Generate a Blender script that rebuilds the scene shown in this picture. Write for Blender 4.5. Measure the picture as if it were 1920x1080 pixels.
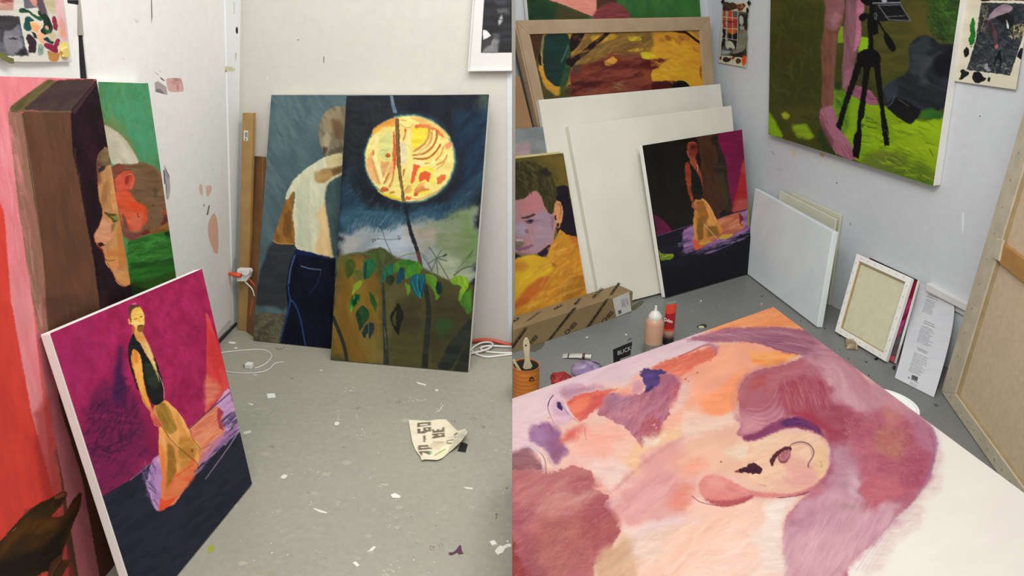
import bpy, bmesh, math, random
import numpy as np
from mathutils import Vector
S = bpy.context.scene
for o in list(bpy.data.objects): bpy.data.objects.remove(o)
A = np.array
# ---------------------------------------------------------------- camera, sky, lights, exposure
F_PX = 1300.0; EYE_H = 1.5
PITCH = math.atan(540 / F_PX)
EYE = A([0, 0, EYE_H])
cam_d = bpy.data.cameras.new('camera'); cam = bpy.data.objects.new('camera', cam_d)
S.collection.objects.link(cam); S.camera = cam
cam_d.sensor_fit = 'HORIZONTAL'; cam_d.sensor_width = 36.0; cam_d.lens = 36.0 * F_PX / 1920
cam_d.clip_start = 0.05; cam_d.clip_end = 60
cam.location = EYE; cam.rotation_euler = (math.pi / 2 - PITCH, 0, 0)
W = bpy.data.worlds.new('world'); S.world = W; W.use_nodes = True
W.node_tree.nodes['Background'].inputs[0].default_value = (0.93, 0.96, 1.0, 1)
W.node_tree.nodes['Background'].inputs[1].default_value = 0.60
def area(name, loc, target, size, power, col):
    l = bpy.data.lights.new(name, 'AREA'); l.shape = 'RECTANGLE'; l.size, l.size_y = size
    l.energy = power; l.color = col
    o = bpy.data.objects.new(name, l); S.collection.objects.link(o); o.location = loc
    o.rotation_euler = (Vector(target) - Vector(loc)).to_track_quat('-Z', 'Y').to_euler()
    return o
area('ceiling_light_left', (0.45, 1.15, 2.9), (-1.4, 2.4, 0.5), (1.5, 0.5), 42, (1, 0.965, 0.90))
area('ceiling_light_right', (-0.3, 1.3, 2.9), (1.6, 2.6, 0.5), (1.3, 0.5), 26, (0.95, 0.98, 1.0))
area('ceiling_light_entry', (0.0, -0.6, 2.9), (0.0, 2.6, 0.5), (2.4, 0.8), 38, (1, 0.985, 0.95))  # added fill from behind the camera, brightens the walls of both rooms
S.view_settings.view_transform = 'Standard'; S.view_settings.look = 'None'
S.view_settings.gamma = 1; S.view_settings.use_curve_mapping = False
S.view_settings.exposure = 0.0
random.seed(4)
# ---------------------------------------------------------------- measuring: photo pixel <-> place
FW = A([0, math.cos(PITCH), -math.sin(PITCH)]); UP = A([0, math.sin(PITCH), math.cos(PITCH)]); RT = A([1., 0, 0])
def ray(x, y): return RT * (x - 960) + UP * (540 - y) + FW * F_PX
def proj(P):
    P = np.asarray(P, float) - EYE; d = P @ FW
    return np.stack([960 + F_PX * (P @ RT) / d, 540 - F_PX * (P @ UP) / d], -1)
def hit(x, y, p, n):
    d = ray(x, y); return EYE + d * (((p - EYE) @ n) / (d @ n))
def fl(x, y, z=0.): return hit(x, y, A([0, 0, z]), A([0, 0, 1.]))
def unit(v): return v / np.linalg.norm(v)
def plane3(a, b, c):
    n = unit(np.cross(b - a, c - a))
    return (a, n) if n @ (EYE - a) > 0 else (a, -n)
def off(pl, g): return (pl[0] + pl[1] * g, pl[1])
def vplane(p1, p2):
    a = fl(*p1); b = fl(*p2); return plane3(a, b, a + A([0, 0, 1.]))
def lean(BL, BR, top, back, t, gap=0.004):
    lift = 0.; m = A(top).mean(0)
    for _ in range(5):
        bl = fl(*BL, lift); br = fl(*BR, lift); tp = hit(*m, *off(back, t + gap))
        pl = plane3(bl, br, tp); lift = max(0, t * pl[1][2])
    return pl, [hit(*top[0], *pl), hit(*top[1], *pl), br, bl]
def up_to(P, y):
    """height above floor point P that shows at photo row y"""
    lo, hi = 0., 1.49
    for _ in range(40):
        m = (lo + hi) / 2
        if proj(P + A([0, 0, m]))[1] > y: lo = m
        else: hi = m
    return lo
def pxm(P): return F_PX / ((A(P) - EYE) @ FW)      # pixels per metre at P
# ---------------------------------------------------------------- colour, noise
def hx(s):
    s = s.lstrip('#')
    if len(s) == 3: s = ''.join(c + c for c in s)
    return A([int(s[i:i + 2], 16) / 255 for i in (0, 2, 4)])
def lin(c):
    c = np.clip(np.asarray(c, float), 0, 1)
    return np.where(c <= 0.04045, c / 12.92, ((c + 0.055) / 1.055) ** 2.4)
def _h(ix, iy, s):
    v = (ix * 374761393 + iy * 668265263 + s * 974634777) & 0xffffffff
    v = ((v ^ (v >> 13)) * 1274126177) & 0xffffffff
    return ((v ^ (v >> 16)) & 0xffff) / 65535.
def vn(x, y, s):
    ix = np.floor(x).astype(np.int64); iy = np.floor(y).astype(np.int64); fx = x - ix; fy = y - iy
    fx = fx * fx * (3 - 2 * fx); fy = fy * fy * (3 - 2 * fy)
    a = _h(ix, iy, s); b = _h(ix + 1, iy, s); c = _h(ix, iy + 1, s); d = _h(ix + 1, iy + 1, s)
    return (a * (1 - fx) + b * fx) * (1 - fy) + (c * (1 - fx) + d * fx) * fy
def fbm(x, y, s, o=3):
    r = 0; a = .5; t = 0
    for i in range(o):
        r = r + a * vn(x * 2 ** i, y * 2 ** i, s + i * 17); t += a; a *= .55
    return r / t
def chaikin(p, n, closed=True):
    p = A(p, float)
    for _ in range(n):
        if closed: q = np.roll(p, -1, 0); p = np.stack([.75 * p + .25 * q, .25 * p + .75 * q], 1).reshape(-1, p.shape[1])
        else:
            a, b = p[:-1], p[1:]; m = np.stack([.75 * a + .25 * b, .25 * a + .75 * b], 1).reshape(-1, p.shape[1])
            p = np.concatenate([p[:1], m, p[-1:]])
    return p
def cut(p, n, R):
    p = A(p, float)
    for _ in range(n):
        q = np.roll(p, -1, 0); L = np.linalg.norm(q - p, axis=1)[:, None] + 1e-9; t = np.minimum(.25, R / L); R *= .6
        p = np.stack([p + (q - p) * t, q - (q - p) * t], 1).reshape(-1, 2)
    return p
class Art:
    """brushwork laid down in layers on the points of a canvas (2-D positions P)"""
    def __init__(s, P, base, seed=1, v=.05, c2=None, ang=0, L=30, Wd=6):
        s.P = P; s.sd = seed; s.C = np.tile(hx(base), (len(P), 1)); s.at(0, 0, 1); s.k = 0
        s.w1 = A([fbm(P[:, 0] / 4, P[:, 1] / 4, seed + 3), fbm(P[:, 0] / 4, P[:, 1] / 4, seed + 5)]).T - .5
        s.w2 = A([fbm(P[:, 0] / 14, P[:, 1] / 14, seed + 7), fbm(P[:, 0] / 14, P[:, 1] / 14, seed + 9)]).T - .5
        s.w3 = A([fbm(P[:, 0] / 45, P[:, 1] / 45, seed + 11), fbm(P[:, 0] / 45, P[:, 1] / 45, seed + 13)]).T - .5; s.fm = 1.; s.rag = 1.4
        s._mix(np.arange(len(P)), np.ones(len(P)), base, c2, v, ang, L, Wd)
    def at(s, x, y, k): s.o = A([x, y], float); s.s = float(k); return s
    def _pt(s, pts): return A(pts, float).reshape(-1, 2) / s.s + s.o
    def _mix(s, i, m, col, c2, v, ang, L, Wd):
        s.k += 1; c = math.cos(math.radians(ang)); n_ = math.sin(math.radians(ang)); P = s.P[i] + s.w2[i] * 6
        u = P[:, 0] * c + P[:, 1] * n_; w = -P[:, 0] * n_ + P[:, 1] * c
        n = fbm(u / L, w / Wd, s.sd + s.k * 31); cc = np.tile(hx(col), (len(i), 1))
        if c2:
            n2 = fbm(u / (L * 1.6), w / (Wd * 2.2), s.sd + s.k * 57 + 3); t = np.clip((n2 - .5) * 3.2 + .5, 0, 1)[:, None]
            cc = cc * (1 - t) + hx(c2) * t
        cc = np.clip(cc * (1 + v * 2.4 * (n - .5))[:, None], 0, 1)
        s.C[i] = s.C[i] * (1 - m[:, None]) + cc * m[:, None]
    def _box(s, q, mg):
        lo = q.min(0) - mg; hi = q.max(0) + mg
        return np.nonzero(((s.P >= lo) & (s.P <= hi)).all(1))[0]
    def p(s, pts, col, f=.7, w=1., a=1., sm=1, c2=None, v=.05, ang=0, L=22, Wd=4, w2=0):
        q = s._pt(pts)
        if sm: q = cut(q, sm, min(5, max(.8, .05 * np.linalg.norm(q.max(0) - q.min(0)))))
        w3 = 0.
        if f >= 4: w3 = f * 1.5 * s.fm; w2 = w2 + f * .5 * s.fm; f = f * s.fm
        i = s._box(q, f + w + w2 + w3 + 1)
        if not len(i): return s
        P = s.P[i] + s.w1[i] * w * 2 * s.rag + s.w2[i] * w2 * 2 + s.w3[i] * w3 * 2
        D = np.full(len(i), 1e9); ins = np.zeros(len(i), bool)
        for a_, b_ in zip(q, np.roll(q, -1, 0)):
            e = b_ - a_; l2 = e @ e
            if l2 < 1e-9: continue
            r = P - a_; t = np.clip((r @ e) / l2, 0, 1); D = np.minimum(D, ((r - t[:, None] * e) ** 2).sum(1))
            cr = (a_[1] > P[:, 1]) != (b_[1] > P[:, 1])
            if abs(e[1]) > 1e-9: ins ^= cr & (P[:, 0] < e[0] * (P[:, 1] - a_[1]) / e[1] + a_[0])
        d = np.sqrt(D) * np.where(ins, -1, 1); m = np.clip(.5 - d / (2 * f), 0, 1); m = m * m * (3 - 2 * m) * a
        k = m > 0
        s._mix(i[k], m[k], col, c2, v, ang, L, Wd); return s
    def l(s, pts, wd, col, a=1., f=.6, w=.4, sm=2, v=.04, w1=None, c2=None):
        q = s._pt(pts)
        if sm and len(q) > 2: q = chaikin(q, sm, False)
        wa = wd; wb = wd if w1 is None else w1; i = s._box(q, max(wa, wb) + f + w + 1)
        if not len(i): return s
        P = s.P[i] + s.w1[i] * w * 2; m = np.zeros(len(i)); n = len(q) - 1
        for j in range(n):
            a_ = q[j]; e = q[j + 1] - a_; l2 = e @ e
            if l2 < 1e-9: continue
            r = P - a_; t = np.clip((r @ e) / l2, 0, 1); d = np.sqrt(((r - t[:, None] * e) ** 2).sum(1))
            h = (wa + (wb - wa) * (j + t) / n) / 2; m = np.maximum(m, np.clip(.5 - (d - h) / (2 * f), 0, 1))
        k = m > 0; m = m * a
        s._mix(i[k], m[k], col, c2, v, 0, 8, 3); return s
    def e(s, cx, cy, rx, ry, col, rot=0, **k):
        t = np.linspace(0, 2 * np.pi, 17)[:-1]; c, n = math.cos(math.radians(rot)), math.sin(math.radians(rot))
        x = rx * np.cos(t); y = ry * np.sin(t)
        k.setdefault('sm', 1); return s.p(np.stack([cx + x * c - y * n, cy + x * n + y * c], 1), col, **k)
    def hatch(s, pts, col, n, ln, wd, ang, a=.5, jit=15, seed=0):
        """n short brush strokes scattered inside a region"""
        q = s._pt(pts); R = random.Random(seed + s.k); lo = q.min(0); hi = q.max(0)
        for _ in range(n):
            for _t in range(30):
                x = R.uniform(lo[0], hi[0]); y = R.uniform(lo[1], hi[1]); ins = False
                for a_, b_ in zip(q, np.roll(q, -1, 0)):
                    if (a_[1] > y) != (b_[1] > y) and x < (b_[0] - a_[0]) * (y - a_[1]) / (b_[1] - a_[1]) + a_[0]: ins = not ins
                if ins: break
            g = math.radians(ang + R.uniform(-jit, jit)); h = ln * R.uniform(.5, 1.2) / 2
            o, k = s.o, s.s; s.at(0, 0, 1)
            c = col if isinstance(col, str) else R.choice(col)
            s.l([(x - h * math.cos(g), y - h * math.sin(g)), (x, y + R.uniform(-1, 1)), (x + h * math.cos(g), y + h * math.sin(g))],
                wd * R.uniform(.6, 1.2), c, a=a, w1=wd * .3, f=.8); s.o, s.s = o, k
        return s
# ---------------------------------------------------------------- materials
MATS = {}
def mat(name, col, rough=.6, c2=None, scale=8., bump=0., metal=0., spec=.4, vcol=False, trans=0., bscale=None, alpha=1.):
    if name in MATS: return MATS[name]
    m = bpy.data.materials.new(name); m.use_nodes = True; nt = m.node_tree; N = nt.nodes; b = N['Principled BSDF']
    b.inputs['Roughness'].default_value = rough; b.inputs['Metallic'].default_value = metal
    b.inputs['Specular IOR Level'].default_value = spec; b.inputs['Transmission Weight'].default_value = trans
    b.inputs['Alpha'].default_value = alpha
    if vcol:
        a = N.new('ShaderNodeVertexColor'); a.layer_name = 'Col'; nt.links.new(a.outputs[0], b.inputs[0])
    else:
        tc = N.new('ShaderNodeTexCoord'); nz = N.new('ShaderNodeTexNoise'); nz.inputs['Scale'].default_value = scale
        nz.inputs['Detail'].default_value = 5; nt.links.new(tc.outputs['Object'], nz.inputs[0])
        r = N.new('ShaderNodeValToRGB'); r.color_ramp.elements[0].position = .35; r.color_ramp.elements[1].position = .65
        c1 = lin(hx(col)); cb = lin(hx(c2)) if c2 else lin(hx(col) * .96)
        r.color_ramp.elements[0].color = (*c1, 1); r.color_ramp.elements[1].color = (*cb, 1)
        nt.links.new(nz.outputs[0], r.inputs[0]); nt.links.new(r.outputs[0], b.inputs[0])
    if bump:
        tc = N.new('ShaderNodeTexCoord'); nb = N.new('ShaderNodeTexNoise'); nb.inputs['Scale'].default_value = bscale or 250; nb.inputs['Detail'].default_value = 3
        nt.links.new(tc.outputs['Object'], nb.inputs[0]); bp = N.new('ShaderNodeBump'); bp.inputs['Strength'].default_value = bump
        bp.inputs['Distance'].default_value = .002; nt.links.new(nb.outputs[0], bp.inputs['Height']); nt.links.new(bp.outputs[0], b.inputs['Normal'])
    MATS[name] = m; return m
PAINT = mat('painted_canvas', '', .6, vcol=True, bump=.25, bscale=300, spec=.15)
GLOSS = mat('painted_canvas_glossy', '', .45, vcol=True, bump=.3, bscale=260, spec=.2)
FLAT = mat('printed_surface', '', .7, vcol=True, spec=.2)
WHITE = mat('primed_canvas', '#eceae4', .8, '#e4e2db', 5, .3, bscale=600, spec=.15)
# ---------------------------------------------------------------- mesh building
class MB:
    def __init__(s): s.v = []; s.f = []; s.m = []; s.c = []
    def add(s, vs, fs, mi=0, col=None):
        n = len(s.v); s.v += [tuple(map(float, p)) for p in vs]; s.f += [tuple(i + n for i in f) for f in fs]; s.m += [mi] * len(fs)
        s.c += [(1, 1, 1) if col is None else tuple(lin(hx(col)))] * len(vs); return s
    def prism(s, pts, d, mi=0, col=None):
        n = len(pts); a = [A(p, float) for p in pts]; b = [p + d for p in a]
        return s.add(a + b, [tuple(range(n)), tuple(range(2 * n - 1, n - 1, -1))] + [(i, i + n, (i + 1) % n + n, (i + 1) % n) for i in range(n)], mi, col)
    def box(s, c, x, y, z, mi=0):
        """c centre of the base, x y z edge vectors"""
        c, x, y, z = map(lambda q: A(q, float), (c, x, y, z)); q = [c - x / 2 - y / 2, c + x / 2 - y / 2, c + x / 2 + y / 2, c - x / 2 + y / 2]
        return s.prism(q, z, mi)
    def tube(s, pts, r, mi=0, n=10, rs=None):
        p = A(pts, float); m = len(p); V = []; prev = None
        for i in range(m):
            t = unit(p[min(i + 1, m - 1)] - p[max(i - 1, 0)])
            if prev is None: u = unit(np.cross(t, A([0, 0, 1.]) if abs(t[2]) < .9 else A([1., 0, 0])))
            else: u = unit(prev - t * (prev @ t))
            prev = u; w = np.cross(t, u); rr = rs[i] if rs is not None else r
            for k in range(n):
                g = 2 * math.pi * k / n; V.append(p[i] + rr * (math.cos(g) * u + math.sin(g) * w))
        F = [(i * n + k, i * n + (k + 1) % n, (i + 1) * n + (k + 1) % n, (i + 1) * n + k) for i in range(m - 1) for k in range(n)]
        F += [tuple(range(n))[::-1], tuple(range((m - 1) * n, m * n))]
        return s.add(V, F, mi)
    def lathe(s, base, prof, mi=0, n=40, sx=None, closed=True, ax=None):
        """prof [(r, h[, mi])]; sx optional list of (x-scale, y-scale, angle) per ring"""
        base = A(base, float); V = []
        for i, pr in enumerate(prof):
            a, b, g0 = sx[i] if sx else (1, 1, 0)
            for k in range(n):
                g = 2 * math.pi * k / n; x = pr[0] * a * math.cos(g); y = pr[0] * b * math.sin(g)
                V.append(base + A([x * math.cos(g0) - y * math.sin(g0), x * math.sin(g0) + y * math.cos(g0), pr[1]]))
        n0 = len(s.v); m = len(prof); s.add(V, [], mi)
        for i in range(m - 1):
            mm = prof[i][2] if len(prof[i]) > 2 else mi
            for k in range(n): s.f.append((n0 + i * n + k, n0 + i * n + (k + 1) % n, n0 + (i + 1) * n + (k + 1) % n, n0 + (i + 1) * n + k)); s.m.append(mm)
        if closed:
            s.f.append(tuple(n0 + k for k in range(n))[::-1]); s.m.append(mi)
            s.f.append(tuple(n0 + (m - 1) * n + k for k in range(n))); s.m.append(prof[-2][2] if len(prof[-2]) > 2 else mi)
        return s
    def build(s, name, mats, parent=None, org=None, smooth=False, bevel=0., autos=None):
        if org is None: org = A(parent.location) if parent else A([0, 0, 0.])
        me = bpy.data.meshes.new(name); me.from_pydata([tuple(A(p) - org) for p in s.v], [], s.f)
        for m in (mats if isinstance(mats, (list, tuple)) else [mats]): me.materials.append(m)
        me.polygons.foreach_set('material_index', s.m)
        ca = me.color_attributes.new('Col', 'FLOAT_COLOR', 'POINT')
        ca.data.foreach_set('color', np.concatenate([A(s.c, float), np.ones((len(s.c), 1))], 1).astype(np.float32).ravel())
        bm = bmesh.new(); bm.from_mesh(me); bmesh.ops.recalc_face_normals(bm, faces=bm.faces); bm.to_mesh(me); bm.free()
        if smooth: me.polygons.foreach_set('use_smooth', [True] * len(me.polygons))
        if smooth and autos: me.set_sharp_from_angle(angle=math.radians(autos))
        me.update(); o = bpy.data.objects.new(name, me); S.collection.objects.link(o)
        if parent: o.parent = parent
        else: o.location = org
        if bevel:
            b = o.modifiers.new('bevel', 'BEVEL'); b.width = bevel; b.segments = 2; b.limit_method = 'ANGLE'
        return o
def tag(o, label=None, cat=None, group=None, kind=None):
    for k, v in (('label', label), ('category', cat), ('group', group), ('kind', kind)):
        if v: o[k] = v
    return o
def thing(name, loc, label, cat, group=None):
    o = bpy.data.objects.new(name, None); o.empty_display_size = .05; S.collection.objects.link(o); o.location = tuple(map(float, loc))
    return tag(o, label, cat, group)
def sheet(name, q, step, fn, material, parent=None, org=None, bend=None, mx=900, t=0, gain=1.):
    """a fine grid over the 3-D quad q (TL TR BR BL), coloured by the brushwork function fn"""
    tl, tr, br, bl = q; P2 = proj(A(q)); 
    w = max(np.linalg.norm(P2[0] - P2[1]), np.linalg.norm(P2[2] - P2[3])); h = max(np.linalg.norm(P2[0] - P2[3]), np.linalg.norm(P2[1] - P2[2]))
    nu = int(min(mx, max(4, w / step))) + 1; nv = int(min(mx, max(4, h / step))) + 1
    u, v = np.meshgrid(np.linspace(0, 1, nu), np.linspace(0, 1, nv)); u = u.ravel()[:, None]; v = v.ravel()[:, None]
    X = (tl * (1 - u) + tr * u) * (1 - v) + (bl * (1 - u) + br * u) * v
    P = proj(X); C = np.clip(lin(fn(P).C) ** 1.06 * gain, 0, .9)
    if bend is not None: X = bend(X, u, v)
    if org is None: org = A(parent.location) if parent else A([0, 0, 0.])
    me = bpy.data.meshes.new(name); me.vertices.add(len(X)); me.vertices.foreach_set('co', (X - org).astype(np.float32).ravel())
    i = (np.arange(nv - 1)[:, None] * nu + np.arange(nu - 1)[None]).ravel(); F = np.stack([i, i + nu, i + nu + 1, i + 1], 1)
    me.loops.add(F.size); me.loops.foreach_set('vertex_index', F.ravel().astype(np.int32)); me.polygons.add(len(F))
    me.polygons.foreach_set('loop_start', (np.arange(len(F)) * 4).astype(np.int32)); me.update(calc_edges=True); me.validate()
    ca = me.color_attributes.new('Col', 'FLOAT_COLOR', 'POINT')
    ca.data.foreach_set('color', np.concatenate([C, np.ones((len(C), 1))], 1).astype(np.float32).ravel())
    me.materials.append(material); me.polygons.foreach_set('use_smooth', [True] * len(me.polygons))
    o = bpy.data.objects.new(name, me); S.collection.objects.link(o)
    if parent: o.parent = parent
    else: o.location = org
    if t:
        so = o.modifiers.new('thickness', 'SOLIDIFY'); so.thickness = t; so.offset = -1
    return o
GAIN = 1.0
def canvas(name, pl, q, t, fn, label, cat='painting', step=1.5, material=None, body=None, group=None, partname='painted_face', gain=1.):
    n = pl[1]; m = (q[2] + q[3]) / 2; r = thing(name, (m[0], m[1], 0), label, cat, group)
    MB().prism(q, -n * t).build('stretcher_edges', body or WHITE, r, bevel=.003)
    sheet(partname, [p + n * .0012 for p in q], step, fn, material or PAINT, r, gain=gain)
    return r
def blank(name, pl, q, t, label, material=None, group=None, cat='blank canvas'):
    m = (q[2] + q[3]) / 2; m[2] = 0
    o = MB().prism(q, -pl[1] * t).build(name, material or WHITE, None, org=m, bevel=.004); return tag(o, label, cat, group or 'blank canvases stacked in the corner')
DC = [0]
def decal(mb, pl, pts, col, lift=.0006, sm=0, z=(0, 0, 1), mi=0):
    """a flat paint mark in the surface's own mesh: photo points laid on plane pl"""
    q = chaikin(A(pts, float) / z[2] + A(z[:2]), sm) if sm else A(pts, float) / z[2] + A(z[:2])
    DC[0] += 1; g = off(pl, lift * .4 + DC[0] * 3e-7); V = [hit(x, y, *g) for x, y in q]
    bm = bmesh.new(); vs = [bm.verts.new(v) for v in V]
    try: f = bm.faces.new(vs); r = bmesh.ops.triangulate(bm, faces=[f], ngon_method='EAR_CLIP')
    except Exception: pass
    bm.verts.index_update(); mb.add([v.co for v in bm.verts], [tuple(v.index for v in f.verts) for f in bm.faces], mi, col); bm.free()
def text_mesh(mb, s, origin, ux, uy, size, mi=0, col=None, bold=0., n=None, skew=0, depth=0):
    """s written with its baseline start at origin, ux along the line, uy up the letters (3-D unit vectors)"""
    cu = bpy.data.curves.new('t', 'FONT'); cu.body = s; cu.size = size; cu.offset = bold; cu.resolution_u = 2
    ob = bpy.data.objects.new('t', cu); S.collection.objects.link(ob); dg = bpy.context.evaluated_depsgraph_get()
    me = bpy.data.meshes.new_from_object(ob.evaluated_get(dg)); V = [A(v.co) for v in me.vertices]
    nn = A([0, 0, 0.]) if n is None else n
    mb.add([origin + ux * v[0] + uy * v[1] + nn for v in V], [tuple(p.vertices) for p in me.polygons], mi, col)
    bpy.data.objects.remove(ob); bpy.data.curves.remove(cu); bpy.data.meshes.remove(me)
# ---------------------------------------------------------------- the room shell
LB = vplane((443, 605), (960, 648))
c_b = fl(443, 605); c_t = hit(452, 0, *LB); LW = plane3(c_b, c_t, fl(406, 645))
RW = vplane((1357, 464), (1562, 574)); cr = fl(1357, 464); ct2 = hit(1326, 0, *RW); rb2 = fl(960, 585); rb2[0] = 0.0; RB = plane3(cr, ct2, rb2)
FLOOR = (A([0, 0, 0.]), A([0, 0, 1.]))
def procedural_surface(name, col, c2, rough=.6, spec=.3, scale=2.5, fine=60, amt=.5, bump=.08, tint=None):
    """colour attribute (paint marks) over a mottled base"""
    m = bpy.data.materials.new(name); m.use_nodes = True; nt = m.node_tree; N = nt.nodes; L = nt.links; b = N['Principled BSDF']
    tc = N.new('ShaderNodeTexCoord'); n1 = N.new('ShaderNodeTexNoise'); n1.inputs['Scale'].default_value = scale; n1.inputs['Detail'].default_value = 8
    n2 = N.new('ShaderNodeTexNoise'); n2.inputs['Scale'].default_value = fine; n2.inputs['Detail'].default_value = 4
    for n in (n1, n2): L.new(tc.outputs['Object'], n.inputs[0])
    r = N.new('ShaderNodeValToRGB'); r.color_ramp.elements[0].position = .3; r.color_ramp.elements[1].position = .7
    r.color_ramp.elements[0].color = (*lin(hx(col)), 1); r.color_ramp.elements[1].color = (*lin(hx(c2)), 1); L.new(n1.outputs[0], r.inputs[0])
    mr = N.new('ShaderNodeMapRange'); mr.inputs[1].default_value = .3; mr.inputs[2].default_value = .7; mr.inputs[3].default_value = 1 - amt * .12; mr.inputs[4].default_value = 1 + amt * .08
    L.new(n2.outputs[0], mr.inputs[0]); mx = N.new('ShaderNodeMix'); mx.data_type = 'RGBA'; mx.blend_type = 'MULTIPLY'; mx.inputs[0].default_value = 1
    L.new(r.outputs[0], mx.inputs[6]); L.new(mr.outputs[0], mx.inputs[7]); L.new(mx.outputs[2], b.inputs[0])
    b.inputs['Roughness'].default_value = rough; b.inputs['Specular IOR Level'].default_value = spec
    bp = N.new('ShaderNodeBump'); bp.inputs['Strength'].default_value = bump; bp.inputs['Distance'].default_value = .003; L.new(n2.outputs[0], bp.inputs['Height']); L.new(bp.outputs[0], b.inputs['Normal'])
    return m
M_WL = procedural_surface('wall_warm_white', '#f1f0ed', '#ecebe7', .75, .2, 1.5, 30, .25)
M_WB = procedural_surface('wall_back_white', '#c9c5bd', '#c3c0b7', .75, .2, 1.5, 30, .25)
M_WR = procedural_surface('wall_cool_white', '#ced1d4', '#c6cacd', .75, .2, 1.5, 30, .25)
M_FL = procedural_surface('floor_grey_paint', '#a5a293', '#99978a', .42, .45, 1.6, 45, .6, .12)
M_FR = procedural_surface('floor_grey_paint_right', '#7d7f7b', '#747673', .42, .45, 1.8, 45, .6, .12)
M_MK = mat('wall_marks', '', .6, vcol=True, spec=.3)
def wall_slab(name, pl, e0, e1, z1, t, m, marks=None):
    """a slab whose front is plane pl between floor points e0 and e1, up to z1"""
    n = pl[1]; d = unit(np.cross(A([0, 0, 1.]), n)); upv = unit(np.cross(n, d)); 
    if upv[2] < 0: upv = -upv
    k = z1 / upv[2]; mb = MB(); mb.prism([e0, e1, e1 + upv * k, e0 + upv * k], -n * t)
    if marks: marks(mb)
    o = mb.build(name, [m, M_MK], None, org=A([0, 0, 0.])); return tag(o, kind='structure')
def R_(a, b): return random.uniform(a, b)
# --- left room's side wall, with its marks
lwd = unit(fl(406, 645) - c_b)
up_lw = unit(c_t - c_b)
def lw_marks(mb):
    D = lambda pts, c, **k: decal(mb, off(LW, .012), pts, c, mi=1, **k)
    D([(290, 155), (296, 152), (312, 163), (314, 178), (308, 176), (302, 168), (294, 166), (291, 172)], '#b3a6a8')
    D([(311, 148), (318, 146), (330, 150), (338, 146), (341, 148), (341, 158), (345, 166), (344, 172), (322, 173), (315, 170), (314, 158)], '#deb0aa', sm=1)
    D([(320, 151), (332, 152), (339, 148), (341, 153), (334, 159), (322, 158)], '#cd9c9d', sm=1, lift=.0011)
    D([(300, 144), (303, 147), (309, 151), (308, 152), (302, 148)], '#3f3c3a', lift=.0011)
    D([(288, 133), (298, 140), (297, 141)], '#aaa5a3'); D([(331, 161), (334, 158), (336, 164), (334, 171), (332, 170)], '#c98f88', lift=.0012)
    D([(283, 0), (285, 0), (286, 30), (284, 45), (284.6, 30)], '#8d7f86'); D([(250, 34), (262, 40), (256, 44)], '#e3d3d8')
    D([(373, 346), (379, 345), (381, 360), (379, 369), (374, 360)], '#e3c3b4', sm=1); D([(386, 347), (396, 348), (398, 356), (390, 370), (387, 366)], '#e6bfae', sm=1)
    D([(390, 418), (399, 400), (404, 401), (409, 420), (410, 474), (403, 477), (394, 455), (390, 440)], '#e4b79f', sm=1)
    D([(381, 382), (384, 382), (384, 388), (381, 388)], '#b4adad', sm=1); D([(391, 386), (394, 384), (390, 403), (387, 403)], '#77706f')
    D([(308, 309), (311, 322), (314, 336), (318, 330), (317, 352), (319, 360), (316, 374), (312, 373), (313, 350), (310, 335)], '#b5aeb2')
    D([(306, 318), (309, 320), (310, 345), (308, 345)], '#6b6064')
    D([(408, 625), (428, 602), (434, 600), (430, 615), (409, 634)], '#cfcdc8')
    for _ in range(26):
        x = R_(220, 400); y = R_(10, 600); s = R_(.8, 2.2); D([(x, y), (x + s, y + R_(-1, 1)), (x + s * .7, y + s * 2)], random.choice(['#cfc8c6', '#d6d1cf', '#c9c4c6']))
pan = lambda px: hit(*px, *LW)
e0 = c_b; e1 = c_b + lwd * 3.2
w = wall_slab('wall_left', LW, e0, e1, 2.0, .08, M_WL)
mb = MB(); q = [hit(x, y, *off(LW, .012)) for x, y in ((150, -60), (417, -60), (428, 400), (437, 606), (240, 812), (212, 660), (165, 145), (157, 66))]
mb.prism(q, -LW[1] * .0119); lw_marks(mb); tag(mb.build('trim_1', [M_WL, M_MK], None, org=A([0, 0, 0.])), kind='structure')
mb = MB(); q = [hit(x, y, *off(LW, .008)) for x, y in ((-420, -60), (143, -60), (147, 66), (163, 145), (190, 300), (215, 838), (-420, 1450))]
mb.prism(q, -LW[1] * .0079)
for pts in ([(126, 0), (147, 0), (147, 9), (127, 6)], [(147, 66), (156, 66), (163, 145), (166, 165), (152, 165), (149, 120)]):
    decal(mb, off(LW, .008), pts, '#1c1c1e', mi=1)
decal(mb, off(LW, .012), [(147, -2), (150.5, -2), (157, 66), (147, 66)], '#a8a49a', mi=1)
tag(mb.build('trim_2', [M_WL, M_MK], None, org=A([0, 0, 0.])), kind='structure')
# dark strip standing in for the shade in the gap under the wall sheet
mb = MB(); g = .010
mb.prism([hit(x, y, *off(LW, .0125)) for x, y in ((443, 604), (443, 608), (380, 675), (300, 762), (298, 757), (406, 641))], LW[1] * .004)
tag(mb.build('gap_shade_strip', mat('gap_shade', '#2b2a28', .7), None, org=A([0, 0, 0.])), kind='structure')
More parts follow.
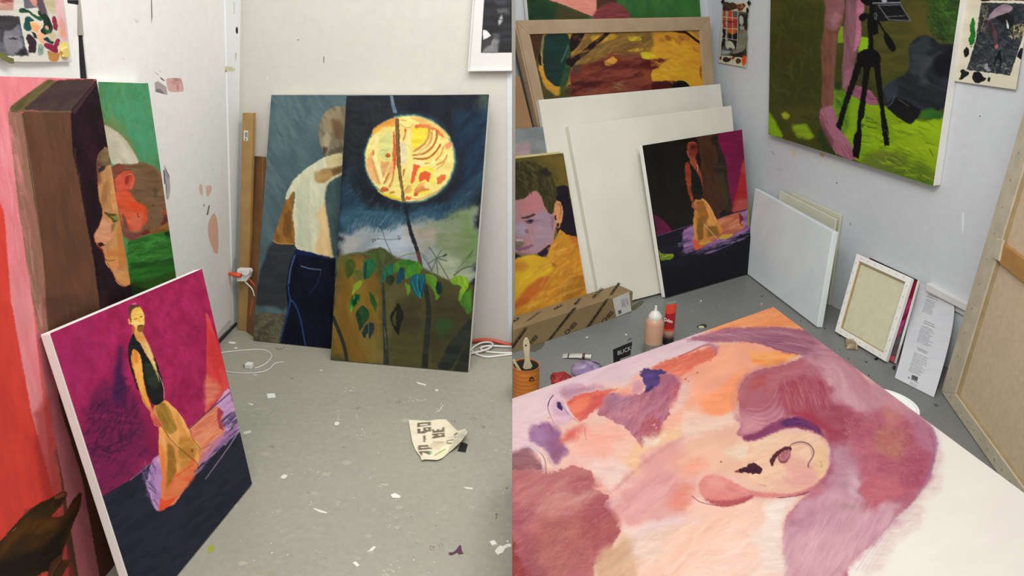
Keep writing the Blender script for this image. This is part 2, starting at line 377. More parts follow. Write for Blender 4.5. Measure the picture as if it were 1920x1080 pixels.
# --- left room's back wall
def lb_marks(mb):
    D = lambda pts, c, **k: decal(mb, LB, pts, c, mi=1, **k)
    D([(606.5, 106), (608, 106), (607.6, 118), (606.4, 118)], '#4a4744'); D([(557, 74), (561, 73), (561, 76), (558, 76)], '#8a8580', sm=1)
    D([(500, 142), (502, 142), (502, 150), (500, 150)], '#d8d4ca')
    for _ in range(20):
        x = R_(470, 860); y = R_(10, 160); D([(x, y), (x + 1.5, y), (x + 1, y + 2)], '#c9c5bf')
rb = fl(960, 648); rb[0] = 0; rb = c_b + (rb - c_b) * 1.0
n = LB[1]; zt = 2.0
lean_c = (c_t - c_b) / c_t[2] * zt
mb = MB(); mb.prism([c_b, rb, rb + A([0, 0, zt]), c_b + lean_c], -n * .08); lb_marks(mb)
D = lambda pts, c, **k: decal(mb, LB, pts, c, mi=1, **k)
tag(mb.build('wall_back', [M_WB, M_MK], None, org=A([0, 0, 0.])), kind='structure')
# joint-compound strip beside the corner, on the side wall
mb = MB(); mb.prism([hit(x, y, *off(LW, .006)) for x, y in ((421, -60), (451.5, -60), (446, 400), (442.5, 603), (438, 608))], -LW[1] * .0058)
D = lambda pts, c, **k: decal(mb, off(LW, .006), pts, c, mi=1, lift=.001, **k)
D([(443, 50), (446, 51), (446.5, 62), (443.5, 64), (441.5, 57)], '#17171a', sm=1); D([(420.5, 125), (430, 124), (442, 129), (440, 134), (421, 133)], '#d6cfae', sm=1)
D([(438, 3), (440, 3), (440, 26), (438.6, 26)], '#cfcfc4'); D([(441, 98), (444, 100), (443, 113), (441, 113)], '#d2ccb4'); D([(436, 490), (443, 478), (443, 520), (434, 515)], '#cfcfcb', sm=1)
tag(mb.build('trim_4', [M_WR if 0 else mat('joint_compound', '#eef1f1', .8, '#e7ebeb', 3), M_MK], None, org=A([0, 0, 0.])), kind='structure')
# --- right room: back wall, its short return to the left room, side wall
ctt = cr + (ct2 - cr) / ct2[2] * 2.0; e_ = np.cross(RB[1], A([1., 0, 0])); e_ = e_ / e_[2]; rbt = rb2 + e_ * 2.0
mb = MB(); mb.prism([rb2, cr, ctt, rbt], -RB[1] * .08)
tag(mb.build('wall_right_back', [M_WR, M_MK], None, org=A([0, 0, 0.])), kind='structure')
mb = MB(); a = rb - n * .0; b_ = rb2.copy(); mb.prism([rb, rb2, rbt, rb + A([0, 0, 2.0])], A([-.02, 0, 0]))
tag(mb.build('wall_return', [M_WR, M_MK], None, org=A([0, 0, 0.])), kind='structure')
rwd = unit(fl(1562, 574) - cr)
def rw_marks(mb):
    D = lambda pts, c, **k: decal(mb, RW, pts, c, mi=1, **k)
    D([(1537, 286), (1543, 287), (1547, 292), (1542, 296), (1538, 293)], '#c9a98e', sm=1); D([(1482, 280), (1492, 281), (1494, 292), (1484, 294)], '#cfc6ac', sm=1)
    D([(1836, 217), (1838, 217), (1838, 219), (1836, 219)], '#3c3c3e'); D([(1568, 342), (1570, 342), (1570, 344), (1568, 344)], '#2c2c2e')
    D([(1593, 417), (1596, 420), (1594, 423)], '#8a8d90'); D([(1442, 283), (1450, 284), (1456, 292), (1449, 290)], '#b5b8bd'); D([(1803, 397), (1809, 400), (1806, 440), (1803, 430)], '#dfe2e5', sm=1)
    D([(1455, 316), (1468, 318), (1460, 321)], '#b9bcc1')
    for _ in range(24):
        x = R_(1450, 1850); y = R_(300, 500); D([(x, y), (x + 1.5, y), (x + 1, y + 2)], '#b5b8bb')
w = wall_slab('wall_right', RW, cr - rwd * .5, cr + rwd * 3.4, 2.0, .08, M_WR, rw_marks)
# surface raceway low on the right wall
mb = MB(); q = [hit(x, y, *off(RW, .03)) for x, y in ((1736, 531), (1830, 580), (1830, 594), (1736, 545))]; mb.prism(q, -RW[1] * .03)
q = [hit(x, y, *off(RW, .012)) for x, y in ((1736, 545), (1830, 594), (1830, 604), (1736, 555))]; mb.prism(q, -RW[1] * .012)
tag(mb.build('baseboard_right', mat('raceway_white', '#dcdcd8', .5, '#d2d1cc'), None, org=A([0, 0, 0.]), bevel=.002), kind='structure')
# --- floor (one slab; its spatters, stains and one painted shadow belong to it). the right part is a duller grey
mb = MB(); mb.prism([A([-3.2, -1.2, 0]), A([0, -1.2, 0]), A([0, 5.4, 0]), A([-3.2, 5.4, 0])], A([0, 0, -.06]), 0)
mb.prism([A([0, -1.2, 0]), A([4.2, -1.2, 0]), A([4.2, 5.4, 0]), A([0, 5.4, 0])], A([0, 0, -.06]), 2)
def FD(pts, c, **k): k.setdefault('lift', .0006); decal(mb, FLOOR, pts, c, mi=1, **k)
z4 = (480, 540, 2)
wh = '#dedbd2'; pale = '#b9b6ad'; dk = '#6f6c66'
for pts, c in [
  ([(876, 950), (895, 945), (905, 962), (925, 968), (940, 960), (955, 958), (958, 970), (935, 975), (925, 992), (905, 1000), (895, 985), (905, 975), (885, 965)], '#f0ece2'),
  ([(940, 945), (948, 948), (945, 955), (940, 953)], wh), ([(505, 775), (520, 768), (543, 780), (538, 787), (512, 786)], '#ece8dd'),
  ([(92, 708), (105, 698), (119, 702), (110, 714), (97, 714)], wh), ([(212, 826), (222, 826), (270, 842), (262, 845), (240, 841)], wh),
  ([(415, 992), (432, 975), (442, 967), (450, 972), (436, 986)], wh), ([(362, 1030), (374, 1024), (389, 1040), (378, 1045)], wh),
  ([(470, 1034), (495, 1035), (512, 1042), (515, 1060), (505, 1078), (497, 1066), (500, 1050), (480, 1046)], '#cfccc2'),
  ([(294, 506), (302, 500), (314, 505), (308, 514), (296, 514)], wh), ([(296, 462), (308, 458), (320, 490), (308, 495)], pale),
  ([(370, 555), (385, 558), (392, 530), (400, 528), (404, 545), (398, 552), (408, 563), (380, 566)], '#cbc8be'),
  ([(325, 385), (345, 370), (352, 378), (363, 380), (340, 391)], '#c3c0b7'), ([(598, 350), (640, 362), (636, 366), (610, 360)], wh),
  ([(672, 380), (684, 380), (682, 387), (673, 386)], wh), ([(674, 468), (684, 440), (696, 430), (690, 448), (682, 470)], '#cfccc4'),
  ([(566, 408), (582, 416), (588, 427), (574, 422)], '#c2bfb7'), ([(590, 415), (636, 423), (600, 421)], '#b9b6ae'),
  ([(777, 745), (813, 749), (812, 755), (788, 752)], wh), ([(218, 712), (245, 690), (268, 690), (265, 700), (235, 716)], '#bcb9b0'),
  ([(422, 700), (440, 702), (448, 713), (425, 715)], '#bab7af'), ([(458, 735), (493, 734), (494, 740), (462, 742)], '#c6c3ba'),
  ([(190, 790), (200, 782), (207, 822), (196, 824)], '#bab7ae'), ([(296, 800), (305, 796), (318, 806), (306, 815)], '#c6c3ba'),
  ([(433, 830), (445, 826), (446, 836), (436, 839)], pale), ([(490, 892), (520, 886), (536, 888), (515, 899)], '#bdb9ae'), ([(572, 914), (594, 915), (592, 920), (574, 919)], '#bdb9ae'),
  ([(640, 968), (652, 964), (668, 980), (655, 983)], '#8a5a6a'), ([(684, 960), (694, 957), (700, 970), (688, 971)], '#96707c'),
  ([(722, 992), (740, 990), (752, 980), (762, 965), (769, 964), (772, 985), (779, 997), (760, 1000), (755, 993), (735, 1003), (724, 1001)], '#5b3a4e'),
  ([(838, 512), (858, 516), (860, 524), (842, 522)], '#73716c'), ([(730, 496), (750, 496), (748, 502), (733, 502)], '#85807a'), ([(780, 460), (870, 490), (868, 494), (782, 466)], '#8a8780'),
  ([(135, 633), (305, 625), (306, 629), (136, 638)], '#a8a59c'), ([(0, 1060), (70, 1066), (60, 1076), (0, 1074)], '#9a9a66'), ([(775, 990), (802, 985), (802, 998), (778, 999)], '#a5a468'),
  ([(898, 842), (903, 842), (903, 868), (900, 868)], '#5c5a55'), ([(930, 743), (945, 748), (940, 752)], '#5c5a55'),
  ([(60, 222), (105, 224), (100, 230), (66, 228)], '#7c7872'), ([(238, 306), (250, 307), (245, 312)], wh), ([(130, 338), (138, 337), (138, 342)], dk), ([(366, 452), (386, 447), (378, 460)], '#77746d'),
  ([(522, 430), (540, 425), (532, 434)], '#77746d'), ([(50, 590), (66, 585), (60, 600)], '#7c7972'), ([(320, 596), (333, 596), (330, 600)], '#7f7b74'),
  ([(925, 595), (945, 600), (958, 612), (950, 636), (935, 625)], '#bab7ae'), ([(845, 700), (870, 705), (866, 711)], '#aaa79d'), ([(700, 815), (722, 826), (715, 830)], pale), ([(370, 470), (380, 468), (385, 495), (376, 492)], '#bdbab0')]:
    X_ = [p[0] for p in pts]; Y_ = [p[1] for p in pts]; w_, h_ = max(X_) - min(X_), max(Y_) - min(Y_)
    if c in ('#f0ece2', '#ece8dd', '#5b3a4e', wh) or w_ * h_ < 60: FD(pts, c, z=z4, sm=0); continue
    q_ = pts[len(pts) // 2]; ang = math.atan2(q_[1] - pts[0][1], q_[0] - pts[0][0])
    for _ in range(9):                                       # a broken, rubbed smear
        x, y = R_(min(X_), max(X_)), R_(min(Y_), max(Y_)); g_ = ang + R_(-.5, .5); l = R_(.12, .4) * max(w_, h_); t_ = R_(.8, 2.2)
        FD([(x, y), (x + l * .5 * math.cos(g_) + t_ * math.sin(g_), y + l * .5 * math.sin(g_) - t_ * math.cos(g_)), (x + l * math.cos(g_), y + l * math.sin(g_)), (x + l * .4 * math.cos(g_) - t_ * math.sin(g_), y + l * .4 * math.sin(g_) + t_ * math.cos(g_))], c, z=z4)
for pts, c in [([(388, 1025), (398, 1020), (404, 1028), (396, 1036), (390, 1038)], '#9b9c3e'), ([(437, 652), (446, 650), (444, 655)], wh), ([(428, 640), (443, 641), (441, 645), (430, 644)], '#e8e5dd'), ([(425, 945), (442, 941), (446, 950), (428, 952)], '#b0ada3'),
               ([(455, 810), (470, 806), (472, 811), (458, 815)], '#c9c6bc'), ([(461, 755), (476, 757), (474, 761)], '#cfccc4'), ([(472, 700), (484, 702), (480, 706)], '#b9b6ad')]:
    FD(pts, c, sm=1)
for _ in range(300):                                         # small spatters
    x = R_(430, 955); y = R_(650, 1075); s = R_(.4, 1.3) * (y / 800)
    FD([(x, y - s), (x + s * R_(.6, 2.2), y - s * .3), (x + s, y + s * .6), (x - s * R_(.4, 1.4), y + s * .5)], random.choice(['#c2bfb2', '#b9b6a9', '#d2cfc2', '#b6b3a4', '#8e8b7e', '#84816f']))
for _ in range(60):
    x = R_(430, 950); y = R_(660, 1070); l = R_(4, 20); FD([(x, y), (x + l, y + R_(-2, 3)), (x + l * .6, y + 1.4)], random.choice(['#aeab9c', '#b2af9f', '#9a9788']))
for _ in range(34):                                          # broad, faint scuffs
    x = R_(430, 950); y = R_(680, 1070); l = R_(8, 26); FD([(x, y), (x + l * .5, y - l * .22), (x + l, y), (x + l * .4, y + l * .25)], random.choice(['#a8a594', '#aba896', '#a29f8e']), sm=2, lift=.0003)
for pts, c in [([(1303, 613), (1320, 606), (1328, 612), (1316, 617)], '#33332f'), ([(1308, 612), (1318, 610), (1322, 615), (1312, 616)], '#b9bd9a'), ([(1311, 563), (1316, 562), (1315, 567)], '#d3d6d6'), ([(1171, 627), (1176, 625), (1175, 630)], '#cfd2d2'),
               ([(1097, 632), (1104, 630), (1101, 635)], '#c2c5c5'), ([(1183, 574), (1206, 562), (1208, 568), (1184, 586)], '#5c543f'), ([(1172, 640), (1186, 632), (1184, 637)], '#4c4e4c'),
               ([(1638, 672), (1646, 670), (1647, 675), (1640, 676)], '#1f1f20'), ([(1621, 678), (1627, 677), (1626, 681)], '#1f1f20'), ([(1627, 702), (1631, 703), (1629, 706)], '#222'), ([(1672, 688), (1680, 684), (1679, 694), (1675, 694)], '#28282a'), ([(1545, 614), (1549, 616), (1546, 618)], '#222'),
               ([(1573, 628), (1578, 630), (1574, 631)], '#222'), ([(1500, 600), (1504, 602), (1500, 604)], '#5b4a44'), ([(1425, 555), (1434, 553), (1428, 558)], '#55575a'), ([(1426, 566), (1431, 570), (1427, 573)], '#a9acac'), ([(1750, 755), (1762, 760), (1754, 764)], '#55564f'),
               ([(990, 640), (1020, 630), (1022, 650), (995, 664)], '#5d5a50')]:  # this last patch, right of the tin, is a shadow painted on the floor
    FD(pts, c, sm=1)
for _ in range(70):
    x = R_(1180, 1560); y = R_(520, 640); s = R_(.4, 1.3); FD([(x, y - s), (x + s * 1.5, y), (x, y + s), (x - s, y)], random.choice(['#a9abaa', '#8f918f', '#5a5c5a', '#b8baba']))
for _ in range(60):
    x = R_(1560, 1760); y = R_(620, 740); s = R_(.4, 1.4); FD([(x, y - s), (x + s * 1.5, y), (x, y + s), (x - s, y)], random.choice(['#3a3b3a', '#8f918f', '#2a2b2a', '#a0a2a0']))
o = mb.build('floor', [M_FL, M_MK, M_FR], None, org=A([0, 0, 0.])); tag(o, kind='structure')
# ================================================================ LEFT ROOM: paintings
def man_art(P):
    a = Art(P, '#4d6369', 11, .05, '#5b7176', 60, 40, 10)
    a.at(470, 170, 2.16)
    a.p([(60, 10), (420, 10), (420, 60), (250, 140), (160, 260), (120, 430), (40, 620), (30, 500)], '#52676d', f=20, c2='#607579', ang=60)
    a.p([(86, 610), (180, 610), (180, 640), (150, 880), (20, 880), (38, 720)], '#34373b', f=4, c2='#3b3d41')           # dark panel
    a.p([(14, 895), (146, 905), (120, 1030), (8, 1012)], '#6a6454', c2='#575144', L=6, Wd=5, v=.15)
    a.hatch([(20, 905), (140, 915), (118, 1020), (14, 1005)], ['#8b7a54', '#4c4a44', '#93865f', '#5c5a52'], 60, 7, 2.4, 20, .6, 80)
    a.p([(175, 655), (345, 672), (330, 1060), (112, 1035), (150, 880), (142, 790), (160, 690)], '#0c1020', c2='#10162c', ang=80)   # jeans
    a.p([(178, 640), (350, 662), (346, 682), (176, 664)], '#14244f', c2='#0d1530'); a.l([(180, 668), (160, 720), (150, 790), (160, 850), (172, 850), (200, 910), (222, 1032)], 2.6, '#35528f', a=.85)
    a.l([(162, 850), (140, 940), (118, 1025)], 3, '#3a5a99', a=.8, w1=1.5); a.l([(204, 710), (240, 722), (285, 725)], 1.6, '#8fa6c8', a=.8); a.l([(286, 728), (268, 790), (240, 818)], 1.2, '#34508a', a=.7)
    a.l([(178, 664), (163, 716), (155, 780)], 1.5, '#7c95be', a=.6)
    a.p([(175, 400), (140, 445), (118, 520), (92, 590), (90, 612), (110, 622), (180, 622), (182, 560), (168, 500), (176, 440)], '#8a5f2c', c2='#a07238', ang=70, v=.1)   # arm
    a.p([(135, 500), (160, 480), (168, 560), (150, 600), (130, 580)], '#6e4c28', f=3, a=.7); a.l([(92, 606), (110, 620), (180, 621)], 2.2, '#c79a5c', a=.7)
    a.p([(372, 248), (300, 268), (230, 310), (170, 365), (138, 430), (145, 445), (178, 400), (180, 440), (168, 500), (176, 560), (180, 640), (335, 676), (350, 676), (372, 500)], '#d9d6b8', c2='#cfcfb2', ang=80, v=.05)  # back
    a.p([(190, 380), (235, 350), (245, 420), (230, 560), (262, 560), (240, 640), (186, 634), (182, 520)], '#c5cbb0', f=4, c2='#bcc4ab', ang=85, a=.7)
    a.p([(270, 480), (318, 440), (335, 560), (338, 676), (258, 655), (280, 560)], '#dfb983', f=4, c2='#e8c793', a=.85, ang=80)
    a.p([(258, 345), (290, 315), (340, 310), (372, 300), (372, 332), (330, 350), (300, 376), (262, 372)], '#a07c4c', f=3, c2='#b08a58', a=.9, ang=-20)
    a.p([(256, 330), (290, 325), (290, 360), (262, 366)], '#b49b66', f=4, a=.8); a.p([(325, 320), (372, 305), (372, 330), (335, 345)], '#6d5836', f=3, a=.9)
    a.p([(312, 375), (345, 352), (375, 340), (372, 560), (350, 676), (332, 672), (318, 560), (303, 470), (300, 420)], '#4c6061', f=2.5, c2='#3e5355', ang=80)     # shade patch
    a.p([(320, 255), (372, 246), (372, 300), (310, 310), (300, 275)], '#cfc08d', f=3, c2='#b9a878', a=.8)
    a.p([(292, 250), (276, 190), (276, 140), (296, 90), (335, 64), (400, 60), (410, 180), (372, 246), (300, 268)], '#77705a', c2='#8f8469', v=.12, ang=70)  # head
    a.p([(290, 130), (330, 80), (380, 100), (360, 160), (320, 180), (300, 170)], '#96896a', f=4, a=.7); a.p([(330, 110), (372, 120), (372, 210), (345, 200)], '#6a4c34', f=5, a=.75)
    a.p([(290, 195), (310, 165), (326, 190), (318, 225), (298, 225)], '#b3a988', f=3, a=.7); a.p([(292, 225), (312, 232), (300, 264), (292, 255)], '#3f3a30', f=2, a=.8)
    a.p([(318, 240), (372, 225), (372, 250), (310, 262)], '#5c5646', f=2.5, a=.8)
    a.hatch([(190, 400), (250, 380), (300, 460), (250, 640), (190, 630)], ['#b3bba2', '#e4dfc3', '#a9b199'], 40, 16, 2, 60, .35, 30)
    a.hatch([(60, 20), (270, 20), (230, 280), (120, 430), (60, 600), (40, 500)], ['#566b71', '#64797c', '#475c62'], 120, 18, 4, 50, .3, 40)
    return a
def moon_art(P):
    a = Art(P, '#23272e', 21, .08, '#1d2129', 70, 24, 6)
    a.at(480, 0, 2)
    a.p([(342, 355), (560, 355), (540, 440), (400, 560), (330, 700), (318, 640)], '#25292f', f=14, c2='#2c3036')
    a.p([(830, 350), (880, 350), (872, 560), (838, 560), (820, 430)], '#48554f', f=10, c2='#3a4747'); a.p([(760, 430), (870, 420), (860, 640), (800, 760), (740, 780), (760, 640)], '#1c2a3c', f=14, c2='#20384e', ang=-50)
    a.p([(312, 740), (330, 640), (420, 760), (550, 790), (700, 760), (860, 620), (855, 720), (780, 800), (690, 850), (560, 850), (430, 860), (310, 880)], '#2c4454', f=12, c2='#233c4e', ang=-40)
    a.p([(320, 780), (420, 770), (520, 800), (640, 790), (720, 800), (640, 850), (540, 850), (440, 850), (330, 850)], '#446a7c', f=10, c2='#3a5c70', a=.8)
    a.at(620, 380, 3.373)
    a.p([(70, 170), (140, 150), (230, 125), (300, 150), (400, 150), (460, 130), (480, 130), (600, 100), (700, 120), (760, 110), (860, 60), (960, 20), (900, 540), (30, 560), (50, 300)], '#8e989b', f=10, c2='#a3a9aa', w2=5, L=40, Wd=14)
    a.p([(80, 200), (170, 170), (240, 190), (220, 250), (120, 290), (70, 290)], '#b0aba4', f=16, a=.8); a.p([(350, 200), (480, 160), (540, 280), (480, 360), (300, 330), (280, 260)], '#a6b3bf', f=14, a=.9, c2='#b5bfc6')
    a.p([(520, 150), (620, 130), (660, 200), (620, 270), (540, 250)], '#b09a8e', f=20, a=.8); a.p([(600, 150), (760, 130), (950, 30), (920, 330), (880, 450), (740, 380), (640, 320), (620, 200)], '#7d8a6c', f=22, c2='#6f8254', a=.85)
    a.p([(860, 130), (950, 60), (930, 300), (850, 330), (800, 250)], '#6c864e', f=18, a=.7); a.p([(640, 320), (740, 330), (880, 420), (900, 500), (700, 500), (620, 470)], '#8f9980', f=14, c2='#a2a98f')
    a.hatch([(100, 130), (460, 100), (460, 150), (380, 165), (110, 175)], ['#3f6a80', '#9aa5ab', '#35566c'], 60, 20, 2.4, -65, .5, 20)
    a.hatch([(100, 20), (900, 0), (760, 110), (460, 130), (120, 120)], ['#34566a', '#4a6e80', '#2a4558'], 120, 14, 2.6, -40, .35, 40)
    a.p([(42, 355), (120, 320), (200, 320), (260, 290), (330, 280), (400, 340), (520, 380), (640, 440), (740, 490), (910, 515), (885, 1080), (0, 1000)], '#4f4c2b', f=3, c2='#565232', L=40, Wd=20)
    a.p([(40, 360), (120, 330), (240, 400), (300, 480), (330, 620), (330, 1020), (0, 1000), (15, 700)], '#7c5f26', f=14, c2='#8a6c30', ang=80, L=40, Wd=8)
    a.p([(345, 520), (400, 520), (440, 640), (420, 800), (370, 1010), (350, 1000)], '#6c6238', f=14, a=.8, c2='#5f5c38'); a.p([(230, 820), (330, 820), (330, 1020), (240, 1010)], '#7e7a4c', f=14, a=.5)
    a.p([(430, 620), (590, 620), (600, 900), (560, 930), (440, 860)], '#3d3928', f=16, a=.8, c2='#45402c'); a.p([(640, 600), (900, 560), (890, 760), (800, 880), (640, 1020), (625, 800)], '#3b3a24', f=14, a=.85, c2='#443f2a')
    a.p([(380, 850), (590, 860), (590, 1030), (370, 1010)], '#55542f', f=14, a=.8, c2='#4c4b2c')
    a.p([(150, 380), (40, 430), (35, 370), (110, 335)], '#5d6434', f=8, a=.7)
    # stems and trunks
    a.l([(15, 725), (60, 830), (90, 920), (102, 1000)], 7, '#2f3330', w1=6); a.l([(330, 510), (338, 640), (340, 800), (350, 900), (350, 1015)], 4, '#2f352f', w1=11, c2='#3c443c'); a.l([(340, 800), (352, 920)], 2, '#6f7a6a', a=.6)
    a.l([(600, 530), (625, 680), (612, 800), (595, 1035)], 8, '#282c28', w1=12, c2='#31372f')
    a.p([(892, 720), (840, 780), (740, 900), (672, 1050), (760, 1060), (850, 900), (892, 800)], '#272c28', f=2, c2='#323830'); a.p([(892, 800), (850, 900), (770, 1062), (870, 1075)], '#32362b', f=3, c2='#2b2f28')
    a.p([(668, 740), (700, 720), (770, 740), (760, 800), (715, 875), (675, 810)], '#35532a', f=6, a=.8)
    # hills of leaf behind
    a.p([(250, 320), (310, 278), (360, 305), (400, 355), (330, 400), (320, 460), (300, 430), (300, 360)], '#3e4a2a', c2='#4a5630'); a.p([(300, 300), (320, 285), (350, 330), (330, 400), (318, 370)], '#59613a', a=.8)
    a.l([(45, 360), (110, 325), (190, 315), (240, 325)], 3, '#5c6648', a=.9); a.l([(420, 355), (480, 325), (560, 318), (600, 330), (640, 430)], 2, '#75806a', a=.9)
    leaf = lambda pts, c, c2, **k: a.p(pts, c, c2=c2, ang=75, v=.12, f=.8, **k)
    leaf([(95, 370), (130, 352), (160, 375), (155, 430), (105, 490), (84, 430)], '#4d5b2a', '#405020'); leaf([(145, 430), (190, 420), (215, 470), (170, 505), (140, 480)], '#56602c', '#62662e')
    leaf([(210, 365), (250, 350), (285, 375), (280, 430), (240, 480), (210, 487), (202, 420)], '#2c6b3a', '#1f5a48'); leaf([(232, 330), (270, 312), (300, 340), (312, 400), (300, 440), (285, 380)], '#4c6431', '#3e582c')
    a.l([(225, 380), (215, 480)], 3, '#123c36', a=.9); leaf([(400, 375), (415, 400), (390, 450), (345, 490), (315, 520), (322, 460), (350, 400)], '#2b6b50', '#235a49'); leaf([(345, 470), (385, 455), (408, 475), (385, 530), (355, 510)], '#27331f', '#313d27')
    leaf([(395, 400), (420, 365), (500, 360), (560, 375), (590, 395), (560, 460), (500, 480), (470, 420), (400, 450)], '#5f8e2c', '#4c7d26'); leaf([(420, 372), (470, 362), (540, 372), (520, 392), (450, 400)], '#2f6a26', '#3c7a2a')
    leaf([(418, 460), (440, 405), (465, 415), (468, 470), (440, 510), (415, 520)], '#1d4a5c', '#17404c'); leaf([(465, 450), (500, 395), (560, 380), (540, 420), (500, 470), (475, 490)], '#4d8f34', '#3a7a30'); leaf([(468, 500), (500, 520), (505, 560), (485, 590)], '#6c8e2e', '#5a7a2a')
    leaf([(498, 490), (520, 455), (560, 448), (597, 460), (600, 520), (575, 605), (530, 580), (508, 540)], '#163f52', '#1d5a62'); a.l([(550, 460), (545, 520), (570, 600)], 2, '#2d8f92', a=.9); a.l([(515, 500), (535, 560), (565, 600)], 1.4, '#2f9a8c', a=.8)
    a.l([(590, 470), (570, 540), (568, 600)], 1.2, '#2b7f8c', a=.8); leaf([(595, 450), (640, 450), (675, 480), (665, 520), (668, 560), (690, 590), (668, 625), (655, 560), (610, 510)], '#6f9a2e', '#5c8728'); leaf([(663, 540), (675, 500), (700, 500), (708, 550), (690, 585), (672, 575)], '#15302f', '#1c3f3c')
    leaf([(752, 490), (790, 460), (850, 465), (875, 495), (870, 540), (835, 580), (822, 640), (805, 610), (815, 560), (830, 530), (800, 520), (770, 515)], '#86ad2e', '#6c9a2a'); leaf([(835, 580), (890, 540), (890, 690), (865, 712), (840, 660), (815, 640)], '#4c7f2a', '#3e6c26')
    leaf([(150, 515), (180, 490), (205, 495), (190, 530), (160, 560), (130, 590)], '#95aa35', '#7f9a2e'); leaf([(120, 620), (150, 580), (192, 580), (180, 630), (150, 660), (122, 695)], '#3f9a2e', '#1d5228'); a.l([(150, 590), (128, 690)], 1.2, '#8fd13a', a=.9)
    a.p([(135, 620), (175, 590), (165, 640), (140, 665)], '#19402a', f=1.5); leaf([(240, 555), (270, 580), (293, 640), (288, 705), (270, 660), (250, 620)], '#1e4a28', '#3a7a2c'); leaf([(205, 645), (240, 680), (243, 730), (215, 770), (180, 820), (175, 770), (157, 720), (165, 680)], '#1e3a26', '#2b4f30')
    leaf([(238, 755), (275, 760), (278, 800), (245, 870), (235, 820), (215, 860), (196, 830), (210, 790)], '#26333a', '#303f42'); a.l([(240, 755), (238, 860)], 1.2, '#8f8a58', a=.7)
    leaf([(428, 628), (440, 655), (463, 700), (455, 750), (433, 800), (432, 845), (400, 800), (375, 740), (380, 700), (405, 670)], '#1c1e18', '#24261c'); a.p([(388, 740), (405, 690), (415, 680), (414, 790), (396, 770)], '#4b4a26', f=1.2)
    # flower heads and dry stalks
    a.l([(285, 130), (325, 165), (340, 230), (390, 335)], 1.1, '#4a5350'); a.l([(262, 240), (300, 228), (380, 236), (435, 225)], 1.1, '#5b6462')
    for x, y in ((262, 232), (268, 246), (275, 230), (285, 240), (300, 228), (425, 215), (436, 212), (432, 232), (442, 225), (300, 140), (315, 152)): a.e(x, y, 4, 4, '#39413f', f=.6)
    a.p([(465, 15), (482, 15), (505, 130), (535, 230), (560, 300), (582, 395), (560, 385), (535, 300), (505, 220), (480, 130)], '#20262c', c2='#292c30', f=.8); a.p([(538, 310), (560, 305), (582, 395), (556, 380)], '#6b4438', f=2, c2='#5a3a32')
    for q in ([(670, 350), (630, 290)], [(670, 350), (700, 300)], [(670, 350), (735, 330)], [(670, 350), (735, 368)], [(670, 350), (640, 430)], [(670, 350), (620, 385)], [(668, 355), (680, 470)], [(672, 355), (745, 480)]): a.l(q, 2.3, '#5f6b5c', a=.9, sm=0)
    a.p([(705, 340), (730, 322), (735, 330), (722, 345)], '#2c332c'); a.e(628, 290, 10, 7, '#6c7865', rot=60); a.e(703, 300, 6, 14, '#7c8770')
    a.l([(780, 460), (840, 410), (915, 400)], 3, '#5d6a4c'); a.l([(790, 440), (860, 350), (920, 330)], 1.6, '#697556'); a.p([(850, 360), (880, 320), (905, 285), (900, 320), (880, 345)], '#5f6f4a', f=1)
    a.l([(580, 335), (610, 380), (640, 435)], 1.1, '#3b4a3a')
    # the moon
    a.at(660, 190, 5.1409)
    a.e(558, 550, 462, 445, '#2c4858', rot=8, f=6, a=.6); a.e(558, 552, 447, 432, '#7fa08c', rot=8, f=2.2, a=.95); a.e(555, 552, 432, 416, '#efe08c', rot=8, f=1, c2='#e8d57c', v=.05)
    a.p([(200, 260), (330, 190), (430, 150), (430, 240), (300, 250), (200, 340)], '#e8b14f', f=2, c2='#d9893c', ang=-30); a.p([(540, 150), (640, 150), (800, 210), (900, 290), (960, 380), (900, 330), (800, 250), (640, 205)], '#e3b568', f=2, c2='#e9c87c')
    a.p([(140, 560), (220, 430), (230, 640), (260, 800), (180, 760), (140, 660)], '#e6a968', f=2.5, c2='#efc68a'); a.p([(200, 330), (260, 320), (235, 480), (245, 560), (330, 770), (300, 820), (200, 600)], '#efe7a6', f=1.5, c2='#e8dd96', ang=70)
    a.p([(180, 560), (200, 540), (280, 800), (250, 800)], '#d99b5a', f=1.4, a=.8); a.p([(265, 330), (330, 290), (400, 290), (395, 560), (350, 575), (270, 540), (255, 470)], '#dfdc8c', f=1, c2='#d2d28a')
    a.p([(275, 585), (370, 580), (340, 650), (300, 740), (275, 640)], '#d08a58', f=2, c2='#e0a870'); a.e(347, 522, 24, 24, '#b5622c'); a.l([(290, 460), (320, 480), (350, 460)], .7, '#8a7a4a', a=.8)
    a.p([(398, 290), (412, 290), (425, 480), (425, 620), (395, 720), (385, 600), (395, 450)], '#e06a3c', f=.8, c2='#d95a34'); a.p([(355, 630), (400, 560), (395, 680), (330, 790), (300, 800), (330, 720)], '#e8b676', f=1.2)
    a.p([(395, 690), (410, 690), (400, 760), (365, 835), (345, 830), (380, 760)], '#c57a3c', f=.8); a.p([(345, 690), (365, 690), (320, 800), (295, 800)], '#c98648', f=.8); a.e(313, 850, 40, 25, '#c86a3a'); a.e(385, 880, 30, 9, '#c4843c', rot=-15)
    a.p([(220, 820), (260, 880), (380, 940), (470, 960), (470, 940), (400, 900), (280, 880)], '#e2d23c', f=1.2); a.l([(300, 905), (400, 938), (470, 948), (560, 930), (640, 950), (760, 900), (850, 850)], 1.8, '#cf8a48', a=.8)
    a.p([(490, 180), (545, 180), (560, 220), (540, 250), (500, 240), (480, 215)], '#efe08a'); a.l([(470, 180), (520, 185)], 1.4, '#cf7a3c'); a.e(570, 228, 24, 22, '#eddc84'); a.l([(455, 210), (500, 245), (540, 255), (575, 250), (590, 220)], 1, '#b9763c', a=.9)
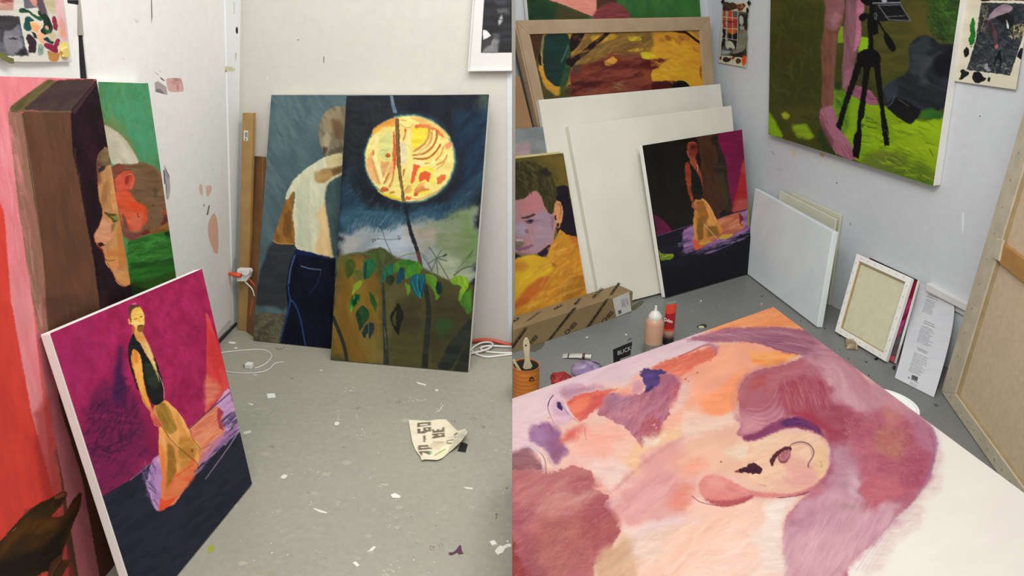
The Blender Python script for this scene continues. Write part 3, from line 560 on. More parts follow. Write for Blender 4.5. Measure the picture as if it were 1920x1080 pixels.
    a.p([(505, 262), (525, 262), (520, 300), (498, 385), (490, 385), (505, 310)], '#d9603a', f=.8); a.p([(470, 400), (520, 380), (525, 560), (500, 640), (470, 560)], '#ddd0ae', f=2, c2='#e6dab8'); a.p([(530, 280), (580, 300), (590, 560), (570, 760), (520, 720), (535, 500)], '#efe49a', f=1.6, c2='#e9dc86', ang=85)
    a.p([(495, 660), (515, 640), (500, 720), (485, 715)], '#b87a40', f=.8)
    a.p([(580, 260), (660, 240), (740, 270), (730, 350), (660, 420), (600, 470), (575, 420)], '#eee04e', f=2, c2='#e6cf3c')
    a.p([(590, 240), (640, 215), (720, 215), (800, 255), (850, 290), (900, 340), (870, 350), (790, 290), (700, 255), (620, 262)], '#de7040', f=1, c2='#e08a50', w=2)
    a.l([(745, 260), (745, 330), (700, 410), (640, 455), (600, 480)], 4.6, '#c98a48', a=.9); a.l([(770, 300), (765, 380), (720, 450), (650, 490)], 4, '#d08a5a', a=.8); a.l([(820, 290), (815, 370), (770, 450), (690, 510), (590, 520)], 4.2, '#b87038', w1=3)
    a.l([(795, 280), (800, 360), (750, 430), (680, 480), (600, 500)], 2.6, '#f0e296'); a.l([(850, 420), (800, 500), (720, 560), (595, 550)], 4, '#b5692f', w1=3.2); a.l([(840, 350), (830, 430), (770, 500), (700, 530), (600, 535)], 2.6, '#f2e49c')
    a.l([(880, 440), (860, 520), (780, 590), (700, 600)], 2.6, '#cf9048'); a.l([(915, 520), (890, 580), (820, 610)], 3.6, '#d59a58'); a.l([(905, 560), (870, 620), (820, 650)], 2, '#d9a060'); a.p([(890, 420), (940, 380), (970, 420), (930, 460), (900, 460)], '#e79a6c', f=2)
    a.p([(600, 560), (680, 590), (720, 610), (760, 590), (800, 540), (800, 600), (720, 640), (620, 610)], '#efe3a2', f=1)
    a.p([(595, 600), (665, 620), (630, 660), (610, 760), (575, 800), (565, 790)], '#e2683c', f=.8); a.p([(620, 700), (650, 640), (720, 615), (790, 640), (810, 720), (790, 820), (740, 880), (600, 920), (560, 915), (590, 860), (590, 800)], '#ebd94c', f=1, c2='#efe27a')
    a.p([(640, 730), (660, 690), (710, 670), (760, 690), (755, 730), (735, 780), (710, 750), (650, 780)], '#df6236', f=.8); a.p([(610, 840), (650, 790), (720, 780), (770, 790), (740, 860), (680, 870), (640, 880), (625, 915), (595, 910)], '#e8b468', f=1.4, c2='#d98a4c')
    a.e(730, 810, 40, 34, '#f0e08e', f=2); a.p([(600, 885), (632, 880), (628, 915), (595, 915)], '#c9663a', f=.7); a.p([(815, 745), (860, 705), (905, 700), (900, 750), (850, 800), (820, 800)], '#e0703c', f=1, c2='#da8a4c')
    a.p([(520, 915), (575, 920), (560, 950), (515, 950)], '#e0703c', f=.8); a.e(540, 850, 30, 45, '#e0b45a', rot=30, f=1.4); a.l([(500, 870), (530, 840), (545, 820)], .9, '#b8843c'); a.e(205, 495, 10, 26, '#b8793a', f=1.5)
    a.hatch([(560, 300), (900, 320), (930, 600), (700, 620), (580, 520)], ['#f6ea9c', '#e9b25a', '#e4c65c'], 26, 16, 2, -50, .4, 30)
    a.hatch([(180, 300), (420, 250), (420, 850), (260, 800)], ['#f3e9a0', '#e9c06a', '#e2a65a'], 26, 14, 2, -70, .35, 25)
    # pole over the moon
    a.p([(362, -70), (392, -70), (402, 0), (438, 105), (398, 120), (380, 40)], '#5d7285', f=.7, c2='#6d8396'); a.p([(415, 160), (455, 165), (460, 420), (470, 640), (495, 840), (520, 985), (488, 985), (460, 800), (430, 600), (422, 400)], '#7d6038', f=.7, c2='#6b5436')
    a.l([(428, 170), (440, 420), (455, 640), (480, 850), (500, 980)], 1.2, '#a58a5a', a=.6); a.p([(498, 975), (524, 975), (550, 1080), (505, 1080)], '#1d2831', f=.8)
    a.at(480, 0, 2)
    a.hatch([(345, 360), (500, 360), (420, 520), (380, 700), (325, 700)], ['#2e3238', '#1b1f26', '#353a3f'], 110, 16, 4, 70, .35, 40)
    a.hatch([(700, 360), (860, 360), (850, 600), (770, 720), (760, 560)], ['#1a2028', '#222c36', '#1c2a3a', '#2c363e'], 130, 14, 3, -60, .35, 40)
    a.hatch([(330, 720), (400, 700), (520, 770), (700, 770), (850, 640), (830, 760), (700, 830), (420, 840), (320, 840)], ['#3a5a6a', '#2a4656', '#55788a', '#24384a'], 190, 12, 2.4, -45, .35, 30)
    return a
def column_art(P):                                            # big pink, brown and black painting
    a = Art(P, '#c5585a', 31, .04, '#cf6460', 80, 60, 14)
    a.p([(-120, 100), (185, 146), (90, 150), (20, 208), (60, 560), (130, 1200), (20, 1200), (-120, 1200)], '#dd8b90', f=1, c2='#d97f86', ang=80, L=60, Wd=10)
    a.p([(-120, 300), (-10, 350), (8, 400), (20, 560), (60, 780), (105, 940), (130, 1200), (-120, 1200)], '#d3473c', f=1.2, c2='#c94238', ang=80, L=60, Wd=14)      # red
    a.p([(14, 206), (42, 212), (70, 400), (86, 560), (100, 620), (90, 640), (76, 640), (60, 560), (36, 400)], '#95665a', f=1, c2='#8d6a56', ang=80)
    a.p([(18, 200), (90, 148), (108, 152), (44, 210), (20, 210)], '#6a5f3c', f=1, c2='#5a4e34', ang=-40); a.p([(42, 206), (108, 150), (180, 148), (134, 210)], '#463536', f=.9, c2='#4d3d3a', ang=-35)
    a.p([(40, 209), (134, 208), (140, 300), (180, 500), (192, 600), (300, 1200), (140, 1200), (96, 700), (80, 480), (56, 320)], '#684434', f=1.2, c2='#5d4030', ang=80, L=50, Wd=12)
    a.l([(20, 206), (80, 210), (133, 209)], 2, '#6f6650', a=.8); a.l([(40, 212), (62, 330), (86, 540)], 1.6, '#7d6a50', a=.8)
    a.p([(132, 209), (184, 145), (215, 260), (272, 560), (340, 1200), (255, 1200), (192, 620), (178, 500), (146, 330), (137, 290)], '#281420', f=1, c2='#1e1016', ang=75)                       # black edge
    a.hatch([(140, 215), (180, 165), (200, 280), (190, 330), (170, 360)], ['#4a1730', '#15090e', '#3a1526'], 60, 16, 3, 65, .5, 40)
    a.p([(134, 209), (181, 152), (181, 158), (140, 214)], '#5a3e48', f=1, a=.6)
    a.p([(92, 560), (196, 560), (300, 1200), (150, 1200), (104, 760)], '#4f342a', f=16, c2='#46301f', a=.6); 
    # pink band and darker red inside the lower half
    a.p([(68, 620), (96, 625), (112, 760), (155, 900), (190, 1100), (150, 1100), (118, 900), (88, 740)], '#b06a70', f=1.2, c2='#a9646b', ang=80)
    a.p([(60, 780), (86, 740), (112, 900), (140, 1100), (110, 1100), (80, 900)], '#9c3430', f=8, a=.6)
    # face in profile at the right edge
    a.at(150, 220, 3.177)
    a.p([(160, 170), (178, 220), (205, 400), (240, 570), (290, 850), (306, 995), (270, 1010), (230, 1000), (205, 960), (190, 915), (150, 870), (150, 840), (130, 780), (95, 760), (78, 700), (120, 640), (138, 560), (110, 480), (104, 400), (100, 320), (95, 260), (120, 200)], '#b98356', f=1, c2='#c28d5c', ang=80, v=.08)
    a.p([(104, 290), (100, 240), (128, 195), (165, 175), (180, 240), (200, 270), (160, 290), (130, 300)], '#6b573a', f=1.4, c2='#80694a'); a.p([(108, 310), (125, 292), (155, 290), (145, 315), (112, 335)], '#33302f', f=1); a.p([(170, 240), (195, 255), (200, 280), (180, 280)], '#54352c', f=1.2)
    a.p([(112, 330), (160, 310), (190, 330), (205, 440), (170, 540), (140, 560), (118, 500)], '#a97b4b', f=3, c2='#b98a58', a=.9, ang=80); a.p([(140, 400), (165, 370), (160, 500), (135, 530), (122, 470)], '#8a5f3c', f=3, a=.6); a.p([(190, 320), (206, 420), (232, 570), (200, 560), (180, 480)], '#d49b64', f=2, a=.8, c2='#c98a56')
    a.p([(140, 560), (170, 570), (220, 580), (235, 610), (200, 630), (180, 600), (150, 580)], '#45401f', f=1, c2='#5b5424'); a.p([(180, 590), (240, 585), (238, 615), (210, 610)], '#8f9140', f=1.6, a=.8)
    a.p([(135, 600), (195, 640), (190, 720), (150, 760), (100, 755), (80, 705), (110, 660)], '#cf9673', f=1.6, c2='#c58a68'); a.p([(185, 640), (215, 625), (200, 680), (185, 690)], '#7e6a3c', f=2, a=.8); a.p([(98, 748), (130, 745), (150, 765), (120, 770)], '#2f1613', f=1)
    a.p([(110, 755), (135, 790), (150, 830), (125, 790), (95, 765)], '#7a2620', f=2, a=.8); a.p([(160, 790), (230, 770), (265, 760), (280, 840), (240, 860), (190, 845), (150, 850)], '#bd7a42', f=3, c2='#c98d4c')
    a.l([(150, 848), (175, 855), (210, 850)], 1.5, '#8c4a22'); a.l([(152, 852), (165, 890), (190, 905)], 1.4, '#d4b04a', a=.8); a.p([(165, 865), (220, 850), (240, 880), (200, 905), (175, 895)], '#d08a58', f=2); a.p([(240, 600), (262, 700), (285, 840), (270, 900), (235, 900), (225, 760), (215, 680)], '#b8733a', f=3, a=.7)
    a.p([(205, 930), (260, 915), (295, 940), (302, 990), (260, 1003), (225, 985)], '#d19660', f=3, c2='#c98a50'); a.l([(100, 260), (104, 400), (112, 480), (138, 555), (118, 640), (80, 700), (95, 760), (130, 790), (152, 850), (190, 915), (210, 965), (260, 1008), (305, 1000)], 1, '#6d1f2a', a=.7)
    a.p([(60, 190), (110, 190), (95, 300), (100, 400), (60, 380)], '#3a1726', f=10, a=.6)
    a.at(0, 860, 4.91)
    # hand reaching in, bottom left
    a.p([(-20, 780), (60, 700), (180, 560), (300, 450), (400, 390), (480, 360), (520, 330), (580, 300), (625, 315), (600, 380), (560, 440), (480, 520), (470, 540), (580, 535), (620, 470), (690, 350), (760, 300), (740, 440), (690, 560), (640, 700), (590, 820), (560, 890), (440, 1050), (330, 1080), (330, 1120), (-20, 1120)], '#4a3018', f=1.2, c2='#3a2a18', ang=-45, v=.12, L=40, Wd=7)
    a.p([(60, 700), (200, 560), (330, 470), (450, 560), (340, 640), (160, 760), (20, 900), (-20, 900)], '#603c18', f=8, c2='#573616', a=.8, ang=-45); a.p([(250, 480), (400, 400), (480, 380), (500, 460), (400, 540), (280, 580)], '#382c1a', f=7, a=.7)
    a.p([(-20, 940), (200, 880), (400, 800), (560, 700), (640, 640), (600, 800), (560, 880), (420, 1060), (200, 1120), (-20, 1120)], '#2a2119', f=7, c2='#221c17', a=.9, ang=-35); a.p([(500, 350), (580, 310), (610, 330), (570, 370), (510, 378)], '#7a4a2a', f=1.5); a.p([(500, 380), (600, 350), (560, 430), (500, 460)], '#34231c', f=3, a=.8)
    a.p([(430, 560), (540, 550), (570, 600), (440, 660), (360, 700), (300, 690)], '#63411c', f=7, a=.8)
    a.p([(440, 1050), (470, 960), (540, 890), (580, 880), (570, 940), (620, 925), (655, 950), (600, 1020), (560, 1120), (430, 1120)], '#5a3a26', f=1, c2='#4b3020', ang=-50); a.l([(575, 945), (520, 1020), (480, 1110)], 1.2, '#20140e'); a.l([(380, 1060), (430, 1045)], 3, '#a8643a', a=.8)
    a.l([(110, 668), (150, 640)], .5, '#cfc6b8', a=.8, sm=0); a.l([(60, 690), (180, 575), (320, 470)], .8, '#2c1c10', a=.5)
    a.at(0, 0, 1)
    a.hatch([(0, 220), (30, 230), (90, 620), (60, 620), (0, 340)], ['#e29398', '#d37f84', '#e9a0a4'], 60, 50, 6, 80, .25, 8); a.hatch([(60, 230), (135, 230), (190, 580), (110, 620)], ['#74503c', '#5a3b2c', '#6a4e38'], 70, 50, 5, 80, .25, 10)
    return a
def cap_art(P):                                               # green painting, head in a pale cap
    a = Art(P, '#4b8a55', 41, .07, '#5a9a66', 60, 30, 9); a.at(150, 220, 3.177)
    a.hatch([(100, -200), (420, -200), (500, 400), (360, 270), (240, 100), (150, 20)], ['#4e9468', '#5fa47a', '#55855a', '#6f9468', '#4a9a78'], 200, 34, 10, 70, .35, 60)
    a.p([(100, -60), (200, 20), (300, 120), (380, 270), (340, 270), (240, 110), (150, 60)], '#7c8a52', f=9, a=.7); a.p([(230, -60), (440, -80), (470, 200), (400, 240), (280, 60)], '#4ea07c', f=16, a=.45)
    a.p([(130, 45), (170, 52), (240, 100), (300, 170), (345, 250), (355, 275), (290, 290), (200, 290), (160, 200)], '#d2cbb8', f=1, c2='#c3bca8', ang=50, v=.04); a.p([(160, 120), (220, 120), (250, 200), (230, 260), (200, 260)], '#beb7a4', f=8, a=.7); a.l([(150, 50), (240, 92), (300, 160), (350, 262)], 1.3, '#a98a60', a=.7)
    a.p([(190, 300), (240, 275), (330, 280), (360, 265), (430, 285), (480, 320), (510, 450), (520, 560), (500, 650), (420, 690), (300, 745), (250, 700), (200, 420)], '#8d6a4c', f=1.2, c2='#7d5c42', v=.1)
    a.p([(300, 290), (380, 275), (460, 310), (480, 420), (460, 480), (380, 520), (330, 480), (320, 380)], '#80644a', f=3, c2='#74593f', v=.12); a.p([(440, 420), (460, 430), (455, 480), (440, 470)], '#5f5040', f=2)
    a.p([(185, 310), (210, 280), (245, 275), (265, 300), (250, 350), (215, 345)], '#8b4a3f', f=1.4); a.l([(190, 300), (230, 276), (270, 295), (330, 292)], 1.6, '#6c3428', a=.9)
    a.p([(200, 370), (260, 320), (310, 320), (330, 360), (315, 430), (260, 440), (215, 430)], '#d9624d', f=1.4, c2='#c9503e'); a.p([(270, 350), (295, 345), (290, 400), (265, 400)], '#a83c34', f=1.6); a.l([(275, 345), (312, 335), (322, 370), (300, 425)], 1.4, '#e88a72', a=.8)
    a.p([(205, 430), (290, 435), (330, 500), (400, 540), (410, 600), (370, 660), (300, 680), (250, 640), (235, 560)], '#d75637', f=1.4, c2='#dd6b48', v=.1); a.p([(290, 500), (370, 520), (395, 570), (330, 570), (300, 540)], '#e0501f', f=4, a=.6); a.p([(300, 590), (370, 600), (350, 670), (300, 680)], '#d9735a', f=5, a=.8)
    a.p([(250, 560), (280, 620), (300, 690), (370, 680), (430, 640), (400, 690), (300, 742), (262, 700)], '#7d4a44', f=2, c2='#8a5a50'); a.p([(400, 560), (450, 530), (490, 600), (470, 650), (420, 660), (405, 610)], '#80634c', f=3); a.l([(290, 745), (380, 715)], 1.4, '#2a1712'); a.p([(365, 690), (410, 670), (420, 690), (380, 700)], '#7a3026', f=1.4)
    a.p([(490, 530), (530, 580), (540, 650), (480, 660), (500, 600)], '#b4503c', f=1.4, c2='#4a2c30'); a.p([(480, 650), (545, 610), (550, 680), (400, 700)], '#9a6a38', f=2, c2='#8a5a30')
    a.p([(280, 745), (400, 705), (550, 670), (640, 1100), (300, 1100)], '#2f6f2a', f=1.4, c2='#3f8234', v=.12, ang=-8, L=30, Wd=5); a.p([(290, 870), (420, 860), (560, 830), (570, 870), (400, 890), (300, 910)], '#1f4a22', f=4, c2='#2a5a28'); a.p([(300, 980), (600, 900), (620, 1060), (300, 1060)], '#33591f', f=5, c2='#274a1c'); a.p([(500, 690), (555, 670), (560, 720), (510, 710)], '#1f3a1c', f=2)
    a.hatch([(290, 760), (540, 690), (560, 840), (310, 860)], ['#4f9a48', '#2c5f28', '#44843a'], 60, 26, 6, -8, .4, 25); a.p([(285, 1000), (400, 1000), (400, 1200), (290, 1200)], '#1d3318', f=6)
    for x, y in ((348, 592), (346, 578), (190, 518), (434, 525), (425, 600)): a.e(x, y, 3, 5, '#3a1c14', f=.5)
    a.l([(435, -200), (460, 0), (500, 290), (520, 430)], .9, '#c9763c', a=.7, sm=1)
    return a
def magenta_art(P):                                           # man in a black vest on a magenta ground
    a = Art(P, '#981f4e', 51, .08, '#a6285a', 60, 16, 9); a.at(190, 540, 3)
    a.hatch([(-260, 300), (560, -100), (600, 600), (100, 1100), (-100, 1200)], ['#a62a60', '#8a1a48', '#ae3268', '#94204f', '#7d1a42'], 420, 20, 9, 60, .22, 70)
    a.p([(-290, 270), (0, 130), (-10, 420), (-120, 700), (-90, 800)], '#8c2458', f=20, a=.4); a.p([(-80, 640), (-20, 560), (60, 520), (110, 320), (150, 460), (220, 640), (240, 760), (330, 940), (160, 1080), (-60, 1250), (-130, 900)], '#5f1c44', f=14, c2='#6d1c48', a=.8)
    a.p([(60, 620), (80, 470), (105, 330), (120, 470), (150, 540), (120, 640)], '#3e1c48', f=6, a=.85); a.hatch([(-60, 640), (60, 620), (120, 500), (190, 640), (220, 800), (60, 960), (-80, 900)], ['#3c1838', '#4a1840', '#6a1c4c', '#321430'], 170, 26, 4, -55, .55, 35)
    a.hatch([(-20, 700), (120, 640), (240, 780), (300, 920), (0, 1150), (-60, 1000)], ['#7a1c50', '#541840', '#8a2458'], 120, 30, 5, -20, .4, 50); a.p([(240, 600), (320, 700), (330, 930), (260, 960), (240, 800)], '#861a46', f=8, a=.7)
    a.p([(560, 60), (585, 120), (640, 300), (720, 560), (590, 700), (560, 720), (592, 660), (588, 300)], '#8a2048', f=2, a=.4)
    a.p([(588, 130), (610, 170), (660, 330), (700, 450), (722, 570), (640, 640), (580, 710), (590, 600), (592, 260)], '#c9383c', f=1.2, c2='#d14a48', ang=80, v=.1); a.p([(595, 480), (700, 560), (690, 600), (590, 700)], '#cf6a58', f=7, c2='#d88068'); a.p([(590, 240), (650, 280), (690, 430), (640, 480), (600, 400)], '#c0363a', f=6, a=.7)
    # floor of the picture: deep blue-black, lilac, salmon
    a.p([(-150, 1260), (160, 1080), (330, 940), (730, 590), (900, 1200), (600, 1700), (-60, 1900)], '#1f2130', f=1, c2='#262838', ang=-35, v=.1)
    a.p([(715, 555), (740, 640), (800, 790), (640, 900), (480, 1080), (330, 1260), (300, 1250), (250, 1100), (290, 960), (330, 935), (480, 800), (600, 710)], '#b88ab8', f=1.6, c2='#c9a0c6', ang=-40, w2=2)
    a.p([(270, 1010), (300, 960), (340, 1000), (380, 1200), (330, 1260), (290, 1210)], '#a578a8', f=3, c2='#b98abc', a=.9); a.hatch([(700, 700), (760, 700), (780, 800), (600, 980), (420, 1150), (340, 1250), (420, 1080), (600, 900)], ['#5a4a78', '#d5b4d2', '#3a3450', '#8a6a98', '#2a2838'], 120, 34, 4, -42, .55, 8)
    a.hatch([(240, 1010), (300, 1000), (310, 1240), (290, 1240), (240, 1100)], ['#2c2c42', '#8a70a0', '#6a5080'], 40, 18, 4, 60, .5, 20)
    a.p([(485, 795), (590, 700), (650, 660), (690, 700), (665, 760), (700, 790), (680, 860), (640, 900), (590, 960), (540, 1010), (470, 1130), (400, 1230), (350, 1220), (330, 1090), (420, 1000), (540, 900)], '#d3755a', f=1.2, c2='#dc8a68', ang=-40, v=.08, w2=2)
    a.p([(655, 668), (692, 700), (668, 730), (690, 800), (665, 790), (650, 720)], '#a83c50', f=1.2); a.p([(600, 880), (700, 800), (760, 770), (700, 860), (600, 960), (540, 1000)], '#b07aae', f=4, a=.7); a.hatch([(500, 800), (640, 690), (680, 790), (620, 900), (520, 960)], ['#e39a78', '#c9604c', '#e6a688'], 60, 22, 3, -40, .4, 20)
    a.l([(495, 792), (600, 695), (722, 590)], 2.2, '#5a3050', a=.9, sm=0); a.l([(160, 1082), (240, 1020), (330, 940)], 1.3, '#c77a9a', a=.8, sm=0); a.l([(560, 905), (640, 870), (600, 920)], .8, '#7a2c2c', a=.7)
    a.l([(585, 1075), (700, 920), (790, 780)], 1.5, '#c9a8cc', a=.6, w1=3)
    # skirt
    a.p([(290, 660), (350, 622), (400, 660), (460, 730), (490, 800), (505, 830), (560, 880), (560, 930), (540, 1000), (480, 1060), (430, 1100), (380, 1180), (330, 1240), (345, 1090), (330, 980), (322, 900), (325, 780), (300, 720)], '#d98a48', f=1, c2='#e0a25c', ang=70, v=.1)
    a.p([(296, 665), (350, 640), (385, 680), (430, 800), (380, 830), (330, 760)], '#8f6a2a', f=2, c2='#a98038', ang=65); a.p([(370, 860), (410, 900), (425, 1010), (400, 1130), (372, 1190), (355, 1120), (372, 1000)], '#94662a', f=2.4, c2='#a87a34'); a.p([(440, 830), (500, 840), (540, 900), (510, 1000), (450, 1010), (430, 920)], '#a8762e', f=3, c2='#c9924c', a=.8)
    a.p([(420, 1050), (530, 960), (540, 1010), (450, 1150), (350, 1250), (335, 1180)], '#e2643a', f=4, c2='#d9784c', a=.85); a.p([(326, 860), (350, 900), (372, 1080), (345, 1220), (345, 1090)], '#e07a44', f=2, a=.8); a.l([(340, 780), (400, 870), (470, 925), (545, 990), (545, 1020)], 1, '#6a2c1c'); a.l([(355, 640), (420, 680), (470, 760), (492, 810)], 1.1, '#f0c07a', a=.9)
    a.l([(500, 800), (510, 850), (560, 900), (550, 930)], .8, '#7a3420'); a.e(512, 915, 8, 9, '#8a4424', f=1.2); a.l([(420, 1060), (470, 1020), (520, 990)], .8, '#8a3c28', a=.7)
    a.p([(330, 1180), (360, 1200), (430, 1170), (380, 1230), (322, 1262)], '#e0522e', f=1.5)
    # figure
    a.p([(175, 260), (205, 240), (245, 290), (290, 370), (320, 440), (345, 520), (352, 620), (345, 645), (290, 665), (262, 600), (230, 580), (205, 580), (180, 500), (155, 420), (148, 350), (160, 300)], '#15161a', f=.9, c2='#1d1f20', v=.15)   # vest
    a.p([(240, 400), (300, 440), (335, 540), (310, 575), (260, 540), (245, 480)], '#2c3526', f=3, c2='#232b20', v=.1)
    a.p([(178, 225), (225, 225), (240, 270), (275, 330), (310, 440), (316, 480), (290, 430), (255, 385), (225, 320), (195, 290)], '#c98a44', f=.9, c2='#d9a868'); a.p([(240, 290), (275, 345), (312, 460), (330, 540), (305, 470), (265, 390)], '#e3bd84', f=1.2, a=.8); a.l([(318, 480), (350, 545), (355, 620)], 1, '#e8c9c0', a=.8)
    a.p([(175, 340), (205, 355), (225, 390), (232, 470), (245, 560), (270, 640), (290, 690), (275, 700), (235, 640), (208, 560), (182, 470), (165, 400)], '#df9038', f=.9, c2='#e8ab58', ang=80); a.p([(178, 345), (205, 360), (212, 420), (190, 420)], '#c9702c', f=3, a=.7); a.l([(172, 360), (180, 460), (215, 580), (270, 690)], .8, '#8a3a20', a=.8)
    a.p([(268, 665), (292, 680), (310, 720), (345, 770), (330, 788), (300, 775), (280, 730)], '#d97a5e', f=.9, c2='#c9604c'); a.l([(300, 735), (340, 780)], .8, '#8a2c34'); a.l([(292, 745), (322, 785)], .8, '#8a2c34')
    a.p([(162, 150), (178, 105), (205, 98), (232, 120), (243, 160), (242, 210), (225, 240), (205, 240), (178, 210), (160, 200)], '#e0b454', f=.9, c2='#e8c878'); a.p([(150, 175), (160, 170), (168, 205), (155, 205)], '#e09a48', f=.8); a.p([(150, 110), (175, 88), (205, 92), (215, 108), (180, 112), (165, 150), (172, 200), (160, 180)], '#4a3024', f=1, c2='#6a4434')
    a.p([(172, 86), (198, 84), (202, 92), (176, 95)], '#c9688a', f=.8); a.p([(205, 212), (232, 202), (240, 215), (235, 245), (212, 248), (200, 232)], '#8a5a2c', f=1.4, c2='#a9743c'); a.l([(208, 218), (222, 208), (238, 212)], 1.3, '#33201a'); a.l([(188, 176), (200, 172)], 1.3, '#2a1a16'); a.l([(218, 163), (230, 160)], 1.3, '#2a1a16'); a.l([(210, 170), (216, 195)], 1, '#b5813a', a=.8)
    a.p([(178, 200), (190, 240), (175, 262), (170, 225)], '#b56a34', f=1.4, a=.8)
    return a
man = lean((475, 638), (800, 672), [(509, 178), (810, 178)], LB, .035, .010)
moon = lean((620, 674), (878, 697), [(650, 180), (917, 177)], man[0], .035, .010)
capq = lean((250, 900), (366, 770), [(183, 153), (277, 156)], off(LW, .012), .022)
column = lean((-60, 1395), (312, 940), [(-260, 136), (180, 148)], capq[0], .028, .006)
mag = lean((265, 1159), (472, 907), [(93, 625), (378, 504)], column[0], .032, .034)
EDGE = mat('canvas_edge_dark', '#3c3a36', .8)
canvas('canvas_painting', *man, .032, man_art, "painting of a shirtless man seen from behind in blue jeans, behind the moon painting", gain=.93)
canvas('canvas_painting', *moon, .032, moon_art, "tall painting of a round yellow and orange moon over green leaves", step=1.15, gain=.9)
canvas('canvas_painting', *capq, .020, cap_art, "narrow green painting of an orange head wearing a pale cap", step=1.3)
canvas('canvas_painting', *column, .026, column_art, "pink and red painting with a brown block, profile face and dark hand", step=1.7)
canvas('canvas_painting', *mag, .030, magenta_art, "magenta painting of a man in black vest, leaning in the left foreground", step=1.4, material=GLOSS)
# ---------------------------------------------------------------- timber in the corner
def plank(px, t, m, label, back, gap, parts=None):
    pl, q = lean(px[3], px[2], [px[0], px[1]], back, t, gap)
    c = (q[2] + q[3]) / 2; c[2] = 0; r = thing('timber_board', c, label, 'board')
    MB().prism(q, -pl[1] * t).build('board', m, r, bevel=.0015)
    if parts: parts(r, pl)
    return r
WOOD = mat('pine_board', '#a98752', .6, '#9c7a48', 14, .1, bscale=80); WOOD2 = mat('brown_board', '#7c552e', .6, '#6b4826', 12, .1)
def sticker(r, pl):
    mb = MB(); q = [hit(x, y, *off(pl, .0008)) for x, y in ((457.5, 244.5), (465, 245), (464.5, 264), (457, 263.5))]; mb.add(q, [(0, 1, 2, 3)], 0, '#d8d6d0')
    for i in range(9):
        y = 248 + i * 1.1; mb.add([hit(x, yy, *off(pl, .0014)) for x, yy in ((459, y), (464, y), (464, y + .5), (459, y + .5))], [(0, 1, 2, 3)], 0, '#3a3836')
    mb.add([hit(x, yy, *off(pl, .0014)) for x, yy in ((459, 259.5), (462, 259.5), (462, 262.5), (459, 262.5))], [(0, 1, 2, 3)], 0, '#7a6a60')
    mb.build('barcode_sticker', FLAT, r)
plank([(471, 292), (492, 294), (489, 640), (462, 622)], .018, WOOD2, 'darker brown board standing behind the pale pine board in the corner', LB, .002)
plank([(454.5, 212), (474.5, 212), (463, 621), (446.5, 618.5)], .02, WOOD, 'pale pine board with a barcode sticker, upright in the corner', LB, .03, sticker)
# ---------------------------------------------------------------- outlet, plugs and cords in the corner
def cpath(px, z=0., n=3, pl=None, zs=None):
    P = [(hit(x, y, *pl) if pl is not None else fl(x, y, zs[i] if zs else z)) for i, (x, y) in enumerate(px)]; return chaikin(A(P), n, False)
PLW = mat('white_plastic', '#e6e4de', .35, spec=.5); PLO = mat('orange_plastic', '#d8502a', .4, '#cc4a26', spec=.5); CABW = mat('white_cable', '#e2e0da', .45)
o1 = hit(452, 517, *off(LB, .115))
r = thing('power_adaptor', (o1[0], o1[1], o1[2]), 'white adaptor with an orange plug on the side wall, beside the pine board', 'adaptor')
mb = MB(); q = [hit(x, y, *off(LB, .12)) for x, y in ((444, 505), (466, 506), (469, 511), (466, 522), (461, 528), (443, 528))]; mb.prism(q, -LB[1] * .03); mb.build('adaptor_body', PLW, r, bevel=.003)
mb = MB(); mb.tube([hit(x, y, *off(LB, .128)) for x, y in ((429, 513), (433.5, 513.5), (437, 514.5), (446, 516), (452, 517))], .011, rs=[.006, .008, .012, .012, .008]); mb.build('orange_plug', PLO, r, smooth=True)
mb = MB(); q = [hit(x, y, *off(LB, .135)) for x, y in ((452, 505), (467, 505.5), (467, 513), (462, 518), (453, 514))]; mb.prism(q, -LB[1] * .014); mb.build('white_plug', PLW, r, bevel=.002)
def cord(name, P, rad, m, label, cat='cord', group=None):
    P = A(P); org = P[len(P) // 2].copy(); return tag(MB().tube(P, rad).build(name, m, None, org=org, smooth=True), label, cat, group)
cord('extension_cord', cpath([(463, 520), (470, 526), (477, 534), (479, 545), (475, 560), (470, 580), (470, 598), (474, 612)], pl=off(LB, .098)), .0035, PLO, 'orange cord curling down from the corner adaptor behind the painting')
cord('white_cord', cpath([(459, 528), (467, 535), (474, 543), (477, 555)], pl=off(LB, .112)), .0028, CABW, 'short white cord hanging from the corner adaptor beside the orange cord')
r0 = fl(468, 690)
r = thing('charger', (r0[0], r0[1], 0), 'white phone charger with its thin cable looped on the floor in the corner', 'charger')
d1 = unit(fl(478, 691) - fl(462, 689)); d2 = np.cross(A([0, 0, 1.]), d1)
MB().box(r0 + A([0, 0, .0005]), d1 * .030, d2 * .026, A([0, 0, .024])).build('charger_block', PLW, r, bevel=.003)
mb = MB()
for s in (-.006, .006): mb.box(r0 - d1 * .021 + d2 * s + A([0, 0, .010]), d1 * .014, d2 * .0015, A([0, 0, .005]))
mb.build('prong', mat('steel', '#8d8d8d', .3, metal=1), r)
MB().tube(cpath([(478, 690), (492, 686), (506, 676), (511, 665), (500, 656), (478, 655), (450, 657), (425, 660), (404, 662)], .003), .0024, n=8).build('cable', CABW, r, smooth=True)
cord('thin_cable', cpath([(405, 695), (440, 699), (470, 700), (495, 697), (508, 690), (515, 680), (532, 679)], .003), .0020, CABW, 'thin white cable lying on the floor in front of the charger')
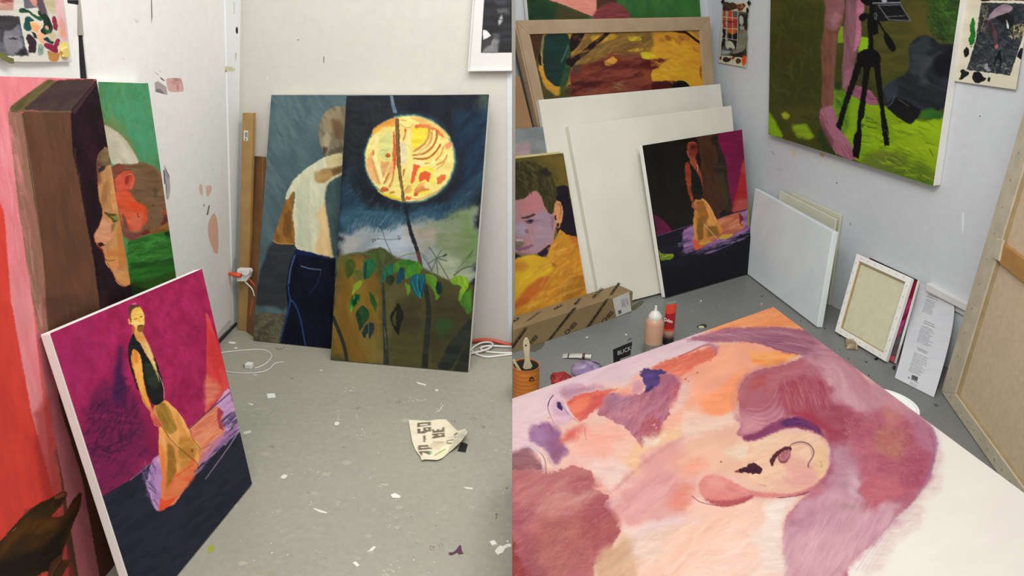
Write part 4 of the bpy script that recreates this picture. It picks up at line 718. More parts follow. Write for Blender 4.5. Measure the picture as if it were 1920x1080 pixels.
# coil by the wall at the right
cord('extension_cord', cpath([(876, 643), (890, 638.5), (905, 637), (922, 637.5), (938, 642), (950, 645), (959.5, 646)], pl=off(LB, .014)), .008, mat('orange_cord', '#cf5a44', .45, '#c4523e'), 'orange cord at the foot of the back wall, right of the moon painting')
c1 = chaikin(A([fl(x, y, z) for x, y, z in ((959.5, 650, .006), (935, 649, .008), (915, 648, .016), (901, 651, .012), (902, 656, .006), (915, 660, .006), (940, 662, .006), (959.5, 661.5, .006))]), 3, False)
cord('white_cord', c1, .0048, CABW, 'white power cord folded back on itself, inner loop on the floor by the orange cord')
c2 = chaikin(A([fl(x, y, z) for x, y, z in ((959.5, 664, .006), (935, 667, .006), (912, 670, .006), (895, 665, .006), (883, 658, .006), (886, 652, .008), (900, 643, .014), (915, 641, .02), (925, 644, .02), (922, 651, .02), (908, 657, .018), (890, 661, .014), (878, 664, .006))]), 3, False)
cord('white_cord', c2, .0048, CABW, 'white power cord, outer loop lying nearest the moon painting on the floor')
# ---------------------------------------------------------------- framed print, cut by the partition's return
fr = off(LB, .03); fq = lambda pts, g=.03: [hit(x, y, *off(LB, g)) for x, y in pts]
c = hit(920, 60, *fr); r = thing('framed_print', c, 'white framed black and white photograph high on the back wall', 'picture')
def bar(name, pts, g0, g1, m):
    f = fq(pts, g1); MB().prism(f, -LB[1] * (g1 - g0)).build(name, m, r, bevel=.001)
FRW = mat('white_frame', '#d8d6d2', .35, spec=.5)
bar('frame_rail', [(876.5, 134), (959.6, 133), (959.6, 130), (879, 131)], .002, .034, FRW); bar('frame_rail', [(888.5, -30), (891, -30), (879.5, 131), (876.5, 134)], .002, .034, FRW)
def print_art(P):
    a = Art(P, '#d6d3d0', 61, .01); a.p([(910, -40), (970, -40), (970, 98.5), (901.5, 99)], '#2c2c2e', sm=0, w=0, f=.5, c2='#35353a', v=.1)
    a.at(860, 0, 7.2); a.p([(330, 400), (380, 410), (440, 480), (330, 545)], '#d9d6d4', f=.7); a.p([(325, 545), (440, 492), (430, 570), (380, 640), (312, 680)], '#454243', f=.7)
    a.p([(320, 710), (340, 660), (430, 600), (460, 520), (540, 540), (520, 640), (525, 712)], '#7d7a7c', f=3, c2='#979496'); a.p([(500, 125), (660, 120), (680, 190), (520, 185)], '#5c5c5f', f=4); a.e(565, 270, 26, 66, '#a5a3a4', rot=15, f=2.5); a.l([(535, 262), (598, 265)], .8, '#2a2a2c')
    a.p([(480, 0), (640, 0), (640, 60), (520, 60)], '#45474c', f=6); a.p([(470, 440), (545, 440), (540, 700), (480, 700)], '#6f6e70', f=4, a=.6); return a
q = fq([(891, -30), (959.6, -30), (959.6, 130), (879.5, 131)], .022); q = [q[0], q[1], q[2], q[3]]
sheet('print', q, 1.0, print_art, FLAT, r)
# ---------------------------------------------------------------- collage sheet taped to the left wall
def collage_art(P):
    a = Art(P, '#d9d5cc', 71, .02, '#cfcabf'); a.at(0, 0, 8.306)
    a.p([(-200, -60), (210, -60), (205, 165), (-200, 160)], '#cfa294', f=1, c2='#c49484', sm=0); a.e(90, 10, 110, 35, '#a05a5a', f=3, c2='#b46a64'); a.l([(0, 20), (90, 0), (180, 25)], 2, '#7a4448', a=.7)
    a.p([(-200, 240), (298, 252), (392, 862), (-200, 868)], '#5d5c66', sm=0, f=.6, c2='#6b6a74'); a.p([(-200, 240), (290, 252), (318, 420), (270, 350), (240, 420), (180, 470), (60, 480), (40, 660), (10, 660), (-10, 420), (-200, 420)], '#3a383c', f=1.5, c2='#464448')
    a.p([(60, 480), (190, 470), (260, 400), (300, 420), (330, 600), (300, 760), (220, 850), (120, 860), (60, 740), (45, 600)], '#77767f', f=3, c2='#85848c'); a.p([(130, 600), (200, 580), (265, 600), (200, 615)], '#2f2d32', f=1.6); a.p([(290, 560), (345, 560), (345, 590), (300, 590)], '#4a484e', f=2); a.p([(250, 640), (310, 640), (330, 740), (270, 760)], '#8b8a92', f=3); a.p([(220, 820), (330, 740), (392, 862), (280, 868)], '#2c2a2f', f=4); a.l([(200, 820), (290, 850)], 1.6, '#3f3d44')
    a.p([(365, -60), (600, -60), (570, 120), (380, 135)], '#74717c', f=1, c2='#67646f'); a.p([(440, -60), (600, -60), (570, 110), (520, 90), (470, 20)], '#cf9084', f=1.5); a.p([(560, -60), (660, -60), (720, 250), (620, 200), (570, 110)], '#5d4f58', f=2)
    a.p([(650, -60), (830, -60), (850, 200), (780, 215), (720, 150), (680, 60)], '#c9bfa0', f=2, c2='#bab08e'); a.p([(830, -60), (930, -60), (1000, 340), (1050, 620), (940, 640), (900, 400), (860, 220)], '#dfaeb4', f=2.5, c2='#e6bcbc', ang=80); a.p([(860, 290), (950, 290), (1030, 560), (900, 560)], '#e0a090', f=4, a=.7)
    a.p([(280, 170), (310, 130), (370, 125), (470, 180), (580, 260), (650, 230), (640, 330), (560, 300), (430, 190), (330, 205)], '#1f4a36', f=.8, c2='#2a5c40'); a.p([(560, 190), (600, 150), (640, 220), (690, 200), (760, 300), (800, 460), (700, 540), (630, 520), (600, 470), (660, 400), (640, 280)], '#1f2d26', f=1, c2='#25382c')
    a.p([(640, 380), (700, 400), (780, 480), (760, 520), (690, 535), (660, 470)], '#2d5a3a', f=1); a.e(705, 430, 28, 34, '#d5a090', rot=-30); a.p([(360, 400), (390, 260), (440, 245), (520, 320), (470, 350), (475, 470), (400, 485), (350, 440)], '#1c4c4a', f=1, c2='#27605c', ang=70)
    a.p([(455, 345), (520, 335), (590, 360), (610, 400), (590, 450), (560, 500), (530, 490), (480, 470), (465, 400)], '#e0a06c', f=.8, c2='#e8b480'); a.l([(460, 345), (530, 335), (600, 390)], 1.6, '#f3d6a6'); a.p([(530, 500), (640, 505), (680, 550), (640, 600), (690, 640), (640, 670), (600, 650), (560, 590), (540, 560)], '#e2a27a', f=.8, c2='#e8b48c')
    a.p([(470, 480), (530, 510), (550, 600), (500, 580)], '#1c3330', f=1); a.p([(640, 600), (700, 560), (760, 630), (820, 640), (800, 690), (700, 650)], '#1d3c40', f=1); a.p([(390, 560), (420, 515), (480, 560), (540, 640), (520, 810), (440, 825), (400, 800), (425, 700), (385, 610)], '#35262f', f=1, c2='#42303a')
    a.p([(560, 700), (600, 670), (650, 740), (640, 820), (600, 860), (550, 840)], '#7a9488', f=2, c2='#8ea294'); a.p([(575, 690), (605, 680), (615, 720), (590, 750)], '#a9b88c', f=1.2); a.p([(780, 280), (820, 235), (850, 300), (875, 420), (860, 480), (830, 470), (800, 440)], '#8f2740', f=.8, c2='#9c2f48')
    a.p([(640, 680), (680, 655), (820, 700), (830, 620), (870, 585), (910, 610), (905, 680), (870, 720), (885, 800), (860, 830), (760, 790), (660, 730)], '#8d2444', f=.8, c2='#9a2c4c'); a.p([(700, 780), (860, 830), (920, 800), (900, 900), (870, 960), (750, 950), (720, 880)], '#c08a4c', f=1.6, c2='#b47e42')
    a.p([(920, 650), (1000, 640), (1050, 700), (1040, 860), (990, 920), (930, 890), (905, 780)], '#e0c468', f=2, c2='#e8d07c'); a.p([(910, 430), (940, 430), (970, 500), (975, 560), (930, 540)], '#e6a468', f=1.5); a.p([(700, 530), (820, 480), (860, 560), (760, 640)], '#cbb890', f=3, a=.8); return a
cp = off(LW, .016)
cq = [hit(x, y, *cp) for x, y in ((-60, -30), (112, -30), (133, 116), (-60, 114))]
def wavy(amp, n):
    return lambda X, u, v: X + n[None] * (amp * (np.sin(u * 7 + v * 4) * .5 + .5 + .6 * v * v))
r = thing('reference_collage', hit(60, 60, *cp), 'paint-smeared reference sheet with grey portrait photo taped high on the left wall', 'collage')
sheet('paper', cq, .8, collage_art, FLAT, r, bend=wavy(.004, LW[1]), t=.0006)
tp = off(LW, .026)
MB().prism([hit(x, y, *tp) for x, y in ((-4, 97), (6, 98), (16, 107), (26, 110), (26.5, 119.5), (18, 119), (4, 110), (-4, 108))], -LW[1] * .001).build('masking_tape', mat('olive_tape', '#6d6e3c', .5, '#5c5c34'), r)
for cx, cy, s in ((120, 98, 13),):
    mb = MB(); P = [hit(cx + s * math.cos(g) * R_(.6, 1.1) * .6, cy + s * math.sin(g) * R_(.7, 1.1), *off(LW, .02)) for g in np.linspace(0, 6.28, 14)[:-1]]; mb.prism(P, LW[1] * .006)
    mb.build('dried_paint', mat('yellow_paint', '#ddc878', .4, '#d8c070', 30), r, bevel=.002)
# ---------------------------------------------------------------- crumpled paper and small scraps on the floor
z5 = (750, 770, 9.82)
outl = [(158, 165), (540, 185), (700, 158), (848, 158), (1060, 375), (1200, 330), (1240, 400), (1130, 560), (960, 720), (780, 870), (690, 905), (450, 895), (400, 912), (375, 840), (280, 720), (225, 560), (190, 380)]
def paper_art(P):
    a = Art(P, '#e9e0c6', 81, .02, '#e3d9bd'); a.at(*z5)
    g = '#756a58'
    R4 = lambda pts, c=g: a.p(pts, c, sm=0, w=.15, f=.5, v=.04)
    R4([(315, 225), (568, 205), (570, 265), (318, 305)]); R4([(372, 250), (512, 240), (512, 262), (372, 275)], '#e9e0c6'); R4([(318, 335), (372, 330), (378, 385), (430, 370), (425, 310), (575, 300), (572, 385), (520, 385), (450, 420), (322, 420)])
    R4([(375, 350), (410, 345), (410, 372), (378, 385)], '#e9e0c6'); R4([(480, 325), (520, 322), (520, 350), (485, 352)], '#e9e0c6'); R4([(425, 455), (472, 455), (472, 578), (425, 576)])
    R4([(332, 640), (515, 630), (520, 660), (595, 690), (590, 705), (332, 728)]); R4([(385, 672), (540, 662), (540, 675), (385, 690)], '#e9e0c6'); R4([(338, 748), (520, 738), (560, 790), (540, 812), (480, 790), (420, 770), (405, 830), (385, 820)])
    R4([(583, 350), (625, 338), (632, 370), (675, 372), (672, 345), (725, 338), (730, 362), (778, 345), (775, 308), (818, 300), (820, 390), (600, 410)]); R4([(590, 425), (820, 405), (820, 485), (745, 490), (620, 515), (590, 512), (600, 480), (650, 460), (590, 455)]); R4([(700, 440), (760, 430), (762, 462), (712, 465)], '#d9d0b6')
    R4([(985, 450), (1045, 395), (1060, 425), (1005, 465)]); R4([(1000, 480), (1040, 475), (1020, 500)]); R4([(855, 545), (1005, 520), (990, 545), (880, 560), (885, 585), (960, 590), (945, 615), (850, 612)], '#8f8672'); R4([(860, 500), (1000, 480), (1000, 490), (862, 508)], '#a99f88')
    a.p([(530, 640), (640, 560), (820, 560), (830, 620), (720, 720), (560, 690)], '#dccfae', f=2, c2='#cfc2a0'); a.l([(620, 560), (640, 590), (820, 575)], .5, '#a3977c'); a.l([(640, 820), (760, 750), (835, 712)], 1.6, '#4c7a30', c2='#9aa93c'); a.p([(540, 740), (590, 735), (590, 800), (540, 800)], '#6fae7a', f=2, a=.7); a.p([(640, 800), (840, 700), (830, 800), (700, 850)], '#d9dfa0', f=4, a=.6)
    a.p([(1080, 400), (1250, 330), (1250, 420), (1000, 760), (830, 860), (900, 700)], '#c9c3ae', f=3, c2='#b9b49f', a=.9); return a
X0 = [fl(x / z5[2] + z5[0], y / z5[2] + z5[1]) for x, y in outl]
bm = bmesh.new(); vs = [bm.verts.new(p) for p in X0]; bmesh.ops.triangulate(bm, faces=[bm.faces.new(vs)], ngon_method='EAR_CLIP')
for _ in range(5): bmesh.ops.subdivide_edges(bm, edges=bm.edges[:], cuts=1, use_grid_fill=True)
bm.verts.index_update(); X = A([v.co for v in bm.verts]); Fx = [tuple(v.index for v in f.verts) for f in bm.faces]; bm.free()
Pp = proj(X); C = lin(paper_art(Pp).C); zz = (Pp - A(z5[:2])) * z5[2]
h = .002 + .012 * fbm(X[:, 0] * 16, X[:, 1] * 16, 5, 2) * np.clip((zz[:, 1] - 200) / 300, .1, 1) + .03 * np.clip((zz[:, 0] - 900) / 300, 0, 1) ** 1.5
Xh = A([hit(px, py, A([0, 0, hh]), A([0, 0, 1.])) for (px, py), hh in zip(Pp, h)])
mb = MB(); mb.add(Xh, Fx); mb.c = [tuple(c_) for c_ in C]
c = fl(812, 825); o = mb.build('crumpled_paper', FLAT, None, org=c, smooth=True); so = o.modifiers.new('t', 'SOLIDIFY'); so.thickness = .0004
tag(o, 'torn cream paper scrap with grey block lettering, on the grey floor', 'paper')
BLK = mat('black_tape', '#1b1b1a', .6)
q = [fl(x / z5[2] + z5[0], y / z5[2] + z5[1], .004) for x, y in ((1135, 575), (1248, 612), (1205, 755), (1058, 735))]
tag(MB().prism(q, A([0, 0, -.0035])).build('tape_scrap', BLK, None, org=A([q[0][0], q[0][1], 0]), bevel=.001), 'small black tape scrap beside the torn paper', 'tape')
q = [fl(x, y, .003) for x, y in ((500, 738), (515, 737.5), (517, 744.5), (502, 746))]
tag(MB().prism(q, A([0, 0, -.0025])).build('paper_scrap', mat('paper_white', '#e9e7e0', .7), None, org=A([q[0][0], q[0][1], 0])), 'small square white paper scrap on the floor beside the magenta painting', 'paper')
# ================================================================ RIGHT ROOM: paintings
def pod_art(P):                                               # green painting cut by the top of the picture
    a = Art(P, '#33602f', 101, .06, '#3b6c36', 75, 20, 6); a.at(960, 0, 4.923)
    a.p([(140, -200), (300, -10), (480, 60), (720, 150), (700, 400), (150, 400)], '#4e4626', f=2, c2='#3f4124'); a.p([(140, -200), (280, -20), (400, 60), (420, 150), (300, 400), (140, 400)], '#26452a', f=8, c2='#1e3a26')
    a.p([(310, -10), (300, -250), (775, -250), (783, 110), (738, 150), (600, 100), (460, 40)], '#dd9483', sm=0, f=.8, c2='#d68a7a'); a.p([(775, -250), (970, -250), (965, 40), (783, 110)], '#5a3a2c', f=1.2, c2='#4c3426', sm=0); a.l([(300, -5), (460, 40), (600, 100), (730, 155)], 1.2, '#4a3a22')
    a.p([(730, 200), (760, 110), (830, 50), (900, 22), (970, 25), (1030, 60), (1080, 110), (1110, 200)], '#7c3a3c', f=2, c2='#8a4444', v=.12); a.p([(1600, -200), (1740, -200), (1740, 300), (1500, 300)], '#3f7a34', f=20, a=.6); return a
def autumn_art(P):                                            # framed painting, yellow and dark red
    a = Art(P, '#b98a34', 111, .06, '#c79238', 20, 20, 6); a.at(960, 0, 4.923)
    a.p([(1280, 330), (1760, 270), (1790, 800), (1280, 760)], '#d09a2c', f=3, c2='#cb8f30', ang=10); a.p([(1280, 620), (1760, 600), (1790, 900), (1280, 900)], '#d2a32a', f=8, a=.7)
    a.p([(560, 300), (1280, 280), (1300, 440), (1200, 500), (1000, 520), (820, 600), (600, 620), (540, 500)], '#8a6c34', f=4, c2='#7b5c30', ang=-30, v=.12); a.p([(740, 330), (960, 315), (970, 350), (820, 400), (720, 370)], '#c08a2c', f=3, c2='#c9a032'); a.p([(1060, 340), (1180, 330), (1200, 370), (1130, 385), (1075, 370)], '#c9b52c', f=1.5, c2='#b49a2c'); a.p([(1060, 470), (1140, 445), (1220, 450), (1170, 480)], '#c9a52c', f=1.5)
    a.p([(1180, 480), (1270, 480), (1340, 530), (1220, 550)], '#d0c02c', f=1, c2='#c8b428')
    a.p([(540, 640), (620, 600), (760, 580), (850, 520), (960, 470), (1060, 500), (1180, 500), (1210, 550), (1380, 540), (1500, 530), (1410, 560), (1370, 620), (1290, 650), (1285, 750), (1480, 745), (1560, 760), (1560, 950), (540, 950)], '#6f3428', f=1, c2='#7d4030', v=.12, w2=2, ang=-12)
    a.p([(980, 480), (1200, 470), (1160, 520), (1000, 560)], '#7c5236', f=3, a=.7); a.p([(700, 580), (900, 560), (1100, 560), (1300, 600), (1280, 640), (1000, 640), (700, 640)], '#58231f', f=3, a=.8, c2='#6a2a24'); a.p([(1190, 560), (1400, 545), (1360, 625), (1230, 645), (1170, 600)], '#5a1c1c', f=2)
    a.p([(850, 570), (935, 520), (980, 560), (930, 600), (865, 612)], '#c9903c', f=.8, c2='#d09a44'); a.p([(560, 600), (640, 590), (640, 660), (560, 700)], '#4a4034', f=3, a=.8)
    a.p([(540, 780), (640, 740), (900, 750), (800, 790), (600, 840), (545, 900)], '#451a1e', f=3, c2='#56241f'); a.p([(1290, 760), (1480, 745), (1600, 800), (1590, 950), (1280, 950)], '#4a1a1a', f=2); a.p([(780, 650), (1120, 620), (1180, 680), (860, 720)], '#8a463a', f=4, a=.7); a.p([(640, 830), (1100, 780), (1180, 830), (700, 880)], '#84503c', f=4, a=.7)
    a.p([(920, 770), (1030, 750), (1040, 800), (980, 830), (940, 800)], '#8f7450', f=2, a=.8); a.p([(1200, 640), (1280, 660), (1280, 740), (1230, 740)], '#8a4a2c', f=3, a=.8)
    a.e(1555, 800, 78, 60, '#150f12', f=.8); a.p([(1480, 790), (1640, 780), (1640, 950), (1470, 950)], '#150f12', f=1)
    a.p([(160, 300), (300, 310), (270, 520), (240, 620), (300, 800), (420, 900), (540, 760), (560, 960), (170, 960)], '#4a4428', f=2, c2='#5a4c2a'); a.p([(160, 300), (290, 310), (250, 480), (200, 600), (170, 400)], '#50351f', f=2, c2='#46301f')
    a.p([(300, 310), (510, 300), (545, 400), (545, 600), (520, 760), (440, 810), (360, 770), (300, 700), (280, 520)], '#22322e', f=1.2, c2='#1d3a34', v=.1); a.p([(510, 380), (545, 420), (540, 640), (500, 820), (440, 900), (440, 780), (490, 600)], '#36502f', f=3, c2='#2c4630', a=.9); a.l([(290, 330), (275, 420), (265, 560), (290, 600)], 2, '#8f9a84', a=.8); a.l([(520, 420), (480, 520), (455, 570)], 1.6, '#6f8478', a=.8); a.p([(245, 490), (265, 490), (275, 600), (262, 610), (240, 560)], '#1d1a16', f=.8)
    a.p([(550, 310), (680, 300), (620, 420), (540, 490), (528, 390)], '#241619', f=1); a.l([(900, 290), (830, 350), (720, 440), (620, 520), (530, 570)], 6, '#241517', w1=14, f=.8); a.l([(680, 310), (620, 430), (545, 500)], 1.4, '#c9864a', a=.8); a.l([(700, 420), (640, 470), (545, 540)], 1.4, '#c98a50', a=.7)
    a.p([(540, 560), (600, 560), (560, 620), (540, 630)], '#1f1517', f=1); a.l([(1500, 285), (1600, 295), (1660, 340), (1735, 395)], 4.4, '#2a1716', sm=1); a.l([(1580, 280), (1640, 320)], 3.5, '#2a1716'); a.p([(1480, 290), (1600, 290), (1580, 310)], '#3c2018', f=2)
    for x, y, s in ((1385, 370, 20), (1440, 350, 22), (1550, 400, 16), (1560, 350, 22), (1490, 350, 14), (1610, 350, 24), (1520, 380, 18)): a.e(x, y, s * 1.6, s, random.choice(['#a4682c', '#8c5528', '#b5762e']), rot=R_(0, 90), f=2, a=.85)
    a.l([(1670, 430), (1690, 470), (1730, 480)], .8, '#7a4420'); a.p([(1730, 620), (1752, 610), (1752, 740), (1735, 700)], '#7a4020', f=1.5, a=.8)
    a.p([(1640, 270), (1760, 270), (1740, 360), (1680, 320)], '#a07a40', f=3, a=.8)
    a.hatch([(1290, 400), (1740, 400), (1750, 740), (1300, 740)], ['#d9a838', '#c68c28', '#dcae30'], 60, 24, 7, 15, .35, 40); a.hatch([(560, 620), (1200, 560), (1280, 900), (560, 920)], ['#8a4a38', '#5c2a22', '#7c3430', '#4c2020'], 110, 24, 5, -10, .4, 25)
    a.hatch([(560, 330), (1280, 320), (1200, 480), (700, 560)], ['#a5803c', '#6f5430', '#94703a'], 70, 18, 5, -25, .4, 30); return a
def small_grey_art(P):
    a = Art(P, '#7b8183', 121, .06, '#888c8c', 10, 20, 7); a.at(960, 0, 2); a.p([(-20, 545), (60, 540), (70, 600), (-20, 600)], '#a48f92', f=5, c2='#b09a9a'); return a
def portrait_art(P):
    a = Art(P, '#5f5424', 131, .08, '#6c5c28', 80, 16, 6); a.at(960, 280, 3.375)
    a.p([(-40, 60), (110, 50), (300, 120), (320, 240), (100, 200), (-40, 200)], '#4c4622', f=12, c2='#574f26', a=.8); a.p([(240, 80), (340, 60), (360, 200), (290, 230)], '#75602a', f=10, a=.7)
    a.p([(270, 240), (350, 222), (420, 552), (470, 640), (300, 620), (270, 400)], '#1d1620', f=1.5, c2='#231a26')
    a.p([(-60, 320), (10, 320), (120, 260), (160, 250), (210, 330), (270, 330), (280, 480), (260, 600), (170, 665), (60, 670), (-10, 640), (-60, 600)], '#ab7a7c', f=1.2, c2='#a98286', ang=70)
    a.p([(130, 420), (210, 380), (250, 430), (250, 560), (170, 650), (110, 640), (150, 540)], '#9a8494', f=4, c2='#a08a98', a=.8); a.p([(10, 470), (70, 450), (110, 500), (90, 560), (40, 560), (5, 520)], '#9a8fa4', f=4, c2='#a093a8', a=.85); a.p([(60, 330), (160, 260), (200, 350), (150, 400), (60, 400)], '#b5757a', f=5, a=.8)
    a.p([(-60, 330), (-60, 100), (0, 90), (90, 72), (150, 85), (210, 120), (250, 160), (275, 220), (290, 290), (275, 330), (265, 410), (235, 410), (210, 370), (190, 310), (160, 262), (120, 265), (90, 310), (0, 325)], '#3b3620', f=1.2, c2='#4a4426', v=.14, ang=60)
    a.hatch([(0, 100), (150, 90), (250, 170), (280, 300), (240, 400), (200, 300), (130, 250), (20, 310)], ['#2c2a18', '#5a5230', '#4a4224', '#38331c'], 70, 22, 6, 60, .55, 40); a.p([(160, 140), (215, 120), (260, 160), (220, 180)], '#26241a', f=3, a=.7)
    a.p([(55, 430), (90, 425), (148, 405), (150, 415), (100, 438), (60, 440)], '#4a3438', f=1); a.p([(80, 455), (110, 440), (145, 445), (130, 468), (100, 470)], '#5a4a5c', f=1.2); a.e(118, 453, 11, 8, '#241a24'); a.l([(135, 460), (175, 445)], 1, '#6a5468'); a.p([(-10, 465), (8, 470), (6, 500), (-10, 500)], '#3c2c36', f=1)
    a.p([(78, 510), (105, 500), (108, 530), (88, 535)], '#8f6a6a', f=1.6); a.p([(5, 590), (20, 585), (60, 580), (85, 590), (60, 620), (30, 630), (8, 620)], '#7a6a5c', f=2, c2='#6a5a48'); a.p([(20, 570), (70, 565), (72, 580), (30, 582)], '#aaa0b6', f=1.4)
    a.p([(20, 630), (70, 618), (135, 600), (130, 618), (70, 640), (35, 645)], '#7c5a70', f=1); a.p([(-60, 690), (0, 700), (30, 650), (60, 680), (20, 760), (-60, 760)], '#26202c', f=1.4); a.p([(0, 640), (60, 655), (150, 665), (210, 640), (160, 680), (60, 680)], '#7a6a5e', f=2, a=.9)
    a.p([(280, 325), (305, 330), (322, 370), (320, 440), (300, 500), (280, 490), (268, 420), (266, 360)], '#c08050', f=1, c2='#c98f60'); a.l([(282, 345), (305, 345), (312, 390), (300, 440)], 1.3, '#7a4432', a=.8); a.p([(268, 420), (280, 415), (282, 445), (272, 448)], '#2c1a1c'); a.p([(283, 465), (300, 468), (296, 492), (284, 490)], '#2a2224', f=.7); a.p([(240, 420), (268, 430), (260, 520), (250, 500)], '#8d7278', f=1.4)
    a.p([(160, 660), (245, 600), (230, 690), (180, 690)], '#2c2030', f=1.4); a.p([(300, 500), (320, 520), (360, 545), (415, 555), (440, 640), (480, 860), (520, 1080), (-60, 1100), (-60, 760), (40, 690), (130, 665), (215, 690), (250, 600), (280, 560)], '#bd842c', f=1.2, c2='#c98e30', ang=-40, v=.08)
    a.p([(-60, 740), (20, 690), (120, 665), (210, 690), (280, 745), (240, 790), (150, 830), (80, 900), (0, 990), (-60, 1020)], '#c9a02c', f=3, c2='#d0a82c', ang=-30); a.p([(0, 720), (60, 700), (110, 730), (80, 770), (10, 770)], '#b87a34', f=5, a=.8)
    a.p([(80, 880), (180, 810), (240, 800), (200, 880), (120, 960), (0, 1030), (-40, 1040), (20, 960)], '#b5622a', f=5, c2='#a85626', a=.9); a.p([(360, 545), (420, 560), (440, 620), (400, 620)], '#b0602c', f=3, a=.8); a.p([(260, 960), (300, 880), (360, 820), (440, 800), (470, 880), (380, 940)], '#8f6224', f=5, c2='#a07028', a=.8); a.p([(240, 710), (270, 720), (285, 750), (262, 745)], '#a0692c', f=1.5)
    a.hatch([(240, 600), (420, 570), (480, 880), (100, 1020), (200, 820)], ['#d09a3c', '#a8702a', '#c0762c', '#d8a848'], 90, 26, 7, -45, .35, 40); return a
def smallman_art(P):
    a = Art(P, '#171412', 141, .06, '#1b1715', 80, 20, 6); a.at(1190, 240, 3.375)
    a.p([(380, 60), (480, 40), (530, 30), (600, 300), (620, 520), (520, 580), (400, 440), (420, 200)], '#45291c', f=2, c2='#4e3022', ang=80); a.p([(300, 90), (400, 60), (420, 300), (380, 240)], '#261613', f=4)
    a.p([(520, 38), (700, -10), (760, 500), (620, 530), (600, 400), (580, 220), (540, 120)], '#84194a', f=1.5, c2='#7a1544', v=.1); a.p([(640, 150), (690, 100), (720, 250), (680, 300), (600, 380), (585, 250)], '#6f1440', f=8, a=.7)
    a.p([(480, 55), (525, 42), (530, 110), (570, 180), (585, 260), (590, 400), (612, 460), (610, 520), (570, 545), (540, 560), (570, 500), (555, 380), (520, 290), (495, 270), (490, 230), (530, 225), (520, 130), (480, 90)], '#2a231c', f=1.4, c2='#33291c', v=.15)
    a.p([(520, 300), (560, 280), (600, 440), (590, 500), (570, 500)], '#453a22', f=2, a=.8); a.p([(530, 550), (570, 515), (590, 540), (545, 562)], '#1d1614', f=1); a.l([(495, 240), (530, 248), (560, 245)], 1.4, '#7a4a34', a=.6)
    a.p([(690, 180), (710, 200), (740, 480), (760, 520), (610, 540), (650, 380)], '#a5242c', f=1.5, c2='#b83a3c', v=.1); a.p([(640, 440), (720, 430), (740, 520), (610, 545)], '#b0604c', f=5, a=.7)
    a.p([(120, 545), (180, 580), (240, 650), (140, 680)], '#5a1838', f=1.2, c2='#6a1c40'); a.p([(140, 680), (240, 650), (370, 612), (520, 570), (620, 540), (760, 505), (740, 920), (200, 1090)], '#1d1d30', f=1.2, c2='#15151f', v=.12, ang=-15)
    a.p([(160, 860), (740, 720), (740, 920), (190, 1090)], '#0f1018', f=14, c2='#12131a'); a.p([(300, 650), (370, 615), (620, 545), (735, 510), (735, 640), (640, 690), (480, 750), (310, 800), (305, 720)], '#8a5f90', f=2, c2='#a078a8', v=.12, ang=-15)
    a.p([(520, 575), (680, 530), (670, 560), (690, 600), (690, 640), (580, 690), (480, 720), (380, 780), (372, 700), (440, 640)], '#c06a4c', f=1.2, c2='#cf8464', ang=-20, w2=2, v=.1); a.p([(665, 535), (692, 575), (672, 600), (690, 635), (664, 600), (660, 560)], '#7a2434', f=1); a.hatch([(300, 700), (420, 760), (720, 660), (720, 690), (480, 790), (300, 800)], ['#b896c0', '#4a3a60', '#2a2440', '#9a78a8'], 60, 22, 3, -18, .55, 8)
    a.l([(140, 684), (240, 652), (370, 612)], 1.3, '#7a4a78', sm=0); a.l([(520, 575), (620, 540), (735, 508)], 1.4, '#3c1c30', sm=0); a.l([(480, 790), (600, 740), (720, 680)], 1.6, '#7a6a9a', a=.7)
    a.p([(370, 455), (430, 440), (470, 480), (510, 560), (560, 650), (545, 670), (480, 700), (400, 730), (380, 745), (370, 600), (378, 520)], '#c98440', f=1, c2='#dc9c54', ang=75, v=.1); a.p([(385, 465), (435, 460), (470, 560), (440, 620), (400, 560)], '#a8682c', f=2.4, c2='#94682c'); a.p([(400, 560), (435, 600), (435, 700), (400, 720), (392, 640)], '#8a5e28', f=2); a.p([(460, 620), (520, 620), (540, 680), (460, 690)], '#8f6428', f=2.4)
    a.p([(370, 700), (420, 720), (480, 720), (400, 770), (376, 770)], '#d9603a', f=2); a.p([(405, 725), (480, 708), (490, 720), (440, 738), (405, 738)], '#c9a03c', f=.8); a.p([(530, 690), (570, 672), (620, 668), (625, 682), (580, 702), (535, 704)], '#c9a43c', f=.8); a.l([(440, 610), (530, 710)], 1, '#d9c0b0'); a.l([(430, 450), (480, 500), (520, 600)], 1.2, '#f0bc70', a=.9)
    a.p([(350, 200), (370, 230), (400, 260), (420, 300), (432, 380), (430, 450), (380, 455), (358, 400), (356, 300), (340, 230)], '#141414', f=.9, c2='#1c1e1a'); a.p([(345, 190), (385, 190), (400, 230), (428, 310), (436, 400), (415, 320), (380, 260), (350, 220)], '#8a3c28', f=.9, c2='#9c4c34'); a.l([(398, 235), (398, 275)], 1.1, '#d9b0a0')
    a.p([(318, 220), (345, 215), (358, 290), (356, 380), (375, 470), (362, 475), (335, 400), (318, 300)], '#8c3a22', f=.9, c2='#a04a2a'); a.p([(358, 470), (378, 480), (398, 520), (385, 525), (365, 505)], '#b0604c', f=.8); a.e(365, 135, 33, 50, '#7a3024', rot=-8, f=1.2, c2='#933f2e'); a.p([(330, 120), (345, 88), (375, 85), (395, 100), (355, 110), (342, 170), (335, 170)], '#8a3c2c', f=1); a.p([(352, 110), (380, 100), (390, 130), (360, 140)], '#54201a', f=2); a.l([(332, 150), (342, 180), (350, 190)], 1.4, '#c0705c')
    a.l([(340, 95), (370, 86), (395, 105)], .9, '#c06a4a', a=.7); a.p([(345, 170), (385, 180), (380, 200), (350, 200)], '#a04a34', f=1.5, a=.8)
